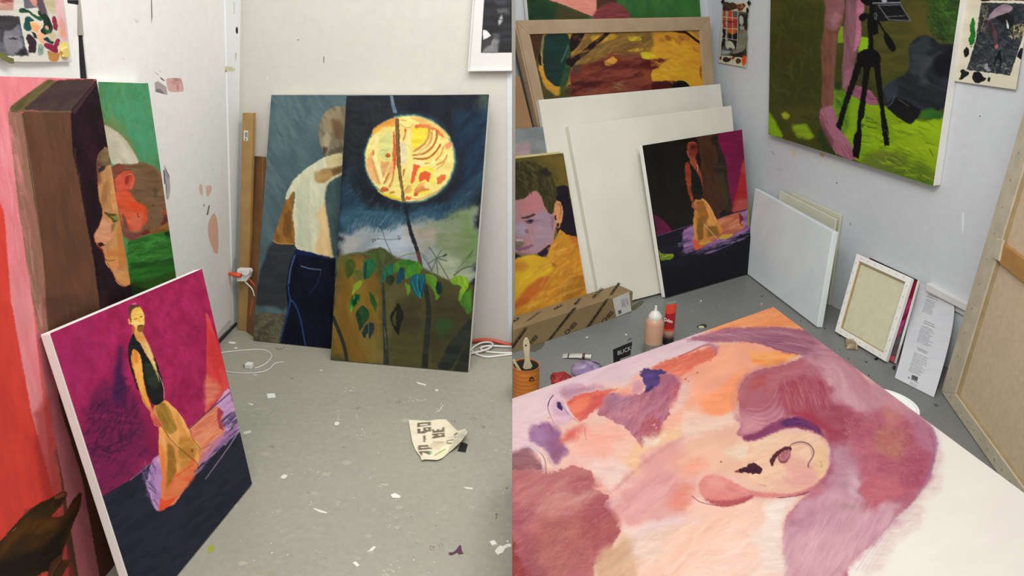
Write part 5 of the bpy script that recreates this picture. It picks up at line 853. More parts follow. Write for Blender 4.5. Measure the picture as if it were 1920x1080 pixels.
    a.p([(148, 770), (170, 795), (240, 795), (250, 808), (235, 830), (165, 842)], '#7f8f22', f=.9, c2='#6f8420'); a.l([(175, 820), (225, 800), (243, 806)], 1, '#d0e07a', a=.7); a.p([(720, 470), (760, 470), (745, 620), (715, 620), (712, 540)], '#98901f', f=1); return a
def tripod_art(P):                                            # hanging painting: bare legs and a camera tripod on grass
    a = Art(P, '#3e441a', 151, .06, '#484a1c', 75, 26, 9); a.at(1430, 0, 3)
    a.p([(-20, -200), (340, -200), (340, 640), (200, 760), (40, 640), (20, 200)], '#3f431c', f=10, c2='#4b4a1e', L=30, Wd=14); a.p([(60, 200), (300, 160), (320, 560), (120, 600)], '#3a3c1a', f=14, a=.7); a.p([(560, 0), (960, 0), (1150, 300), (840, 420), (660, 500), (560, 300)], '#484920', f=14, c2='#535022'); a.p([(800, 60), (960, 60), (960, 220), (800, 280)], '#5c5222', f=14, a=.7); a.p([(940, -60), (1150, -60), (1110, 260), (1000, 240), (940, 140)], '#2f4520', f=8, c2='#3c5a24', v=.15)
    a.hatch([(40, 0), (330, 0), (320, 720), (100, 640), (40, 560)], ['#4a4e22', '#363a18', '#545628', '#424018'], 130, 26, 5, 60, .4, 60); a.hatch([(940, 0), (1110, 0), (1080, 250), (960, 230)], ['#4f7a2c', '#263c1a', '#3c5c24', '#1f3018'], 70, 18, 3, 40, .55, 50)
    # grass
    a.p([(330, 500), (430, 500), (560, 570), (700, 600), (760, 640), (900, 690), (1030, 640), (1020, 800), (960, 1080), (520, 900), (400, 860), (380, 620)], '#7d9c16', f=2, c2='#8aab1a', ang=20, L=40, Wd=14); a.p([(540, 850), (700, 860), (860, 900), (990, 960), (960, 1090), (500, 920)], '#5a7a1c', f=10, c2='#6d7a26', ang=20); a.p([(720, 800), (860, 760), (1000, 780), (990, 860), (800, 870)], '#96b01f', f=12, a=.7)
    a.p([(400, 500), (470, 520), (500, 560), (480, 720), (440, 760), (410, 640)], '#5c8420', f=5, c2='#4a7a20', a=.9); a.p([(480, 540), (560, 560), (600, 640), (620, 820), (560, 900), (480, 800)], '#7da51c', f=6, a=.7)
    a.p([(700, 690), (820, 700), (1000, 660), (1010, 760), (830, 780), (720, 740)], '#9bbd18', f=10, a=.6); a.p([(560, 860), (700, 850), (780, 920), (700, 960), (560, 920)], '#6f7434', f=9, a=.6)
    a.p([(30, 620), (70, 680), (120, 770), (80, 775), (30, 755)], '#84aa1c', f=3); a.p([(160, 705), (240, 700), (290, 780), (260, 795), (200, 770)], '#7f9a20', f=4, c2='#93ad24'); a.p([(105, 640), (125, 628), (155, 650), (140, 672), (115, 665)], '#a5a52a', f=2.4); a.p([(330, 720), (400, 840), (395, 880), (300, 820), (310, 760)], '#26381c', f=6, a=.7)
    a.p([(430, 145), (455, 150), (455, 240), (420, 240)], '#7ba01c', f=1.5); a.p([(552, 205), (595, 210), (592, 280), (540, 310), (540, 260)], '#8ab41c', f=1.5); a.p([(400, 460), (440, 460), (440, 510), (400, 505)], '#1f3c22', f=3, a=.8)
    a.hatch([(560, 640), (960, 700), (960, 1040), (560, 880)], ['#97b92a', '#5f7f1c', '#b0c832', '#4c661c'], 120, 26, 3, 22, .45, 20); a.hatch([(410, 520), (480, 540), (470, 720), (430, 720)], ['#2f4c1a', '#96bc2c'], 30, 12, 1.5, 60, .6, 50)
    for q in ([(700, 890), (740, 920), (770, 930)], [(745, 970), (790, 970), (800, 955)], [(870, 1000), (910, 1025), (930, 1015)], [(940, 840), (960, 880)], [(580, 680), (620, 690), (645, 690)], [(590, 715), (640, 720)]): a.l(q, 1.6, '#3a4a1c', a=.8)
    # dark coat on the ground
    a.p([(818, 260), (860, 215), (910, 192), (960, 215), (990, 250), (1100, 245), (1060, 480), (1030, 600), (960, 640), (880, 650), (760, 620), (690, 600), (672, 500), (740, 450), (815, 410), (830, 350)], '#22262b', f=2, c2='#2c3138', ang=20, v=.12)
    a.p([(820, 260), (900, 200), (950, 220), (900, 320), (860, 440), (820, 400), (835, 340)], '#323c3f', f=6, c2='#3c464a', a=.9); a.p([(880, 340), (990, 290), (1030, 300), (960, 350), (900, 420), (940, 480), (900, 490), (870, 430)], '#4a4c52', f=6, a=.7); a.p([(960, 320), (1060, 270), (1080, 300), (1050, 440), (970, 440), (950, 380)], '#15171b', f=5, a=.9); a.p([(680, 480), (740, 450), (760, 520), (700, 600)], '#3a4250', f=5, a=.7)
    a.p([(690, 600), (740, 545), (800, 560), (905, 630), (830, 705), (760, 660)], '#17171a', f=1.2, c2='#1d1c20'); a.l([(693, 603), (730, 580), (740, 538)], 1.6, '#5a5a60'); a.l([(765, 560), (820, 595)], 1, '#6a5a62'); a.p([(900, 620), (960, 595), (1020, 640), (1010, 660), (940, 665), (880, 670)], '#2c5a22', f=4, c2='#3c6c28')
    # legs
    a.p([(350, -60), (440, -60), (455, 70), (445, 140), (420, 200), (415, 300), (400, 420), (400, 600), (330, 610), (332, 420), (328, 250), (345, 160), (355, 60)], '#6f4636', f=1.4, c2='#7d5244', ang=85, v=.08); a.p([(350, -60), (452, -60), (452, 90), (420, 170), (380, 180), (350, 130)], '#94636a', f=4, c2='#8a5a5c', a=.9); a.p([(395, 60), (440, 90), (400, 160), (380, 120)], '#a8747c', f=4, a=.8)
    a.p([(400, 180), (418, 200), (405, 420), (400, 600), (372, 610), (385, 400)], '#83594e', f=3, a=.7); a.p([(330, 600), (400, 598), (420, 680), (440, 735), (490, 800), (525, 870), (524, 900), (490, 900), (440, 880), (400, 850), (370, 780), (330, 710), (315, 650)], '#955c6c', f=1.2, c2='#a46a7c', ang=55, v=.08); a.p([(345, 610), (395, 605), (410, 690), (400, 740), (360, 690)], '#a97084', f=4, a=.8); a.p([(330, 660), (360, 720), (400, 800), (390, 840), (350, 770), (318, 690)], '#6f444c', f=3, a=.7)
    for q in ([(440, 830), (480, 892)], [(455, 820), (500, 890)], [(470, 815), (515, 885)], [(350, 640), (365, 700)]): a.l(q, 1, '#7a3c50', a=.8)
    a.p([(470, -60), (560, -60), (575, 60), (552, 110), (555, 200), (535, 280), (520, 340), (500, 440), (470, 500), (445, 500), (445, 400), (455, 300), (455, 180), (468, 60)], '#7d535c', f=1.4, c2='#8f616c', ang=85); a.p([(528, 0), (570, 0), (572, 50), (552, 110), (555, 200), (535, 270), (510, 300), (525, 180)], '#c07a90', f=2, c2='#b26c84'); a.p([(460, 400), (500, 380), (490, 480), (450, 500)], '#a06a7c', f=3, a=.7)
    a.p([(500, 470), (560, 490), (610, 510), (645, 560), (650, 590), (600, 590), (540, 555), (490, 540), (450, 510)], '#9a6078', f=1.4, c2='#8a5468', ang=20); a.l([(600, 555), (645, 560)], .9, '#5a2c3c'); a.p([(540, 390), (560, 380), (640, 500), (600, 505), (545, 470)], '#3a3f1f', f=2)
    # tripod
    B = '#0d0d0f'
    a.p([(600, -60), (652, -60), (648, 60), (650, 190), (622, 200), (625, 290), (594, 290), (594, 195), (588, 130), (600, 60)], B, sm=0); a.p([(527, 310), (560, 280), (610, 270), (650, 290), (668, 330), (655, 380), (620, 375), (590, 385), (545, 375), (528, 350)], B)
    a.p([(525, 350), (562, 360), (515, 500), (478, 590), (440, 735), (412, 710), (445, 600), (478, 500)], B, sm=0, c2='#141416'); a.p([(570, 370), (608, 370), (580, 560), (575, 640), (553, 690), (558, 790), (540, 893), (506, 880), (513, 760), (530, 740), (535, 640), (552, 540)], B, sm=0); a.p([(625, 370), (660, 350), (672, 480), (688, 640), (706, 720), (712, 820), (684, 820), (668, 700), (660, 600), (638, 480)], B, sm=0)
    a.l([(650, 120), (690, 190)], 3.4, B); a.p([(682, 190), (695, 178), (740, 240), (752, 280), (735, 294), (705, 270), (682, 220)], B); a.p([(540, 90), (560, 75), (600, 78), (595, 100), (560, 122), (545, 112)], B); a.p([(545, 0), (620, -60), (620, 20), (590, 35), (560, 15)], B); a.p([(575, 700), (560, 720), (545, 700)], '#2a2a2c', f=1.2, a=.6)
    a.p([(620, 25), (760, 5), (785, 40), (836, 118), (700, 118), (640, 122)], '#17181b', f=.8, sm=0); a.p([(690, -60), (760, -60), (775, 14), (625, 20)], '#121214', sm=0); a.l([(650, 30), (710, 112), (832, 116), (775, 26), (650, 30)], 1.7, '#7c7f84', sm=0, a=.9); a.l([(620, 18), (775, 14)], 2.2, '#8d9096', sm=0); a.l([(690, 95), (800, 88)], 1.4, '#6c7076', sm=0); a.p([(670, 0), (700, -8), (698, 12), (672, 14)], '#a8abb0', f=.8)
    a.l([(628, 80), (636, 70), (642, 82), (640, 108), (630, 110), (628, 80)], 1, '#8d9090'); a.l([(680, 738), (700, 732), (706, 775)], .9, '#5c6060'); return a
def ref_window_art(P):
    a = Art(P, '#d3cfb6', 161, .02, '#c9c5ac'); a.at(1330, 0, 7.711)
    a.p([(200, 150), (565, 175), (545, 835), (165, 800), (200, 500)], '#5b5d52', sm=0, f=.5); a.p([(205, 155), (410, 160), (412, 330), (390, 420), (340, 490), (280, 480), (200, 420)], '#b5492f', f=1, c2='#a23c3c', v=.15); a.p([(270, 420), (400, 400), (390, 480), (340, 500), (290, 480)], '#c9602c', f=1.4); a.p([(340, 160), (412, 170), (412, 245), (360, 250)], '#5b5c64', f=1.5)
    a.p([(205, 415), (245, 430), (235, 730), (175, 720), (205, 560)], '#1d1e1e', sm=0); a.p([(280, 480), (340, 500), (415, 470), (405, 700), (340, 720), (270, 700)], '#1f2020', f=.8)
    a.p([(240, 150), (278, 150), (262, 660), (235, 660), (248, 400)], '#b5b09a', sm=0, c2='#a9a48e'); 
    for q in ([(200, 245), (415, 262)], [(200, 405), (412, 420)], [(200, 552), (410, 578)], [(338, 150), (342, 400), (336, 570)], [(418, 170), (415, 500), (400, 690)]): a.l(q, 1, '#cfcbb8', sm=0)
    a.l([(265, 300), (300, 308), (350, 318)], 1.5, '#3a1c20'); a.p([(290, 575), (325, 600), (385, 690), (340, 730), (250, 700), (240, 640)], '#bdbcae', f=.8, c2='#8f8f84'); a.p([(190, 670), (230, 655), (250, 700), (225, 740), (190, 720)], '#3a3a36', f=.8, c2='#62625a'); a.p([(280, 690), (340, 700), (330, 740), (290, 740)], '#3a3a30', f=.8)
    a.p([(170, 720), (320, 740), (260, 790), (180, 795)], '#8e9092', f=1.4, c2='#a9abad'); a.p([(440, 420), (540, 400), (556, 520), (540, 660), (500, 740), (430, 770), (345, 785), (335, 750), (400, 700), (425, 560)], '#777868', f=1, c2='#878874', v=.1); a.p([(435, 210), (490, 190), (530, 240), (555, 430), (520, 430), (500, 360), (450, 360), (435, 420), (430, 300)], '#262624', f=.9); a.p([(440, 240), (470, 215), (495, 250), (498, 330), (470, 370), (440, 330)], '#a8a898', f=.9, c2='#b8b8a8'); a.p([(450, 370), (500, 380), (500, 430), (450, 430)], '#9a9a8a', f=1)
    a.p([(300, 780), (420, 770), (500, 740), (545, 780), (545, 835), (400, 825), (310, 805)], '#262826', f=.8); a.p([(500, 730), (548, 700), (545, 830), (510, 820)], '#333431', f=1)
    a.p([(195, 35), (250, 25), (300, 40), (340, 35), (400, 60), (410, 120), (350, 140), (300, 160), (240, 150), (195, 160)], '#523c2e', f=.7, c2='#4a2f28'); a.p([(400, 70), (450, 60), (500, 45), (525, 80), (500, 120), (480, 160), (430, 160), (405, 120)], '#6f3c22', f=.7, c2='#7c4a28'); a.l([(460, 60), (500, 100), (455, 110)], 1, '#c9b89a')
    a.p([(540, 115), (570, 108), (580, 160), (560, 195), (545, 180)], '#17181a', f=.7); a.p([(528, 200), (548, 190), (552, 300), (540, 315), (525, 250)], '#1f2022', f=.7); a.p([(150, 840), (170, 810), (192, 830), (185, 865), (160, 872)], '#6a3c2c', f=.7)
    a.p([(205, 850), (235, 822), (300, 840), (322, 830), (315, 870), (280, 890), (240, 905), (210, 890)], '#3c2522', f=.7, c2='#4a2c26'); a.p([(325, 850), (345, 815), (385, 820), (360, 860), (335, 865)], '#96381f', f=.7); a.p([(388, 880), (410, 845), (450, 850), (475, 880), (455, 920), (410, 920)], '#4c4024', f=.7); a.p([(485, 820), (510, 798), (540, 820), (543, 900), (520, 960), (490, 930), (478, 870)], '#d8531c', f=.7, c2='#c94a1a'); return a
def ref_photo_art(P):
    a = Art(P, '#d9d2bd', 171, .02, '#d2cbb5'); a.at(1780, 0, 5.686)
    a.p([(348, 28), (860, 40), (780, 410), (740, 560), (665, 802), (195, 745), (290, 420), (320, 180)], '#2b2f33', sm=0, f=.5, c2='#393f44', v=.3, L=5, Wd=4)
    a.hatch([(340, 60), (420, 60), (400, 360), (310, 350)], ['#8a8470', '#5c5a48', '#a89c80', '#1c1d1e', '#96604c'], 80, 4, 2, 30, .7, 90); a.hatch([(640, 310), (860, 180), (860, 420), (640, 420)], ['#c9b884', '#8a7c54', '#d9caa0', '#5c5440'], 90, 5, 2.2, 30, .8, 90)
    a.hatch([(300, 420), (740, 440), (680, 780), (210, 730)], ['#4a545c', '#6a747c', '#22262a', '#8a9296', '#1c2024'], 200, 6, 1.5, 10, .5, 60); a.hatch([(210, 700), (690, 660), (660, 800), (200, 745)], ['#8a8876', '#5c5c50', '#b5b09a'], 40, 5, 2.4, 10, .6, 60)
    a.p([(405, 220), (440, 150), (500, 80), (580, 45), (640, 50), (685, 75), (670, 110), (640, 130), (600, 140), (560, 160), (500, 180), (440, 210)], '#a08a94', f=.8, c2='#8f7b86'); a.p([(405, 215), (450, 205), (480, 280), (520, 360), (520, 500), (490, 520), (480, 420), (430, 300)], '#5c4248', f=1.2, c2='#4a3a40'); a.p([(420, 230), (450, 220), (470, 330), (455, 420), (440, 400)], '#3c2c32', f=1)
    a.p([(500, 180), (620, 140), (690, 160), (690, 280), (640, 310), (600, 240), (540, 240)], '#1c1c20', f=1.2); a.p([(612, 210), (640, 270), (640, 310), (615, 300)], '#d0d0d4', f=.7); a.p([(385, 690), (410, 670), (430, 720), (455, 755), (420, 760), (385, 730)], '#a9a4ae', f=.7, c2='#8c8894'); a.p([(490, 500), (520, 460), (530, 500), (500, 530)], '#c06a6c', f=1); a.p([(490, 640), (545, 520), (570, 640), (555, 760), (545, 640), (520, 620), (480, 760)], '#141416', f=.8)
    a.p([(340, -40), (900, -40), (900, 8), (600, 5), (440, 3), (400, 18), (345, 15)], '#4a1c1c', f=.7, c2='#2c1414'); a.l([(440, 16), (860, 20)], 1.4, '#d9d2bd', sm=0)
    a.p([(250, 190), (265, 185), (285, 240), (275, 300), (290, 370), (275, 420), (262, 480), (225, 485), (205, 420), (235, 370), (222, 280)], '#1e7a28', f=.7, c2='#176a24'); a.e(240, 500, 8, 8, '#1e7a28')
    a.p([(155, 545), (190, 500), (215, 520), (215, 580), (190, 610), (168, 610)], '#17181b', f=.7); a.p([(112, 850), (135, 800), (125, 745), (160, 730), (180, 755), (222, 770), (218, 800), (180, 820), (150, 850)], '#13211f', f=.7); a.p([(255, 820), (270, 770), (320, 760), (360, 790), (375, 820), (408, 835), (395, 860), (350, 875), (330, 895), (290, 880), (265, 850)], '#141416', f=.7); a.e(440, 845, 14, 26, '#1c1d20')
    a.p([(730, 600), (760, 520), (800, 510), (860, 540), (860, 640), (790, 640), (750, 620)], '#141417', f=.7); return a
def ear_art(P):                                               # the big unfinished canvas in front: hair, ear, face in pinks
    a = Art(P, '#f8f0e5', 181, .01, '#f9eee4', -20, 60, 24); a.fm = 1.5; a.rag = 2.6
    a.p([(920, 760), (1300, 610), (1460, 560), (1640, 640), (1700, 800), (1560, 1000), (1500, 1400), (900, 1400)], '#efc4b0', f=6, c2='#eec0b2', L=60, Wd=26, ang=-25)
    # lilac strip along the far edge
    a.p([(940, 740), (1300, 612), (1340, 660), (1230, 690), (1180, 712), (1120, 724), (1060, 740), (1030, 770), (1010, 830), (960, 880), (930, 870)], '#dfc0c6', f=6, c2='#e2c6c8', ang=-22, L=50, Wd=10)
    a.p([(940, 800), (1000, 780), (1030, 790), (1010, 850), (1000, 900), (940, 900)], '#e2c2c6', f=6, a=.8)
    # orange face plane
    a.p([(1180, 712), (1240, 680), (1320, 650), (1400, 640), (1490, 665), (1440, 700), (1400, 720), (1375, 770), (1360, 780), (1300, 778), (1280, 760), (1290, 720), (1240, 700)], '#f6aa8e', f=3, c2='#f7ae8c', ang=-20, L=40, Wd=16); a.p([(1270, 620), (1450, 572), (1530, 625), (1480, 640), (1400, 618), (1330, 622)], '#f9a873', f=4, c2='#f59a66', ang=-15)
    a.p([(1310, 760), (1370, 710), (1400, 690), (1380, 770), (1340, 778)], '#fa9f6e', f=7, a=.9); a.p([(1400, 655), (1496, 665), (1450, 690), (1410, 680)], '#fb9a52', f=4, c2='#fbb06a', a=.95); a.p([(1280, 720), (1300, 715), (1290, 760), (1265, 750)], '#e6bcae', f=7, a=.8); a.p([(1190, 740), (1290, 770), (1270, 820), (1220, 850), (1180, 900), (1140, 880), (1190, 840)], '#f2b29a', f=9, a=.9)
    a.p([(1060, 900), (1100, 800), (1150, 790), (1200, 860), (1170, 900), (1100, 930)], '#f3aa98', f=9, c2='#efb4a2', a=.9); a.p([(1280, 780), (1350, 775), (1400, 800), (1380, 830), (1300, 840), (1250, 830)], '#f1cdb6', f=9, c2='#ecc2ae', a=.8)
    a.p([(1060, 880), (1100, 820), (1160, 810), (1240, 840), (1200, 880), (1120, 900)], '#f0b09c', f=10, a=.6); a.p([(1150, 880), (1200, 820), (1280, 800), (1250, 850), (1180, 910)], '#efc28e', f=9, a=.8, c2='#ecc8a0'); a.p([(1145, 830), (1185, 820), (1190, 860), (1150, 860)], '#efc3b2', f=6, a=.8)
    # eye and brow on the left
    a.at(960, 660, 4.909)
    a.p([(420, 360), (520, 320), (700, 310), (880, 325), (960, 330), (940, 360), (760, 360), (640, 380), (540, 430), (480, 430)], '#c79aac', f=6, c2='#b98a9c', ang=-12); a.p([(490, 460), (560, 420), (640, 380), (780, 360), (960, 335), (970, 350), (900, 380), (850, 440), (820, 530), (760, 530), (700, 590), (660, 630), (600, 640), (560, 590), (540, 540)], '#e87a5e', f=2, c2='#d9665a', ang=-30, w2=3, v=.08)
    a.p([(720, 400), (860, 370), (860, 430), (800, 500), (760, 540), (700, 520), (760, 460)], '#cf5a58', f=4, a=.85); a.p([(510, 480), (620, 440), (700, 470), (640, 520), (560, 560)], '#f3886a', f=6, a=.8)
    a.p([(850, 430), (920, 380), (1110, 375), (1180, 390), (1250, 330), (1300, 240), (1440, 190), (1520, 240), (1562, 310), (1540, 350), (1500, 400), (1470, 440), (1430, 470), (1460, 540), (1440, 600), (1380, 650), (1350, 720), (1345, 780), (1300, 830), (1220, 875), (1180, 870), (1120, 790), (1080, 720), (1000, 660), (970, 670), (900, 620), (820, 590), (780, 560), (820, 500)], '#b06674', f=1.4, c2='#bb7c8c', ang=-50, w2=4, v=.07)
    a.p([(860, 440), (940, 390), (1120, 380), (1100, 470), (1000, 520), (900, 500)], '#a87890', f=6, a=.75); a.p([(1040, 480), (1180, 460), (1200, 600), (1120, 650), (980, 600), (960, 540)], '#cf9098', f=9, a=.8, c2='#c78490'); a.p([(1220, 640), (1360, 620), (1340, 760), (1220, 870), (1150, 790)], '#b0525e', f=6, a=.8); a.p([(1320, 250), (1450, 190), (1540, 290), (1450, 430), (1340, 420)], '#a8607c', f=6, a=.7); a.p([(1430, 330), (1540, 310), (1480, 440), (1430, 470)], '#c0606a', f=5, a=.8)
    a.hatch([(860, 440), (1300, 300), (1530, 300), (1440, 560), (1240, 860), (1100, 720)], ['#c98c9a', '#a05468', '#b8707e', '#d9a0a8', '#94506a'], 260, 16, 2, -55, .32, 30)
    a.e(1320, 700, 16, 9, '#f0c0a8', f=1, w=2); a.e(1300, 665, 20, 6, '#e9b0a4', rot=-30, f=1, w=2)
    a.p([(1110, 370), (1130, 260), (1200, 250), (1240, 320), (1200, 370)], '#cf8f9c', f=4, a=.8); a.p([(960, 350), (1020, 300), (1110, 280), (1120, 375), (1000, 375)], '#f0a58e', f=5, a=.9)
    a.p([(1170, 200), (1240, 140), (1270, 160), (1420, 170), (1430, 190), (1340, 220), (1360, 240), (1350, 300), (1280, 340), (1230, 375), (1205, 382), (1240, 340), (1210, 280), (1210, 240), (1180, 225)], '#503a70', f=1.4, c2='#5c4280', ang=-10, v=.12, w2=2); a.p([(1200, 220), (1260, 190), (1340, 215), (1220, 240)], '#6a4a90', f=3, a=.7); a.p([(1230, 360), (1260, 325), (1300, 300), (1300, 340), (1250, 375)], '#342860', f=1.6, a=.8)
    a.p([(1270, 160), (1330, 120), (1460, 60), (1600, 20), (1760, -20), (1840, -60), (1890, -40), (1880, 40), (1800, 90), (1720, 120), (1640, 180), (1560, 220), (1450, 200), (1420, 175)], '#e9836a', f=2.5, c2='#e0745e', ang=-25, w2=3, v=.08); a.l([(1540, 40), (1660, -10), (1780, -70), (1850, -60), (1885, -20), (1870, 30)], 3, '#b5545a', a=.7); a.p([(1780, -60), (1840, -80), (1895, -40), (1870, 50), (1850, 10), (1830, -20)], '#c08498', f=4, a=.8)
    a.l([(380, 398), (340, 450), (325, 510), (350, 580), (385, 660)], 1.4, '#8a6a90', a=.9); a.l([(378, 400), (345, 440), (330, 500)], 1.4, '#3c2850'); a.p([(330, 500), (400, 400), (480, 480), (560, 610), (520, 680), (430, 690), (385, 650)], '#cfa6bc', f=5, c2='#d9b4c6', a=.9)
    a.p([(412, 465), (430, 455), (455, 480), (470, 530), (460, 550), (435, 520), (415, 510)], '#3a2052', f=1); a.l([(455, 490), (490, 535), (520, 575)], 1, '#7a5070', a=.8); a.l([(480, 480), (560, 590), (620, 640)], 1.6, '#eee0e0', a=.8)
    a.p([(190, 690), (260, 660), (340, 650), (400, 680), (460, 720), (470, 800), (520, 880), (550, 940), (480, 1000), (400, 1050), (380, 1000), (320, 900), (230, 860), (170, 830), (165, 760)], '#a27698', f=4, c2='#98648a', v=.06, ang=60); a.p([(200, 690), (320, 700), (380, 780), (320, 850), (230, 830), (180, 780)], '#a880a4', f=6, a=.7); a.p([(380, 850), (470, 860), (540, 940), (440, 1030), (380, 980)], '#935a78', f=7, a=.8)
    a.p([(470, 800), (540, 740), (640, 680), (680, 680), (670, 740), (600, 820), (520, 850), (480, 850)], '#dd7f72', f=6, c2='#d9705f', a=.85); a.p([(540, 760), (620, 730), (600, 800), (540, 820)], '#d2584e', f=6, a=.7); a.l([(672, 690), (668, 740), (685, 805)], .8, '#a0604c', a=.8); a.e(337, 608, 9, 3, '#5c3a54')
    a.at(960, 540, 2)
    # nostril and lips corner, big mauve mass lower left
    a.p([(-40, 640), (0, 620), (70, 610), (110, 640), (125, 680), (80, 690), (0, 700), (-40, 700)], '#8f5d64', f=5, c2='#9c6a70'); a.l([(60, 600), (100, 610), (125, 640), (128, 690)], 1.8, '#7c7078', a=.8); a.l([(50, 592), (110, 605), (150, 650), (160, 680)], 5, '#d9bcc6', a=.7, f=3); a.l([(75, 600), (112, 625), (118, 680)], 3, '#e6d2d6', a=.8, f=1.5)
    # middle ground: pale peach and rose
    a.p([(160, 690), (230, 640), (380, 620), (500, 640), (560, 600), (640, 560), (760, 530), (860, 560), (780, 640), (700, 700), (560, 720), (420, 760), (360, 790), (310, 720), (250, 665)], '#eec0b6', f=12, c2='#f0cbbd', ang=-30, L=50, Wd=20)
    a.p([(360, 780), (440, 700), (560, 600), (680, 540), (820, 530), (780, 640), (700, 700), (660, 780), (640, 840), (500, 880), (390, 890), (340, 820)], '#e0a29e', f=11, c2='#e4aca0', ang=-42, L=60, Wd=10); a.p([(560, 640), (700, 580), (780, 600), (700, 690), (600, 700)], '#e9ab98', f=12, c2='#e6a496', a=.9, ang=-40, L=50, Wd=10)
    a.p([(380, 800), (440, 740), (540, 700), (600, 730), (620, 780), (520, 830), (400, 870)], '#d9999a', f=9, c2='#e2aaa6', a=.85, ang=-40, L=30, Wd=6); a.p([(345, 815), (375, 790), (405, 775), (395, 810), (360, 840)], '#e3b0ae', f=2, w2=3); a.p([(600, 760), (660, 740), (690, 780), (660, 830), (610, 820)], '#e58a7a', f=9, a=.85, c2='#e59680')
    a.p([(460, 830), (560, 810), (680, 850), (600, 880), (500, 880)], '#e0aaa6', f=9, a=.7); a.l([(300, 760), (370, 770), (450, 690), (540, 620), (640, 560), (740, 535), (820, 540)], 7, '#cf8a88', a=.5, f=4, w=2); a.l([(370, 770), (430, 710), (500, 650)], 4, '#c47c80', a=.5, f=3, w=2)
    a.p([(400, 620), (470, 590), (580, 570), (500, 650), (430, 700)], '#efbf94', f=11, a=.85, c2='#f0c49e'); a.p([(280, 660), (400, 640), (420, 700), (360, 760), (310, 720)], '#eccac0', f=10, a=.9, c2='#efd0c2'); a.p([(490, 560), (540, 570), (570, 550), (550, 590), (500, 600)], '#f0d6c2', f=4, a=.9)
    a.p([(-40, 690), (40, 684), (100, 690), (150, 692), (200, 672), (230, 665), (280, 680), (300, 695), (315, 724), (296, 745), (300, 752), (340, 768), (370, 775), (352, 800), (342, 812), (352, 830), (372, 842), (382, 868), (392, 874), (386, 888), (405, 905), (408, 920), (395, 945), (370, 985), (340, 1030), (330, 1040), (320, 1080), (300, 1300), (-40, 1300)], '#b4686a', f=1.3, c2='#bf7874', ang=-32, w=1.8, w2=2.5, L=44, Wd=12, v=.06)
    a.p([(0, 700), (120, 690), (280, 690), (300, 750), (120, 780), (0, 800)], '#b86e70', f=9, a=.8, c2='#c48480', ang=-30); a.p([(230, 690), (300, 700), (305, 740), (260, 770), (200, 740)], '#a8585e', f=7, a=.75, c2='#b46a6c'); a.p([(60, 800), (180, 760), (300, 770), (280, 810), (120, 850), (60, 880)], '#c88880', f=8, a=.8, c2='#cf9890', ang=-25, L=30, Wd=6)
    a.p([(240, 830), (340, 800), (385, 870), (400, 920), (330, 1010), (240, 930)], '#a4505a', f=9, a=.85, c2='#aa5a58', ang=-40); a.p([(100, 870), (240, 850), (300, 960), (260, 1080), (80, 1080), (60, 940)], '#aa605c', f=10, a=.75, c2='#b46e66', ang=-35, L=20, Wd=5); a.p([(-40, 800), (60, 790), (90, 860), (20, 930), (-40, 930)], '#9c5462', f=8, a=.7, c2='#b46a70'); a.p([(-40, 940), (20, 960), (60, 1040), (60, 1120), (-40, 1200)], '#8e3434', f=8, a=.9); a.p([(20, 920), (80, 940), (120, 1080), (60, 1090)], '#98505a', f=8, a=.7)
    a.hatch([(0, 700), (290, 700), (380, 900), (300, 1080), (0, 1080)], ['#c98a86', '#9c4e52', '#bd7874', '#d39c94', '#a4565c'], 300, 20, 2.2, -30, .3, 30); a.hatch([(60, 900), (340, 860), (330, 1040), (60, 1080)], ['#7c3238', '#92464a', '#c07a72'], 120, 6, 1.6, -30, .4, 70)
    a.p([(310, 1040), (340, 1020), (400, 930), (440, 900), (560, 880), (680, 850), (780, 800), (960, 800), (1010, 860), (960, 1000), (1000, 1300), (300, 1300)], '#f2c6b0', f=3, c2='#f6ccb6', ang=-35, L=60, Wd=20, w2=2); a.p([(330, 1030), (400, 940), (470, 930), (480, 1000), (440, 1100), (400, 1300), (300, 1300)], '#cfa686', f=8, a=.95, c2='#d6b090', ang=-40, L=40, Wd=10); a.p([(430, 930), (540, 880), (640, 880), (580, 960), (520, 1040), (460, 1010)], '#e9cfc4', f=11, a=.95, c2='#e6c6b4'); a.p([(400, 900), (560, 870), (700, 850), (640, 900), (480, 930)], '#e9c0bc', f=8, a=.8, c2='#e6cac8', ang=-20)
    a.p([(560, 1000), (700, 900), (800, 840), (860, 860), (760, 940), (640, 1040), (560, 1100)], '#f4c0a8', f=12, a=.9, c2='#f6c8b0', ang=-35); a.p([(700, 1000), (860, 900), (920, 900), (900, 1100), (640, 1100)], '#f8ceb8', f=12, a=.9, c2='#fad6c6'); a.hatch([(480, 930), (940, 830), (960, 1070), (520, 1070)], ['#f9dcca', '#f2c4ac', '#fbd6bc', '#efc9b8'], 120, 50, 7, -35, .28, 15)
    # ear
    a.at(1280, 640, 3.375)
    a.p([(0, 640), (120, 560), (280, 520), (420, 640), (600, 590), (900, 620), (930, 780), (820, 940), (600, 990), (400, 900), (200, 860), (0, 860)], '#f0bfa4', f=10, c2='#eebaa2', ang=-20, L=50, Wd=16); a.p([(240, 700), (380, 680), (440, 700), (420, 780), (300, 760)], '#eed6bc', f=8, a=.9); a.p([(0, 780), (90, 740), (150, 800), (60, 850), (0, 860)], '#f2a488', f=9, a=.8); a.p([(0, 560), (200, 500), (330, 480), (280, 530), (100, 570), (0, 620)], '#f1d2bc', f=8, a=.8)
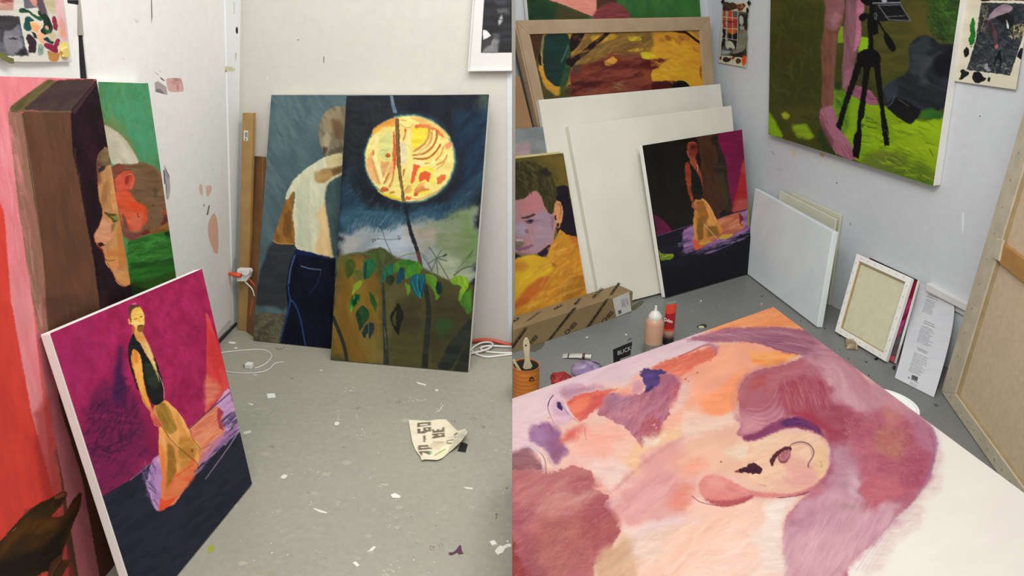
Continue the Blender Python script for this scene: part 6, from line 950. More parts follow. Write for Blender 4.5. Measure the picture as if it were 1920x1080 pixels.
    a.p([(95, 920), (110, 880), (160, 840), (230, 850), (300, 880), (440, 950), (600, 960), (720, 930), (800, 960), (640, 990), (480, 990), (440, 980), (380, 1020), (280, 1045), (180, 1030), (110, 970)], '#e2948a', f=3.5, c2='#dc8880', ang=15); a.p([(130, 990), (220, 1010), (340, 1000), (460, 965), (430, 1000), (360, 1030), (280, 1048), (190, 1035)], '#b4525a', f=3, a=.85); a.l([(60, 980), (110, 1020), (190, 1036), (290, 1045), (370, 1022), (440, 985)], 1.8, '#8c3444', a=.7, w1=.8); a.l([(85, 960), (130, 1010), (180, 1030)], 1.4, '#ccb8cc', a=.7); a.p([(160, 850), (230, 850), (330, 900), (280, 940), (160, 930)], '#eba898', f=6, a=.7)
    a.p([(440, 640), (520, 600), (660, 585), (820, 580), (895, 625), (922, 700), (925, 790), (885, 870), (810, 930), (700, 965), (600, 960), (520, 920), (420, 860), (380, 760)], '#eec0a2', f=2, c2='#f0c8ac', ang=-20); a.p([(600, 850), (680, 760), (800, 740), (880, 780), (860, 880), (780, 930), (660, 940)], '#e6a898', f=8, c2='#e4a69c', a=.85); a.p([(850, 640), (900, 660), (915, 780), (880, 860), (860, 760)], '#eac090', f=6, a=.8); a.p([(480, 600), (640, 590), (560, 680), (480, 700), (400, 660)], '#efceae', f=7, a=.8)
    a.p([(640, 975), (760, 945), (850, 900), (910, 830), (932, 760), (945, 800), (920, 880), (850, 940), (760, 975), (690, 985)], '#d07a7c', f=3, a=.85, c2='#b8606c'); a.l([(600, 990), (690, 984), (760, 968), (800, 950)], 1.4, '#5c2430'); a.l([(790, 960), (860, 920), (915, 870), (940, 840)], 2, '#a87492', a=.7); a.l([(850, 945), (920, 890), (950, 840)], 1.4, '#e6d4e0', a=.8)
    a.p([(333, 822), (350, 812), (400, 795), (430, 768), (462, 765), (478, 785), (505, 800), (506, 820), (490, 840), (430, 838), (400, 830), (370, 832), (345, 832)], '#4a1c30', f=.7, c2='#421828'); a.e(347, 826, 12, 8, '#9a4a4c')
    a.p([(552, 750), (580, 705), (620, 678), (665, 665), (690, 668), (682, 710), (660, 690), (620, 705), (595, 735), (575, 760), (570, 800), (556, 780)], '#5a2030', f=.8); a.p([(600, 740), (630, 700), (670, 680), (684, 700), (680, 740), (650, 772), (620, 772)], '#c27c84', f=1.4, c2='#a8606c'); a.l([(612, 700), (605, 740), (620, 765), (655, 762), (680, 720)], 1.3, '#6a2c3c'); a.l([(640, 700), (625, 740), (645, 735), (665, 690)], 1, '#8a4454')
    a.l([(676, 665), (700, 645), (740, 636), (785, 640), (820, 670), (833, 710), (815, 745), (795, 770), (795, 795)], 1.8, '#6f4450', w1=2.6, a=.9); a.l([(700, 660), (750, 646), (790, 655), (815, 690), (820, 730)], 1.6, '#c08c8c', a=.7); a.l([(870, 760), (885, 785), (875, 800)], .8, '#a8745c', a=.7); a.e(245, 763, 10, 4, '#8a5048', rot=20, f=.7); a.e(20, 240, 8, 6, '#b5704a'); a.e(40, 252, 6, 3, '#a05040'); a.e(92, 203, 6, 3, '#8a4040')
    a.l([(480, 905), (530, 912), (520, 918)], .9, '#b0707c', a=.8); a.p([(520, 880), (620, 880), (700, 960), (560, 950)], '#ebb4a0', f=7, a=.7)
    # hair mass, right
    a.at(1440, 540, 2)
    a.p([(640, 560), (655, 620), (640, 740), (540, 900), (420, 1060), (360, 1060), (480, 880), (600, 740)], '#efdcd2', f=7, a=.9, c2='#ead0c8')
    a.p([(-300, 190), (-160, 150), (0, 145), (80, 150), (190, 165), (270, 240), (420, 400), (560, 480), (610, 515), (632, 560), (630, 630), (600, 720), (550, 800), (480, 860), (400, 950), (300, 1040), (300, 1150), (60, 1150), (60, 1000), (50, 930), (70, 850), (140, 780), (200, 740), (240, 680), (240, 600), (200, 550), (120, 510), (40, 520), (0, 540), (-60, 560), (-120, 555), (-100, 500), (-110, 450), (-112, 400), (-98, 350), (-40, 306), (60, 290), (150, 250), (60, 245), (-20, 210), (-100, 200), (-200, 205)], '#b9707f', f=2.2, c2='#c07c8a', ang=35, L=50, Wd=12, v=.05)
    a.p([(-290, 195), (-140, 160), (20, 148), (120, 155), (200, 175), (290, 270), (180, 270), (100, 245), (20, 228), (-40, 205), (-120, 200)], '#a4667c', f=3, c2='#b27888', ang=8, L=60, Wd=7); a.l([(-300, 198), (-160, 178), (20, 190), (140, 240)], 3, '#8a4e6c', a=.45, f=2.5); a.l([(-260, 190), (-100, 165), (80, 165), (200, 200)], 4, '#c48a98', a=.5, f=3); a.l([(-20, 205), (40, 232), (110, 246)], 1.6, '#7c4060', a=.6); a.l([(-340, 196), (-300, 188), (-200, 200), (-100, 200)], 2, '#c07c94', a=.6, f=1.5)
    a.p([(200, 170), (330, 280), (420, 370), (560, 460), (620, 520), (560, 520), (440, 470), (380, 480), (260, 450), (250, 380), (200, 330), (120, 290), (180, 250)], '#cf959e', f=9, c2='#cb8e9a', ang=45, L=40, Wd=7); a.p([(190, 280), (250, 270), (320, 350), (350, 430), (330, 470), (270, 440), (240, 360)], '#dcaeb2', f=7, a=.8, c2='#d4a0a8', ang=70, L=24, Wd=4); a.p([(310, 290), (400, 350), (460, 420), (360, 400), (320, 350)], '#d09aa2', f=7, a=.7, c2='#c88a94', ang=60)
    a.p([(-100, 352), (-60, 315), (20, 296), (130, 280), (100, 330), (60, 360), (20, 400), (20, 430), (-20, 450), (-60, 460), (-108, 440), (-114, 400)], '#b25e68', f=4, c2='#bc6e74', a=.95, ang=-40, L=16, Wd=6); a.p([(-60, 345), (-20, 315), (20, 310), (0, 350), (-50, 390), (-76, 410)], '#be5452', f=6, a=.8, c2='#b85c5c'); a.p([(-90, 400), (-20, 370), (20, 400), (-20, 440), (-90, 440)], '#b56a78', f=6, a=.7)
    a.p([(40, 360), (120, 345), (240, 355), (248, 375), (236, 440), (200, 480), (300, 480), (310, 540), (270, 600), (230, 560), (190, 530), (100, 490), (20, 470), (30, 420)], '#aa4a5c', f=6, c2='#b25868', ang=70, L=16, Wd=3, a=.95); a.p([(180, 440), (300, 460), (340, 480), (300, 560), (240, 580), (200, 520)], '#a4485c', f=9, c2='#ae586a', a=.85); a.p([(0, 300), (110, 290), (180, 320), (120, 350), (20, 370), (-10, 350)], '#bd6c78', f=7, a=.7, c2='#c47a82')
    a.p([(-120, 470), (-60, 474), (0, 460), (40, 440), (70, 470), (10, 520), (-60, 552), (-110, 550), (-96, 510), (-130, 500)], '#d49498', f=5, c2='#c98a94', a=.95, ang=-20, L=30, Wd=4); a.p([(-40, 480), (20, 440), (60, 450), (40, 500), (-20, 530)], '#c07886', f=6, a=.7)
    a.p([(-100, 556), (-40, 545), (0, 512), (50, 488), (120, 483), (180, 510), (212, 553), (205, 558), (160, 535), (110, 525), (60, 528), (20, 545), (-40, 572), (-90, 575)], '#853a60', f=3, c2='#93446a', a=.95, ang=-15); a.p([(50, 498), (110, 484), (180, 510), (205, 548), (150, 524), (90, 516), (50, 522)], '#562462', f=3, a=.9, c2='#6a2c64'); a.p([(90, 476), (150, 470), (240, 540), (235, 560), (190, 525)], '#a8324a', f=6, a=.75)
    for k_ in range(6): a.l([(10 + k_ * 14, 520 - k_ * 2), (70 + k_ * 12, 494 + k_), (140 + k_ * 6, 500 + k_ * 3), (195, 545 + k_)], 1, '#b0749c' if k_ % 2 else '#3c1c54', a=.3, f=.8)
    a.p([(228, 560), (246, 600), (250, 650), (240, 700), (200, 745), (232, 670), (232, 610)], '#9a5474', f=3, a=.7); a.p([(250, 580), (300, 620), (340, 700), (350, 790), (260, 790), (210, 750), (250, 680)], '#c092a0', f=10, c2='#c69aa6', a=.85); a.p([(290, 690), (350, 690), (360, 770), (310, 790)], '#d2a8b0', f=8, a=.9, c2='#d6b0b6'); a.p([(300, 470), (420, 470), (540, 500), (600, 580), (600, 700), (540, 800), (440, 830), (370, 780), (360, 680), (320, 600), (290, 540)], '#bd6674', f=9, c2='#b65c70', a=.85, L=14, Wd=8, v=.1); a.p([(360, 700), (480, 680), (520, 760), (460, 830), (370, 800)], '#cc727c', f=9, a=.85, c2='#c86a76'); a.p([(400, 520), (500, 530), (530, 600), (480, 650), (400, 620)], '#c07468', f=8, a=.8, c2='#c4806e', L=10, Wd=6); a.p([(500, 640), (600, 620), (590, 720), (510, 760), (480, 700)], '#b0506a', f=9, a=.75, c2='#b85c72'); a.p([(430, 470), (480, 460), (510, 510), (450, 520)], '#cc8478', f=6, a=.8); a.p([(540, 470), (590, 500), (610, 600), (570, 600), (540, 530)], '#bd7c96', f=6, a=.7)
    a.p([(600, 510), (625, 530), (640, 590), (612, 700), (565, 785), (600, 690), (618, 610)], '#a8688c', f=3, a=.75, c2='#b87c9a')
    a.p([(140, 780), (220, 740), (340, 800), (420, 850), (520, 830), (420, 940), (300, 1040), (260, 1150), (60, 1150), (54, 960), (60, 900)], '#d09ea8', f=8, c2='#d8a8b0', ang=-60, L=50, Wd=6, a=.95); a.p([(90, 860), (160, 800), (260, 790), (280, 850), (160, 900), (70, 930)], '#c28e9e', f=9, a=.8, c2='#ca98a4', ang=-50); a.p([(120, 930), (260, 900), (360, 940), (300, 1060), (110, 1080)], '#dcacb2', f=10, a=.8, c2='#e0b2b6', ang=-60, L=30, Wd=5); a.p([(360, 830), (500, 830), (460, 900), (380, 960), (330, 900)], '#dcaeb6', f=9, a=.8, c2='#d4a0ac', ang=-60, L=30, Wd=5); a.p([(80, 870), (130, 860), (120, 885), (80, 890)], '#a8707e', f=4, a=.6, c2='#b47c88', L=5, Wd=3); a.e(298, 820, 34, 9, '#a88a88', f=4, a=.6)
    a.p([(-20, 880), (40, 850), (54, 930), (60, 1080), (-40, 1080), (-60, 960)], '#f2dccf', f=9, a=.9); a.p([(-20, 820), (50, 800), (100, 790), (60, 850), (30, 900), (-20, 900)], '#f4e2d6', f=6, a=.9)
    a.hatch([(260, 300), (420, 400), (600, 520), (620, 620), (540, 780), (380, 780), (300, 560), (200, 480), (150, 290)], ['#cf8e98', '#a4506a', '#c47e8a', '#d8a4a8'], 220, 16, 1.8, 50, .26, 60); a.hatch([(60, 360), (240, 360), (220, 450), (60, 440)], ['#c8707e', '#943c50', '#d89098'], 150, 26, 1.3, 75, .42, 10)
    a.hatch([(120, 290), (240, 300), (250, 360), (60, 350)], ['#c8707e', '#a0485c'], 40, 14, 1.6, 40, .35, 50); a.hatch([(70, 900), (300, 780), (500, 850), (280, 1060), (70, 1060)], ['#e6c0c4', '#c08c9c', '#d4a0aa', '#b47c8c'], 260, 34, 1.8, -62, .32, 12); a.hatch([(-260, 175), (120, 160), (260, 260), (100, 240), (-100, 195)], ['#c48c98', '#8c5470', '#cf9ca8'], 80, 50, 2, 12, .35, 10)
    a.hatch([(380, 500), (540, 520), (590, 640), (460, 680), (380, 600)], ['#8a4038', '#7a3848', '#a05848', '#d09086'], 200, 5, 1.1, 30, .45, 90); a.hatch([(480, 620), (600, 620), (570, 740), (500, 740)], ['#7e3450', '#984460', '#cc8490'], 120, 6, 1.2, 30, .45, 90); a.hatch([(280, 470), (340, 470), (350, 560), (280, 560)], ['#9c4a5c', '#dcaab0'], 70, 5, 1.2, 0, .45, 90)
    for k_ in range(7): a.l([(-112 - k_ * 3.4, 460 + k_), (-120 - k_ * 4, 420), (-102 - k_ * 4, 356), (-46 - k_ * 3, 308 - k_ * 2), (60, 290 - k_ * 3)], 1.2, '#8a4e70' if k_ % 2 == 0 else '#d9a8a8', a=.5 - k_ * .05, f=.8)
    for k_ in range(8): a.l([(-80 + k_ * 5, 452 + k_ * 8), (-25 + k_ * 3, 458 + k_ * 9), (20 + k_ * 4, 420 + k_ * 12), (36 + k_ * 4, 370 + k_ * 14)], 1.6, '#a85a76' if k_ % 2 else '#dcb0b4', a=.38, f=1.1)
    for k_ in range(7): a.l([(600 + k_ * 5, 516), (634 + k_ * 4, 600), (604 + k_ * 5, 700), (545 + k_ * 5, 800), (440 + k_ * 6, 900), (330 + k_ * 9, 1060)], 1.2, '#9c6084' if k_ % 2 == 0 else '#dcc6cc', a=.42 - k_ * .045, f=.9)
    return a
pod = lean((1040, 568), (1345, 477), [(981, -70), (1306, -80)], RB, .03, .014)
frm = lean((1085, 566), (1362, 478), [(964, 38), (1331, 31)], pod[0], .045, .022)
bB = lean((1078, 588), (1388, 491), [(1010, 187), (1351, 157)], frm[0], .032, .014)
bA = lean((1128, 578.5), (1400, 508.5), [(1066, 236), (1372, 198)], bB[0], .035, .042)
sm_ = lean((1247, 558), (1412, 510), [(1204, 273), (1391, 243)], bA[0], .03, .045)
canvas('canvas_painting', *pod, .028, pod_art, 'painting of green ground with a pink triangle, top edge cut off, behind the wood-framed painting', step=1.5)
# wooden frame with its painting
pl, q = frm; m = (q[2] + q[3]) / 2; r = thing('framed_painting', (m[0], m[1], 0), 'large yellow and dark red painting in a pale wooden frame against the back wall', 'framed painting')
OAK = mat('pale_oak', '#ad9578', .5, '#a48b6c', 12, .12, bscale=60); OAK2 = mat('pale_oak_side', '#a48260', .5, '#98785a', 12)
iq = [hit(x, y, *pl) for x, y in ((993.5, 64), (1313, 56.5))]
du = unit(q[1] - q[0]); dvl = unit(q[3] - q[0]); wl = (iq[0] - q[0]); a_ = np.linalg.lstsq(np.stack([q[1] - q[0], q[3] - q[0]], 1), iq[0] - q[0], rcond=None)[0]; b_ = np.linalg.lstsq(np.stack([q[0] - q[1], q[2] - q[1]], 1), iq[1] - q[1], rcond=None)[0]
q0, q1, q2, q3 = q; lerp = lambda a, b, t: a * (1 - t) + b * t
i0 = q0 + (q1 - q0) * a_[0] + (q3 - q0) * a_[1]; i1 = q1 + (q0 - q1) * b_[0] + (q2 - q1) * b_[1]; i3 = q3 + (q2 - q3) * a_[0] + (q0 - q3) * a_[1]; i2 = q2 + (q3 - q2) * b_[0] + (q1 - q2) * b_[1]
n = pl[1]
for a, b, c, d in ((q0, q1, i1, i0), (q1, q2, i2, i1), (q2, q3, i3, i2), (q3, q0, i0, i3)):
    mb = MB(); mid = lambda p, i: lerp(p, i, .35)
    mb.prism([a, b, c, d], -n * .040); mb.prism([lerp(a, d, .12) + n * .006, lerp(b, c, .12) + n * .006, lerp(b, c, .9) + n * .0, lerp(a, d, .9) + n * .0], -n * .01)
    mb.build('frame_rail', OAK, r, bevel=.002)
sheet('painted_face', [p - n * .012 for p in (i0, i1, i2, i3)], 1.3, autumn_art, PAINT, r)
WHR = mat('primed_canvas_warm', '#dad7ca', .8, '#d3d0c3', 5, .3, bscale=600, spec=.15)
blank('blank_canvas', *bB, .030, 'rearmost large blank white canvas, in front of the wood-framed painting', WHR)
# brown cardboard at the far left edge, grey painting, portrait
tan = lean((961, 606), (1083, 570), [(961, 143), (974, 143)], off(RB, .06), .02, .012)
pl, q = tan; o = MB().prism(q, -pl[1] * .012).build('brown_cardboard_sheet', mat('tan_card', '#9c7654', .75, '#94704e', 6), None, org=A([q[2][0], q[2][1], 0.])); tag(o, 'narrow tan panel leaning left of the wood-framed painting', 'cardboard panel')
gry = lean((961, 614), (1085, 577), [(961, 242), (1020, 237)], frm[0], .02, .012)
canvas('canvas_painting', *gry, .02, small_grey_art, 'grey painting with a pink patch, mostly hidden behind the yellow-shouldered portrait', step=2)
por0 = lean((961, 623), (1104, 584), [(961, 293), (1051, 284)], gry[0], .016, .012)
pl, q = por0; CREAM = mat('cream_canvas_edge', '#c9b98a', .7, '#bfae7e', 10)
o = MB().prism(q, -pl[1] * .012).build('stretched_canvas', CREAM, None, org=A([(q[2][0] + q[3][0]) / 2, (q[2][1] + q[3][1]) / 2, 0.]), bevel=.002); tag(o, 'cream-edged canvas directly behind the yellow-shouldered portrait', 'canvas')
por = lean((961, 629), (1106, 589), [(961, 298), (1056, 287)], por0[0], .018, .003)
canvas('canvas_painting', *por, .016, portrait_art, 'portrait of a short-haired man with an earring and yellow shoulders', step=1.0, body=CREAM)
blank('blank_canvas', *bA, .033, 'front large blank white canvas, directly behind the small dark painting', WHR)
canvas('canvas_painting', *sm_, .028, smallman_art, 'small dark painting of a man in a black vest and long yellow skirt', step=1.0, material=GLOSS)
# canvases along the right wall
D2 = lean((1457, 521), (1554, 573), [(1482, 360), (1577, 403)], RW, .014, .002)
D1 = lean((1440, 522), (1545, 580), [(1461, 357), (1567, 411)], D2[0], .016, .002)
CRW = mat('cream_primed', '#c9c8b4', .75, '#c0bfaa', 8)
blank('blank_canvas', *D2, .012, 'cream canvas nearest the right wall, its corner just showing', CRW); blank('blank_canvas', *D1, .014, 'cream canvas between the white canvas and the right wall', CRW)
Cc = lean((1396, 510), (1532, 614), [(1415, 353), (1562, 434)], D1[0], .034, .05)
blank('blank_canvas', *Cc, .032, 'thick blank white canvas leaning against the right wall', mat('primed_canvas_cool', '#dde2e3', .8, '#d2d9da', 6, .3, bscale=600))
# small painting and a back-turned canvas
def pinkstrip_art(P):
    a = Art(P, '#8e1f52', 191, .1, '#7a1a40', 80, 12, 5); a.at(1560, 460, 3.377)
    a.p([(500, 205), (560, 220), (520, 330), (480, 350), (490, 260)], '#8a1c34', f=1); a.p([(470, 330), (510, 340), (500, 400), (440, 460), (420, 470), (440, 390)], '#b0346c', f=1, c2='#a82c62'); a.p([(420, 480), (460, 470), (450, 530), (400, 620), (380, 610)], '#b43a72', f=1); a.l([(420, 470), (460, 465), (490, 400)], 1, '#3a0f22')
    a.p([(450, 500), (510, 400), (400, 740), (370, 720), (380, 620), (430, 560)], '#4c4448', f=1.5, c2='#5c5458'); a.p([(350, 700), (400, 700), (395, 745), (340, 725)], '#a84a58', f=1); a.p([(250, 80), (560, 215), (550, 235), (240, 95)], '#2a1a1e', sm=0, f=.8); return a
F_ = lean((1587, 628), (1677, 681), [(1631, 483), (1721, 525)], RW, .02, .004)
canvas('canvas_painting', *F_, .018, pinkstrip_art, 'small magenta painting, mostly hidden behind the back-turned canvas', step=1)
E_ = lean((1565, 621), (1660, 678), [(1606, 475), (1709, 521)], F_[0], .024, .010)
def backturned(name, pl, q, bw, t, label, inner_px=None, lin_m=None, bar_m=None, wood=None, nst=7, off_l=.016, lip=1.):
    n = pl[1]; q0, q1, q2, q3 = q; m = (q2 + q3) / 2; r = thing(name, (m[0], m[1], 0), label, 'canvas')
    W_, H_ = np.linalg.norm(q1 - q0), np.linalg.norm(q3 - q0); a, b = bw[0] / W_, bw[1] / H_
    P = lambda u, v: (q0 * (1 - u) + q1 * u) * (1 - v) + (q3 * (1 - u) + q2 * u) * v
    O = [P(0, 0), P(1, 0), P(1, 1), P(0, 1)]; I = [P(a, b), P(1 - a, b), P(1 - a, 1 - b), P(a, 1 - b)]; l4, l3, l2 = 1 + .45 * lip, 1 + .3 * lip, 1 + .2 * lip; J = [P(a * l4, b * l4), P(1 - a * l2, b * l3), P(1 - a * l2, 1 - b * l3), P(a * l4, 1 - b * l3)]
    WE = []
    for k in range(4):
        j = (k + 1) % 4; WE.append(MB().prism([O[k], O[j], I[j], I[k]], -n * t).build('wrapped_edge', bar_m or WHITE, r, bevel=.002))
    for k in range(4):
        j = (k + 1) % 4; MB().prism([p - n * .006 for p in (I[k], I[j], J[j], J[k])], -n * (t - .010)).build('stretcher_bar', wood, r)
    MB().prism([p - n * off_l for p in I], -n * .003).build('linen', lin_m, r)
    STL = mat('staple_steel', '#8b8b88', .35, metal=.8)
    for k in range(4):
        j = (k + 1) % 4; d = unit(O[j] - O[k]); e = unit(I[k] - O[k])
        for i in range(nst):
            c = (O[k] * .55 + I[k] * .45) * (1 - (i + .6) / (nst + .2)) + (O[j] * .55 + I[j] * .45) * ((i + .6) / (nst + .2))
            MB().box(c + n * .0002, d * .009 + e * .002, np.cross(n, d) * .0012, n * .0008).build('staple', STL, WE[k], org=A(r.location))
    return r
backturned('reversed_canvas', *E_, (.026, .030), .022, 'small canvas turned to show its cream back and stapled white edges', lin_m=mat('cream_linen', '#cfcbae', .85, '#c8c4a6', 30), wood=mat('stretcher_pine', '#b39c70', .6, '#a89064', 20), lip=.5)
# instruction sheet
def text_block(a, x0, y0, x1, n, dy, col, wmin=.6, sl=.42):
    for i in range(n):
        x = x0 - i * .32 * dy + R_(-.6, .6); y = y0 + i * dy; w_ = (x1 - x0) * R_(wmin, 1); t = 0
        while t < w_:
            l_ = R_(2, 7); e = min(t + l_, w_); a.l([(x + t, y + t * sl), (x + e, y + e * sl)], 1.0, col, sm=0, w=.1, f=.45, a=R_(.5, .8)); t = e + 1.4
def instr_art(P):
    a = Art(P, '#cfcfd3', 201, .01, '#cacacf'); a.at(0, 0, 1)
    a.p([(1744, 541), (1749, 546), (1756, 549), (1743, 545)], '#2c2c30', f=.5, w=.2)
    for (x, y, w_) in ((1741, 552, 17), (1739, 555, 21), (1735, 602, 19), (1733, 605.5, 21), (1720, 653, 20), (1722, 657, 16)): text_block(a, x, y, x + w_, 1, 3, '#1f1f23', .98)
    text_block(a, 1738, 560, 1757, 10, 2.6, '#6a6a70'); text_block(a, 1729, 611, 1757, 12, 2.7, '#6a6a70'); text_block(a, 1715, 662, 1742, 13, 2.8, '#6a6a70')
    for i in range(10): a.l([(1711 + i * 1.1, 704 + i * .45), (1709.5 + i * 1.1, 711 + i * .45)], .8 if i % 3 else 1.2, '#2a2a2e', sm=0, f=.4, w=0)
    a.l([(1708, 712), (1722, 719)], .8, '#4c4c50', sm=0); text_block(a, 1706, 717, 1722, 2, 3, '#6a6a70'); a.e(1704.5, 709.5, 1.4, 1.4, '#3a3a3e', f=.5); return a
t0, t1 = [hit(x, y, *off(RW, .012)) for x, y in ((1711.6, 523.7), (1787, 558.5))]; m0, m1 = [hit(x, y, *off(RW, .05)) for x, y in ((1706, 590), (1787.5, 604))]; b0, b1 = fl(1677.6, 708.7, .001), fl(1751, 745.8, .001)
def sheet_bend(X, u, v):                                        # lower two thirds lean, the top curls back to the wall
    def Q(a, m, b, v): vm = .40; return a * ((v - vm) * (v - 1) / (vm)) + m * (v * (v - 1) / (vm * (vm - 1))) + b * (v * (v - vm) / (1 - vm))
    return Q(t0, m0, b0, v) * (1 - u) + Q(t1, m1, b1, v) * u
uu, vv = np.meshgrid(np.linspace(0, 1, 110), np.linspace(0, 1, 260)); uu = uu.ravel()[:, None]; vv = vv.ravel()[:, None]; X = sheet_bend(None, uu, vv)
mb = MB(); Fx = [(j * 110 + i, (j + 1) * 110 + i, (j + 1) * 110 + i + 1, j * 110 + i + 1) for j in range(259) for i in range(109)]; mb.add(X, Fx); mb.c = [tuple(c_) for c_ in lin(instr_art(proj(X)).C)]
o = mb.build('instruction_sheet', FLAT, None, org=A([b0[0], b0[1], 0]), smooth=True); so = o.modifiers.new('t', 'SOLIDIFY'); so.thickness = .0025; so.offset = -1; tag(o, 'tall white card printed with small blocks of text, leaning against the right wall', 'card')
# the huge reversed canvas cut by the right edge
p0 = fl(1764, 736); dd = unit(fl(1862, 878) - p0); tp_ = hit(1920, 207, *off(RW, .10)); plH = plane3(p0, p0 + dd, tp_); nH = plH[1]; ev = tp_ - p0
TLh = p0 + ev * 1.3; Wd_ = .95; qH = [TLh, TLh + dd * Wd_, p0 + dd * Wd_, p0.copy()]
for p in qH: p += A([0, 0, .004])
LIN = mat('raw_linen', '#d2bd9f', .85, '#c9b394', 40, .25, bscale=500); LINW = mat('wrapped_linen', '#c6bba3', .85, '#b9ae96', 18, .4, bscale=120); PINE = mat('golden_pine', '#b88a50', .55, '#ab7d44', 16)
ci = hit(1793, 740, *plH); cc_ = np.linalg.lstsq(np.stack([dd, unit(ev)], 1), ci - p0, rcond=None)[0]
rH = backturned('reversed_canvas', plH, qH, (abs(cc_[0]) * .9, abs(cc_[1]) * .9 + .0), .04, 'huge canvas turned to show its tan linen back, at the right edge', lin_m=LIN, bar_m=LINW, wood=mat('stretcher_shadow_pine', '#a8946f', .6, '#9c8864', 20), nst=14, off_l=.018, lip=.10)
ka, kb = hit(1874, 452, *off(plH, -.003)), hit(1864, 486, *off(plH, -.003)); MB().prism([ka, ka + dd * .80, kb + dd * .80, kb], -nH * .014).build('crossbar', PINE, rH, bevel=.002)
MB().prism([hit(x, y, *off(plH, .003)) for x, y in ((1868, 446), (1880, 450), (1872, 490), (1860, 484))], -nH * .01).build('canvas_fold', LINW, rH, bevel=.003)
# ---------------------------------------------------------------- things pinned to the right wall
hp = off(RW, .042); q = [hit(x, y, *hp) for x, y in ((1446, -55), (1808.5, -55), (1750, 349), (1441, 251.5))]
r = thing('canvas_painting', hit(1600, 150, *hp), 'hanging painting of bare legs beside a black tripod on bright green grass', 'painting')
MB().prism(q, -hp[1] * .041).build('stretcher_edges', WHITE, r, bevel=.003); sheet('painted_face', [p + hp[1] * .001 for p in q], 1.5, tripod_art, PAINT, r)
def curl(n_, amp, ph=0): return lambda X, u, v: X + n_[None] * (amp * (.3 + .7 * v ** 2) * (1 + .4 * np.sin(5 * v + ph + 2 * u)))
q = [hit(x, y, *off(RW, .004)) for x, y in ((1356.5, 2), (1404.6, 5.5), (1400.6, 126.5), (1347.5, 117.5))]
r = thing('reference_print', q[0], 'small paint-dabbed print of a seated woman by a window, taped to the right wall', 'print')
sheet('paper', q, .6, ref_window_art, FLAT, r, bend=curl(RW[1], .006), t=.0005)
for pts in ([(1351.5, 3.5), (1355.5, -3), (1358.5, 2), (1354.5, 8)], [(1400.5, 5), (1404, 0), (1408, 6), (1404, 11.5)]):
    MB().prism([hit(x, y, *off(RW, .012)) for x, y in pts], -RW[1] * .001).build('tape', BLK, r)
q = [hit(x, y, *off(RW, .004)) for x, y in ((1815, -25), (1936, -32), (1908.5, 168), (1792, 152))]
r = thing('reference_print', q[3], 'cream sheet with a photo of a bending figure and black paint dabs, upper right wall', 'print')
sheet('paper', q, .8, ref_photo_art, FLAT, r, bend=curl(RW[1], .008, 1), t=.0008)
# ---------------------------------------------------------------- cardboard box
f0 = fl(961, 661.7); f1 = fl(1184, 585); hb_ = up_to(f1, 546); zb = A([0, 0, hb_]); bx = unit(f1 - f0); by = np.cross(A([0, 0, 1.]), bx)
if by[1] < 0: by = -by
tb = hit(1159, 524.5, A([0, 0, hb_]), A([0, 0, 1.])); dep = (tb - (f1 + zb)) @ by; rb_ = f1 + by * dep; lb_ = f0 + by * dep; dep = .112; rb_ = f1 + by * dep; lb_ = f0 + by * dep
if lb_[0] < 0: lb_ = lb_ + bx * (-lb_[0] / bx[0] + .001)
CARD = mat('box_cardboard', '#8a7450', .8, '#816c49', 8, .15, bscale=150)
r = thing('cardboard_box', ((f0 + f1) / 2)[:2].tolist() + [0], 'long brown cardboard box printed ARCHES, on the floor below the portrait', 'box')
MB().prism([f0, f1, rb_, lb_], zb).build('carton', CARD, r, bevel=.002)
pf = plane3(f0, f1, f1 + zb); pt = (f0 + zb, A([0, 0, 1.]))
def text_fit(mb, s, pl, p0, p1, upv, col, lift=.0014, bold=.022):
    g = off(pl, lift); O_ = hit(*p0, *g); Xv = hit(*p1, *g) - O_; Yv = hit(p0[0] + upv[0], p0[1] + upv[1], *g) - O_
    cu = bpy.data.curves.new('t', 'FONT'); cu.body = s; cu.size = 1; cu.offset = bold; cu.resolution_u = 3; ob = bpy.data.objects.new('t', cu); S.collection.objects.link(ob)
    me = bpy.data.meshes.new_from_object(ob.evaluated_get(bpy.context.evaluated_depsgraph_get())); V = A([v.co for v in me.vertices]); w_ = V[:, 0].max() - V[:, 0].min()
    mb.add([O_ + Xv * (v[0] - V[:, 0].min()) / w_ + Yv * v[1] / .7 for v in V], [tuple(p.vertices) for p in me.polygons], 0, col); bpy.data.objects.remove(ob); bpy.data.curves.remove(cu); bpy.data.meshes.remove(me)
Z = lambda x, y: (960 + x / 4.5, 520 + y / 4.5)
mb = MB(); INK = '#2e2820'
def dq(pl, pts, col, lift=.0008): mb.add([hit(*Z(x, y), *off(pl, lift)) for x, y in pts], [tuple(range(len(pts)))], 0, col)
for pl_, qd in ((pf, [(2, 560), (100, 425), (135, 415), (125, 445), (2, 612)]), (pf, [(290, 545), (510, 262), (545, 250), (535, 275), (330, 530)]), (pf, [(610, 440), (790, 185), (822, 175), (660, 424)]),
                (pt, [(105, 378), (215, 296), (255, 284), (150, 362)]), (pt, [(520, 236), (560, 180), (592, 172), (556, 226)]), (pt, [(815, 158), (895, 42), (915, 52), (850, 148)])): dq(pl_, qd, '#5e5039')
rn = random.Random(5)
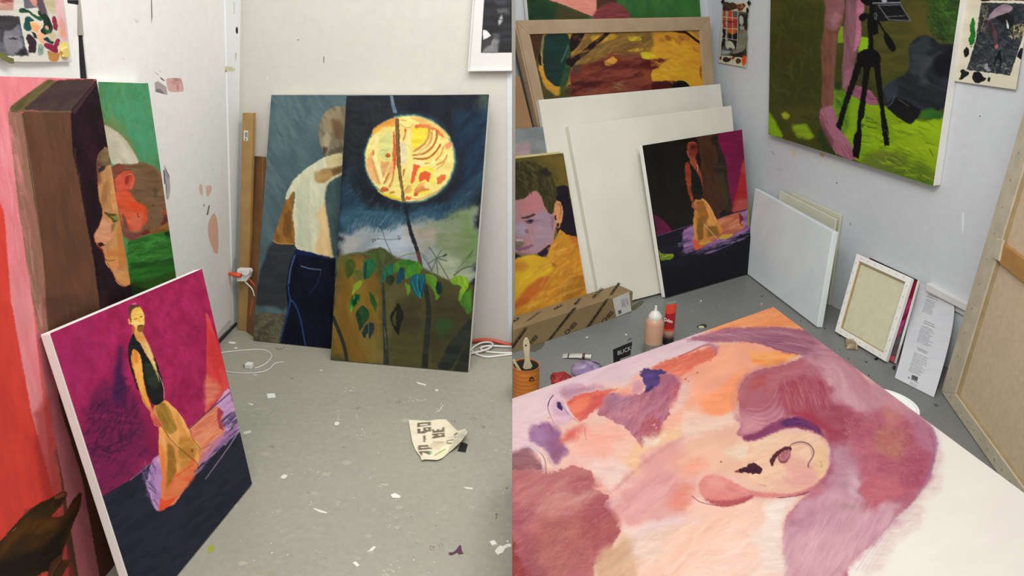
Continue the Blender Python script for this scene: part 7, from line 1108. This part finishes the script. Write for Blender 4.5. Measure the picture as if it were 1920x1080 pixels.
for (xa, ya, xb, yb, pl_) in ((6, 590, 118, 432, pf), (312, 528, 525, 262, pf), (636, 424, 796, 200, pf), (530, 225, 572, 180, pt), (835, 140, 905, 50, pt)):
    k_ = int(math.hypot(xb - xa, yb - ya) / 11)
    for i in range(k_):
        x = xa + (xb - xa) * i / k_; y = ya + (yb - ya) * i / k_; s_ = rn.uniform(5, 9); dq(pl_, [(x - s_, y - 2), (x + 2, y - s_), (x + s_ * 1.2, y + 1), (x, y + s_ * .8)], '#1f1b16', .0011)
for s_, pl_, p0_, p1_, u_2 in (('CHES', pf, (462, 488), (552, 392), (-24, -20)), ('HES', pf, (166, 562), (222, 502), (-22, -20)), ('CHES', pf, (775, 390), (860, 300), (-24, -20)), ('ARCHES', pt, (686, 182), (775, 98), (-18, -16)), ('ARC', pt, (356, 278), (434, 236), (-14, -14)), ('AR', pt, (14, 384), (72, 344), (-14, -14))):
    text_fit(mb, s_, pl_, Z(*p0_), Z(*p1_), (u_2[0] / 4.5, u_2[1] / 4.5), INK)
mb.build('printed_lettering', FLAT, r)
mb = MB(); dq(pf, [(848, 180), (988, 122), (1008, 284), (880, 334)], '#c9c9c4', .0016); dq(pf, [(893, 283), (920, 272), (926, 302), (900, 314)], '#59705c', .002)
for i in range(7):
    x = 920 + i * 9; dq(pf, [(x, 185 - i * 2), (x + 2.5, 184 - i * 2), (x + 14, 270 - i * 4 - rn.uniform(0, 30)), (x + 11.5, 271 - i * 4 - rn.uniform(0, 30))], '#7d7d7a', .002)
mb.build('shipping_label', FLAT, r, autos=None)
# ---------------------------------------------------------------- bottles, tubes, tin
def prof(P, lst): return [(w_ / 2 / pxm(P), up_to(P, y), *m_) for w_, y, *m_ in lst]
Pb = fl(1222, 668); r = thing('squeeze_bottle', Pb, 'squeeze bottle of pale pink paint with a white nozzle cap', 'bottle')
CLR = mat('clear_grey_plastic', '#8f8d84', .3, '#7d7b72', 60, spec=.5); PNK = mat('peach_paint', '#c89c80', .4, '#be9078', 10, spec=.5); NOZ = mat('white_nozzle', '#d6d6cc', .4, spec=.5)
MB().lathe(Pb, prof(Pb, [(31, 668), (33, 665), (33, 641, 1), (33.5, 636, 1), (33, 606, 1), (31, 601, 1), (25, 597, 1), (20, 595)]), 0).build('bottle_body', [CLR, PNK], r, smooth=True)
MB().lathe(Pb, prof(Pb, [(24, 597.5), (25, 594), (24, 591), (19, 588), (15, 585), (8, 583), (5.5, 581), (4.5, 576), (3.5, 573.5), (1, 572.5)])).build('nozzle_cap', NOZ, r, smooth=True, autos=50)
MB().lathe(Pb + RT * .012 + A([0, -.018, 0]), [(a_ * .5, up_to(Pb, 598) + b_) for a_, b_ in ((.002, -.006), (.009, -.003), (.010, .002), (.004, .006))], n=16).build('cap_drip', PNK, r, smooth=True)
Pt = fl(1252, 643); r = thing('paint_tube', Pt, 'orange-red paint tube standing on its black cap, right of the squeeze bottle', 'tube')
RED = mat('red_tube', '#d6482c', .35, '#cc3f26', 10, spec=.5); LBL = mat('crimson_label', '#a81f24', .35, '#a01c22'); PCH = mat('clear_peach_tube', '#b58a76', .3, '#a88070', 20, spec=.5); BLKP = mat('black_plastic', '#17161a', .35, spec=.5); TEAL = mat('grey_green_crimp', '#6f8076', .5)
ta = .35
def tube_rows(P, rows, n=36):
    """rows: (width px, depth factor, y px, material)"""
    return [(w_ / 2 / pxm(P), up_to(P, y), m_) for w_, d_, y, m_ in rows], [(1, d_, ta) for w_, d_, y, m_ in rows]
rw_ = [(20, .95, 631, 2), (20.5, .9, 622, 2), (20.5, .85, 618, 0), (20.5, .8, 614, 1), (21, .6, 592, 1), (21.5, .45, 586, 0), (22, .25, 574, 0), (22, .08, 570, 3), (21, .05, 565, 3)]
pr, sx = tube_rows(Pt, rw_); MB().lathe(Pt, pr, 0, sx=sx).build('tube_body', [RED, LBL, PCH, TEAL], r, smooth=True)
MB().lathe(Pt, prof(Pt, [(20, 645), (21, 643), (21, 632), (19, 630.5)])).build('screw_cap', BLKP, r, smooth=True, autos=40)
mb = MB(); plt_ = (Pt + A([0, -.032, up_to(Pt, 600)]) * 1, unit(A([-.15, -1, .1])))
text_fit(mb, 'Deleo', (Pt - A([0, .75, 0]) * 11.5 / pxm(Pt), A([0, -1., 0])), (1246, 602), (1261, 606), (0, -6.5), '#f0d8d4', lift=0, bold=.03); mb.build('lettering', FLAT, r)
# black tube (flat crimp up)
za = .16; ca, cb_ = fl(1149.5, 655.5, za), fl(1185.5, 640.5, za); cm = (ca + cb_) / 2; base = A([cm[0], cm[1] - .01, 0]); cd = (cb_ - ca) / 2; cn = np.cross(unit(cd), A([0, 0, 1.]))
if cn[1] > 0: cn = -cn
r = thing('paint_tube', base, 'black paint tube lettered BLICK behind the edge of the big canvas', 'tube')
V = []; NR = 24; rows = [(.018, .018, .02), (.026, .024, .035), (.8, .016, .08), (.95, .008, .13), (1, .002, .15), (1, .0015, .16)]
for i, (w_, d_, z_) in enumerate(rows):
    for k_ in range(NR):
        g = 2 * math.pi * k_ / NR; ww = w_ if w_ < .5 else w_ * np.linalg.norm(cd); V.append(base * (1 - z_ / za) + A([cm[0], cm[1], 0]) * (z_ / za) + unit(cd) * ww * math.cos(g) + cn * d_ * math.sin(g) + A([0, 0, z_]))
mb = MB().add(V, [(i * NR + k_, i * NR + (k_ + 1) % NR, (i + 1) * NR + (k_ + 1) % NR, (i + 1) * NR + k_) for i in range(len(rows) - 1) for k_ in range(NR)] + [tuple(range((len(rows) - 1) * NR, len(rows) * NR))])
mb.build('tube_body', mat('black_tube', '#1c1b1c', .4, '#201f20', 10), r, smooth=True, autos=60); MB().lathe(base, [(.017, 0), (.017, .022), (.012, .024)]).build('screw_cap', BLKP, r, smooth=True, autos=40)
mb = MB(); pk = (cm + cn * .016 + A([0, 0, -.0]), unit(cn + A([0, 0, .12]))); text_fit(mb, 'BLICK', pk, (1158.5, 666), (1183.5, 656), (-.6, -7.5), '#c4c4be', 0, .0)
mb.add([hit(x, y, *pk) for x, y in ((1163, 678), (1182, 671), (1182, 666), (1163, 672.5))], [(0, 1, 2, 3)], 0, '#8d8d8a'); mb.build('lettering', FLAT, r)
# small tube lying down
def loft(rows, n=20):
    """rows: (centre, half-width vector, height)"""
    V = []
    for c, w_, h_ in rows:
        for k_ in range(n): g = 2 * math.pi * k_ / n; V.append(A(c) + A(w_) * math.cos(g) + A([0, 0, h_ / 2]) * (1 + math.sin(g)))
    return V, [(i * n + k_, i * n + (k_ + 1) % n, (i + 1) * n + (k_ + 1) % n, (i + 1) * n + k_) for i in range(len(rows) - 1) for k_ in range(n)] + [tuple(range(n)), tuple(range((len(rows) - 1) * n, len(rows) * n))]
e0_, e1_ = fl(1055, 668), fl(1108, 674); ax_ = unit(e1_ - e0_); sd = np.cross(A([0, 0, 1.]), ax_); Lt = np.linalg.norm(e1_ - e0_); at_ = lambda t: e0_ + ax_ * Lt * t + A([0, 0, .001])
r = thing('paint_tube', e0_, 'small silver-white paint tube lying on the floor', 'tube')
def seg(name, rr, m_): V, F = loft([(at_(t), sd * w_, h_) for t, w_, h_ in rr]); MB().add(V, F).build(name, m_, r, smooth=True, autos=50)
seg('tube_body', [(0, .021, .002), (.03, .021, .003), (.2, .019, .010), (.5, .017, .018), (.78, .016, .024), (.80, .012, .022)], mat('white_tube', '#c8c8c0', .35, '#bebeb5', 10, metal=.15))
seg('black_band', [(.19, .0195, .0105), (.23, .0195, .012)], BLKP); seg('colour_band', [(.70, .0168, .0245), (.79, .0168, .025)], mat('maroon_band', '#5a2c30', .4)); seg('screw_cap', [(.80, .010, .021), (.93, .010, .021), (.95, .012, .023), (1, .012, .022)], NOZ)
def lump(name, px, rx, ry, h, rot, cols, label, cat, seed=0, z0=0.):
    c = fl(*px); k_ = 1 / pxm(c); N1, N2 = 34, 16; V = []; C = []
    for j in range(N2 + 1):
        ph = math.pi / 2 * j / N2
        for i in range(N1):
            g = 2 * math.pi * i / N1; rr = 1 + .45 * (fbm(A([math.cos(g) * 2 + 9.]), A([math.sin(g) * 2 + seed]), seed + 1)[0] - .5); n_ = fbm(A([math.cos(g) * math.cos(ph) * 3 + 5.]), A([math.sin(g) * math.cos(ph) * 3 + ph * 2]), seed)[0]
            x = rx * k_ * math.cos(g) * math.cos(ph) * rr; y = ry * k_ * math.sin(g) * math.cos(ph) * rr
            V.append(c + A([x * math.cos(rot) - y * math.sin(rot), x * math.sin(rot) + y * math.cos(rot), .001 + h * math.sin(ph) * (.5 + n_)])); t = min(1, max(0, (n_ - .42) * 5)); C.append(tuple(lin(hx(cols[0])) * (1 - t) + lin(hx(cols[1])) * t))
    mb = MB(); mb.add(V, [(j * N1 + i, j * N1 + (i + 1) % N1, (j + 1) * N1 + (i + 1) % N1, (j + 1) * N1 + i) for j in range(N2) for i in range(N1)] + [tuple(range(N1))[::-1]]); mb.c = C
    return tag(mb.build(name, mat('crumpled_' + name, '', .5, vcol=True), None, org=c, smooth=True), label, cat)
lump('paint_rag', (1100, 697), 27, 34, .035, .5, ('#9c8aa4', '#7f6a8e'), 'crumpled lavender paint rag behind the far edge of the big canvas', 'rag', 3)
lump('dried_paint_lump', (1115, 688), 12, 9, .02, -.3, ('#43305a', '#55406a'), 'dark purple paint lump beyond the lavender rag', 'paint lump', 7)
lump('crumpled_tube', (1054, 714), 21, 26, .03, .5, ('#a52a28', '#7d1f22'), 'crumpled red paint tube near the orange tin', 'tube', 11); lump('bottle_cap', (1130, 695), 6, 6, .012, 0, ('#1a1a20', '#26262c'), 'small black cap beside the lavender rag', 'bottle cap', 13)
# orange tin with brushes
zt_ = .17; Pc = fl(986.5, 684, zt_) - A([0, 0, zt_]); rc = 24.8 / pxm(Pc + A([0, 0, zt_])); Pc[0] = max(Pc[0], rc + .002)
ORG = mat('orange_tin', '#bf7128', .45, '#b0641f', 9, .2, bscale=40, spec=.4); DKI = mat('tin_inside', '#4a4640', .5, '#3c3a36', 20)
r = thing('paint_tin', Pc, 'ribbed orange tin holding brushes at the left edge of the studio view', 'tin'); pr = [(rc * .97, 0), (rc, .004)]
for i in range(8): z_ = .012 + i * .018; pr += [(rc, z_), (rc * 1.02, z_ + .004), (rc * 1.02, z_ + .008), (rc, z_ + .012)]
pr += [(rc, zt_ - .004), (rc * 1.03, zt_), (rc * .97, zt_), (rc * .96, zt_ - .004, 1), (rc * .95, zt_ - .05, 1), (.001, zt_ - .052, 1)]
MB().lathe(Pc, pr, 0, closed=False).build('tin_wall', [ORG, DKI], r, smooth=True, autos=50)
mb = MB(); k_ = plane3(Pc + A([0, -rc * 1.03, 0]), Pc + A([.1, -rc * 1.03, 0]), Pc + A([0, -rc * 1.03, .1])); gx = lambda pts, c_: mb.add([hit(x, y, *k_) for x, y in pts], [tuple(range(len(pts)))], 0, c_)
gx([(992, 712), (994, 708), (997, 706), (1000, 708), (1002, 712), (999, 711), (997, 709), (995, 711)], '#2c2016'); gx([(991, 713), (1002, 712.5), (1002, 714), (991, 714.5)], '#2c2016'); mb.build('printed_mark', FLAT, r)
Ht = mat('cream_handle', '#cbbd9c', .5, '#c2b392', 10)
def inplane(y0, pts): g = (A([0, y0, 0.]), A([0, -1., 0])); return [hit(x, y, *g) for x, y in pts]
def brush(name, y0, pts, lab, m_, t, parts=()):
    q = inplane(y0, pts); c = sum(q) / len(q); rr = thing(name, c, lab, 'brush'); MB().prism(q, A([0, t, 0])).build('handle', m_, rr, bevel=.0015)
    for nm, ps, mm in parts: MB().prism([p - A([0, .0015, 0]) for p in inplane(y0, ps)], A([0, t + .003, 0])).build(nm, mm, rr, bevel=.001)
brush('paintbrush', Pc[1], chaikin(A([(979, 694), (984, 677), (983.5, 666), (980.5, 650), (981, 640), (986.5, 632.5), (992, 639), (994, 650), (992.5, 664), (993.5, 677), (1000, 691)]), 1).tolist(), 'wide cream-handled brush standing in the orange tin', Ht, .008,
      [('hanging_hole', [(986 + 1.8 * math.cos(g), 647.5 + 1.6 * math.sin(g)) for g in np.linspace(0, 6.28, 13)[:-1]], BLK)])
brush('brush_stick', Pc[1] - .01, [(961, 675), (964, 674), (978, 696), (971, 697)], 'thin pale stick leaning in the orange tin', Ht, .005)
# plastic bag of fixings by the reversed canvas
def bag():
    c = fl(1596, 652); V = []; C = []; a0, a1, a2, a3 = [fl(x, y) for x, y in ((1583, 637), (1608, 640), (1609, 657), (1586, 655))]; N = 22
    for j in range(N):
        for i in range(N):
            u, v = i / (N - 1), j / (N - 1); p = (a0 * (1 - u) + a1 * u) * (1 - v) + (a3 * (1 - u) + a2 * u) * v; n_ = fbm(A([u * 6.]), A([v * 6.]), 7)[0]
            V.append(p + A([0, 0, .002 + .02 * (math.sin(math.pi * u) * math.sin(math.pi * v)) ** .4 * (.7 + .6 * n_)])); C.append(tuple(lin(hx('#8a7656' if n_ < .55 else '#a8977a'))))
    mb = MB(); mb.add(V, [(j * N + i, j * N + i + 1, (j + 1) * N + i + 1, (j + 1) * N + i) for j in range(N - 1) for i in range(N - 1)]); mb.c = C
    o = mb.build('plastic_bag', mat('shiny_bag', '', .15, vcol=True, spec=.8), None, org=c, smooth=True); so = o.modifiers.new('t', 'SOLIDIFY'); so.thickness = .0015; tag(o, 'small shiny bag of brown fixings on the floor by the reversed canvas', 'bag')
bag()
# ---------------------------------------------------------------- bucket and the big canvas lying on it
ZT = .42; TH = .034
Pk = fl(1655, 757, ZT - TH - .001); rk = 62 / pxm(Pk); hk = ZT - TH - .001; Pk0 = A([Pk[0], Pk[1], 0])
BKT = mat('white_bucket', '#dedfd8', .4, '#d6d7cf', 5, spec=.45); r = thing('plastic_bucket', Pk0, 'white lidded bucket under the right edge of the big canvas', 'bucket')
MB().lathe(Pk0, [(rk * .8, 0), (rk * .82, .004), (rk * .93, hk - .05), (rk * .97, hk - .048), (rk * .97, hk - .040), (rk * .94, hk - .038), (rk * .95, hk - .012)], n=56).build('pail', BKT, r, smooth=True, autos=40)
MB().lathe(Pk0, [(rk * .97, hk - .022), (rk, hk - .018), (rk, hk - .003), (rk * .985, hk), (rk * .93, hk), (rk * .915, hk - .005), (rk * .4, hk - .006), (.001, hk - .006)], n=56, closed=False).build('lid', BKT, r, smooth=True, autos=40)
hd = [Pk0 + A([rk * 1.01 * math.cos(g), rk * 1.01 * math.sin(g), hk - .03 - .10 * math.sin((g - .2) / 2.2 * math.pi)]) for g in np.linspace(.2, 2.4, 20)]; MB().tube(hd, .002).build('wire_handle', mat('wire', '#9a9a98', .3, metal=.8), r, smooth=True)
P1, P2 = fl(960.4, 748, ZT), fl(1450, 576, ZT); P3d = unit(fl(1920, 925, ZT) - P2); P3 = P2 + P3d * 1.62; P4 = A([P1[0], .93, ZT]); qb = [P1, P2, P3, P4]
r = thing('canvas_painting', (P1 + P2 + P3 + P4) / 4, 'big unfinished pink painting of an ear and hair, lying flat in the right foreground', 'painting')
MB().prism(qb, A([0, 0, -TH])).build('stretcher_edges', WHITE, r, bevel=.003)
sheet('painted_face', [p + A([0, 0, .001]) for p in qb], 2.0, ear_art, GLOSS, r, mx=800, gain=.665)
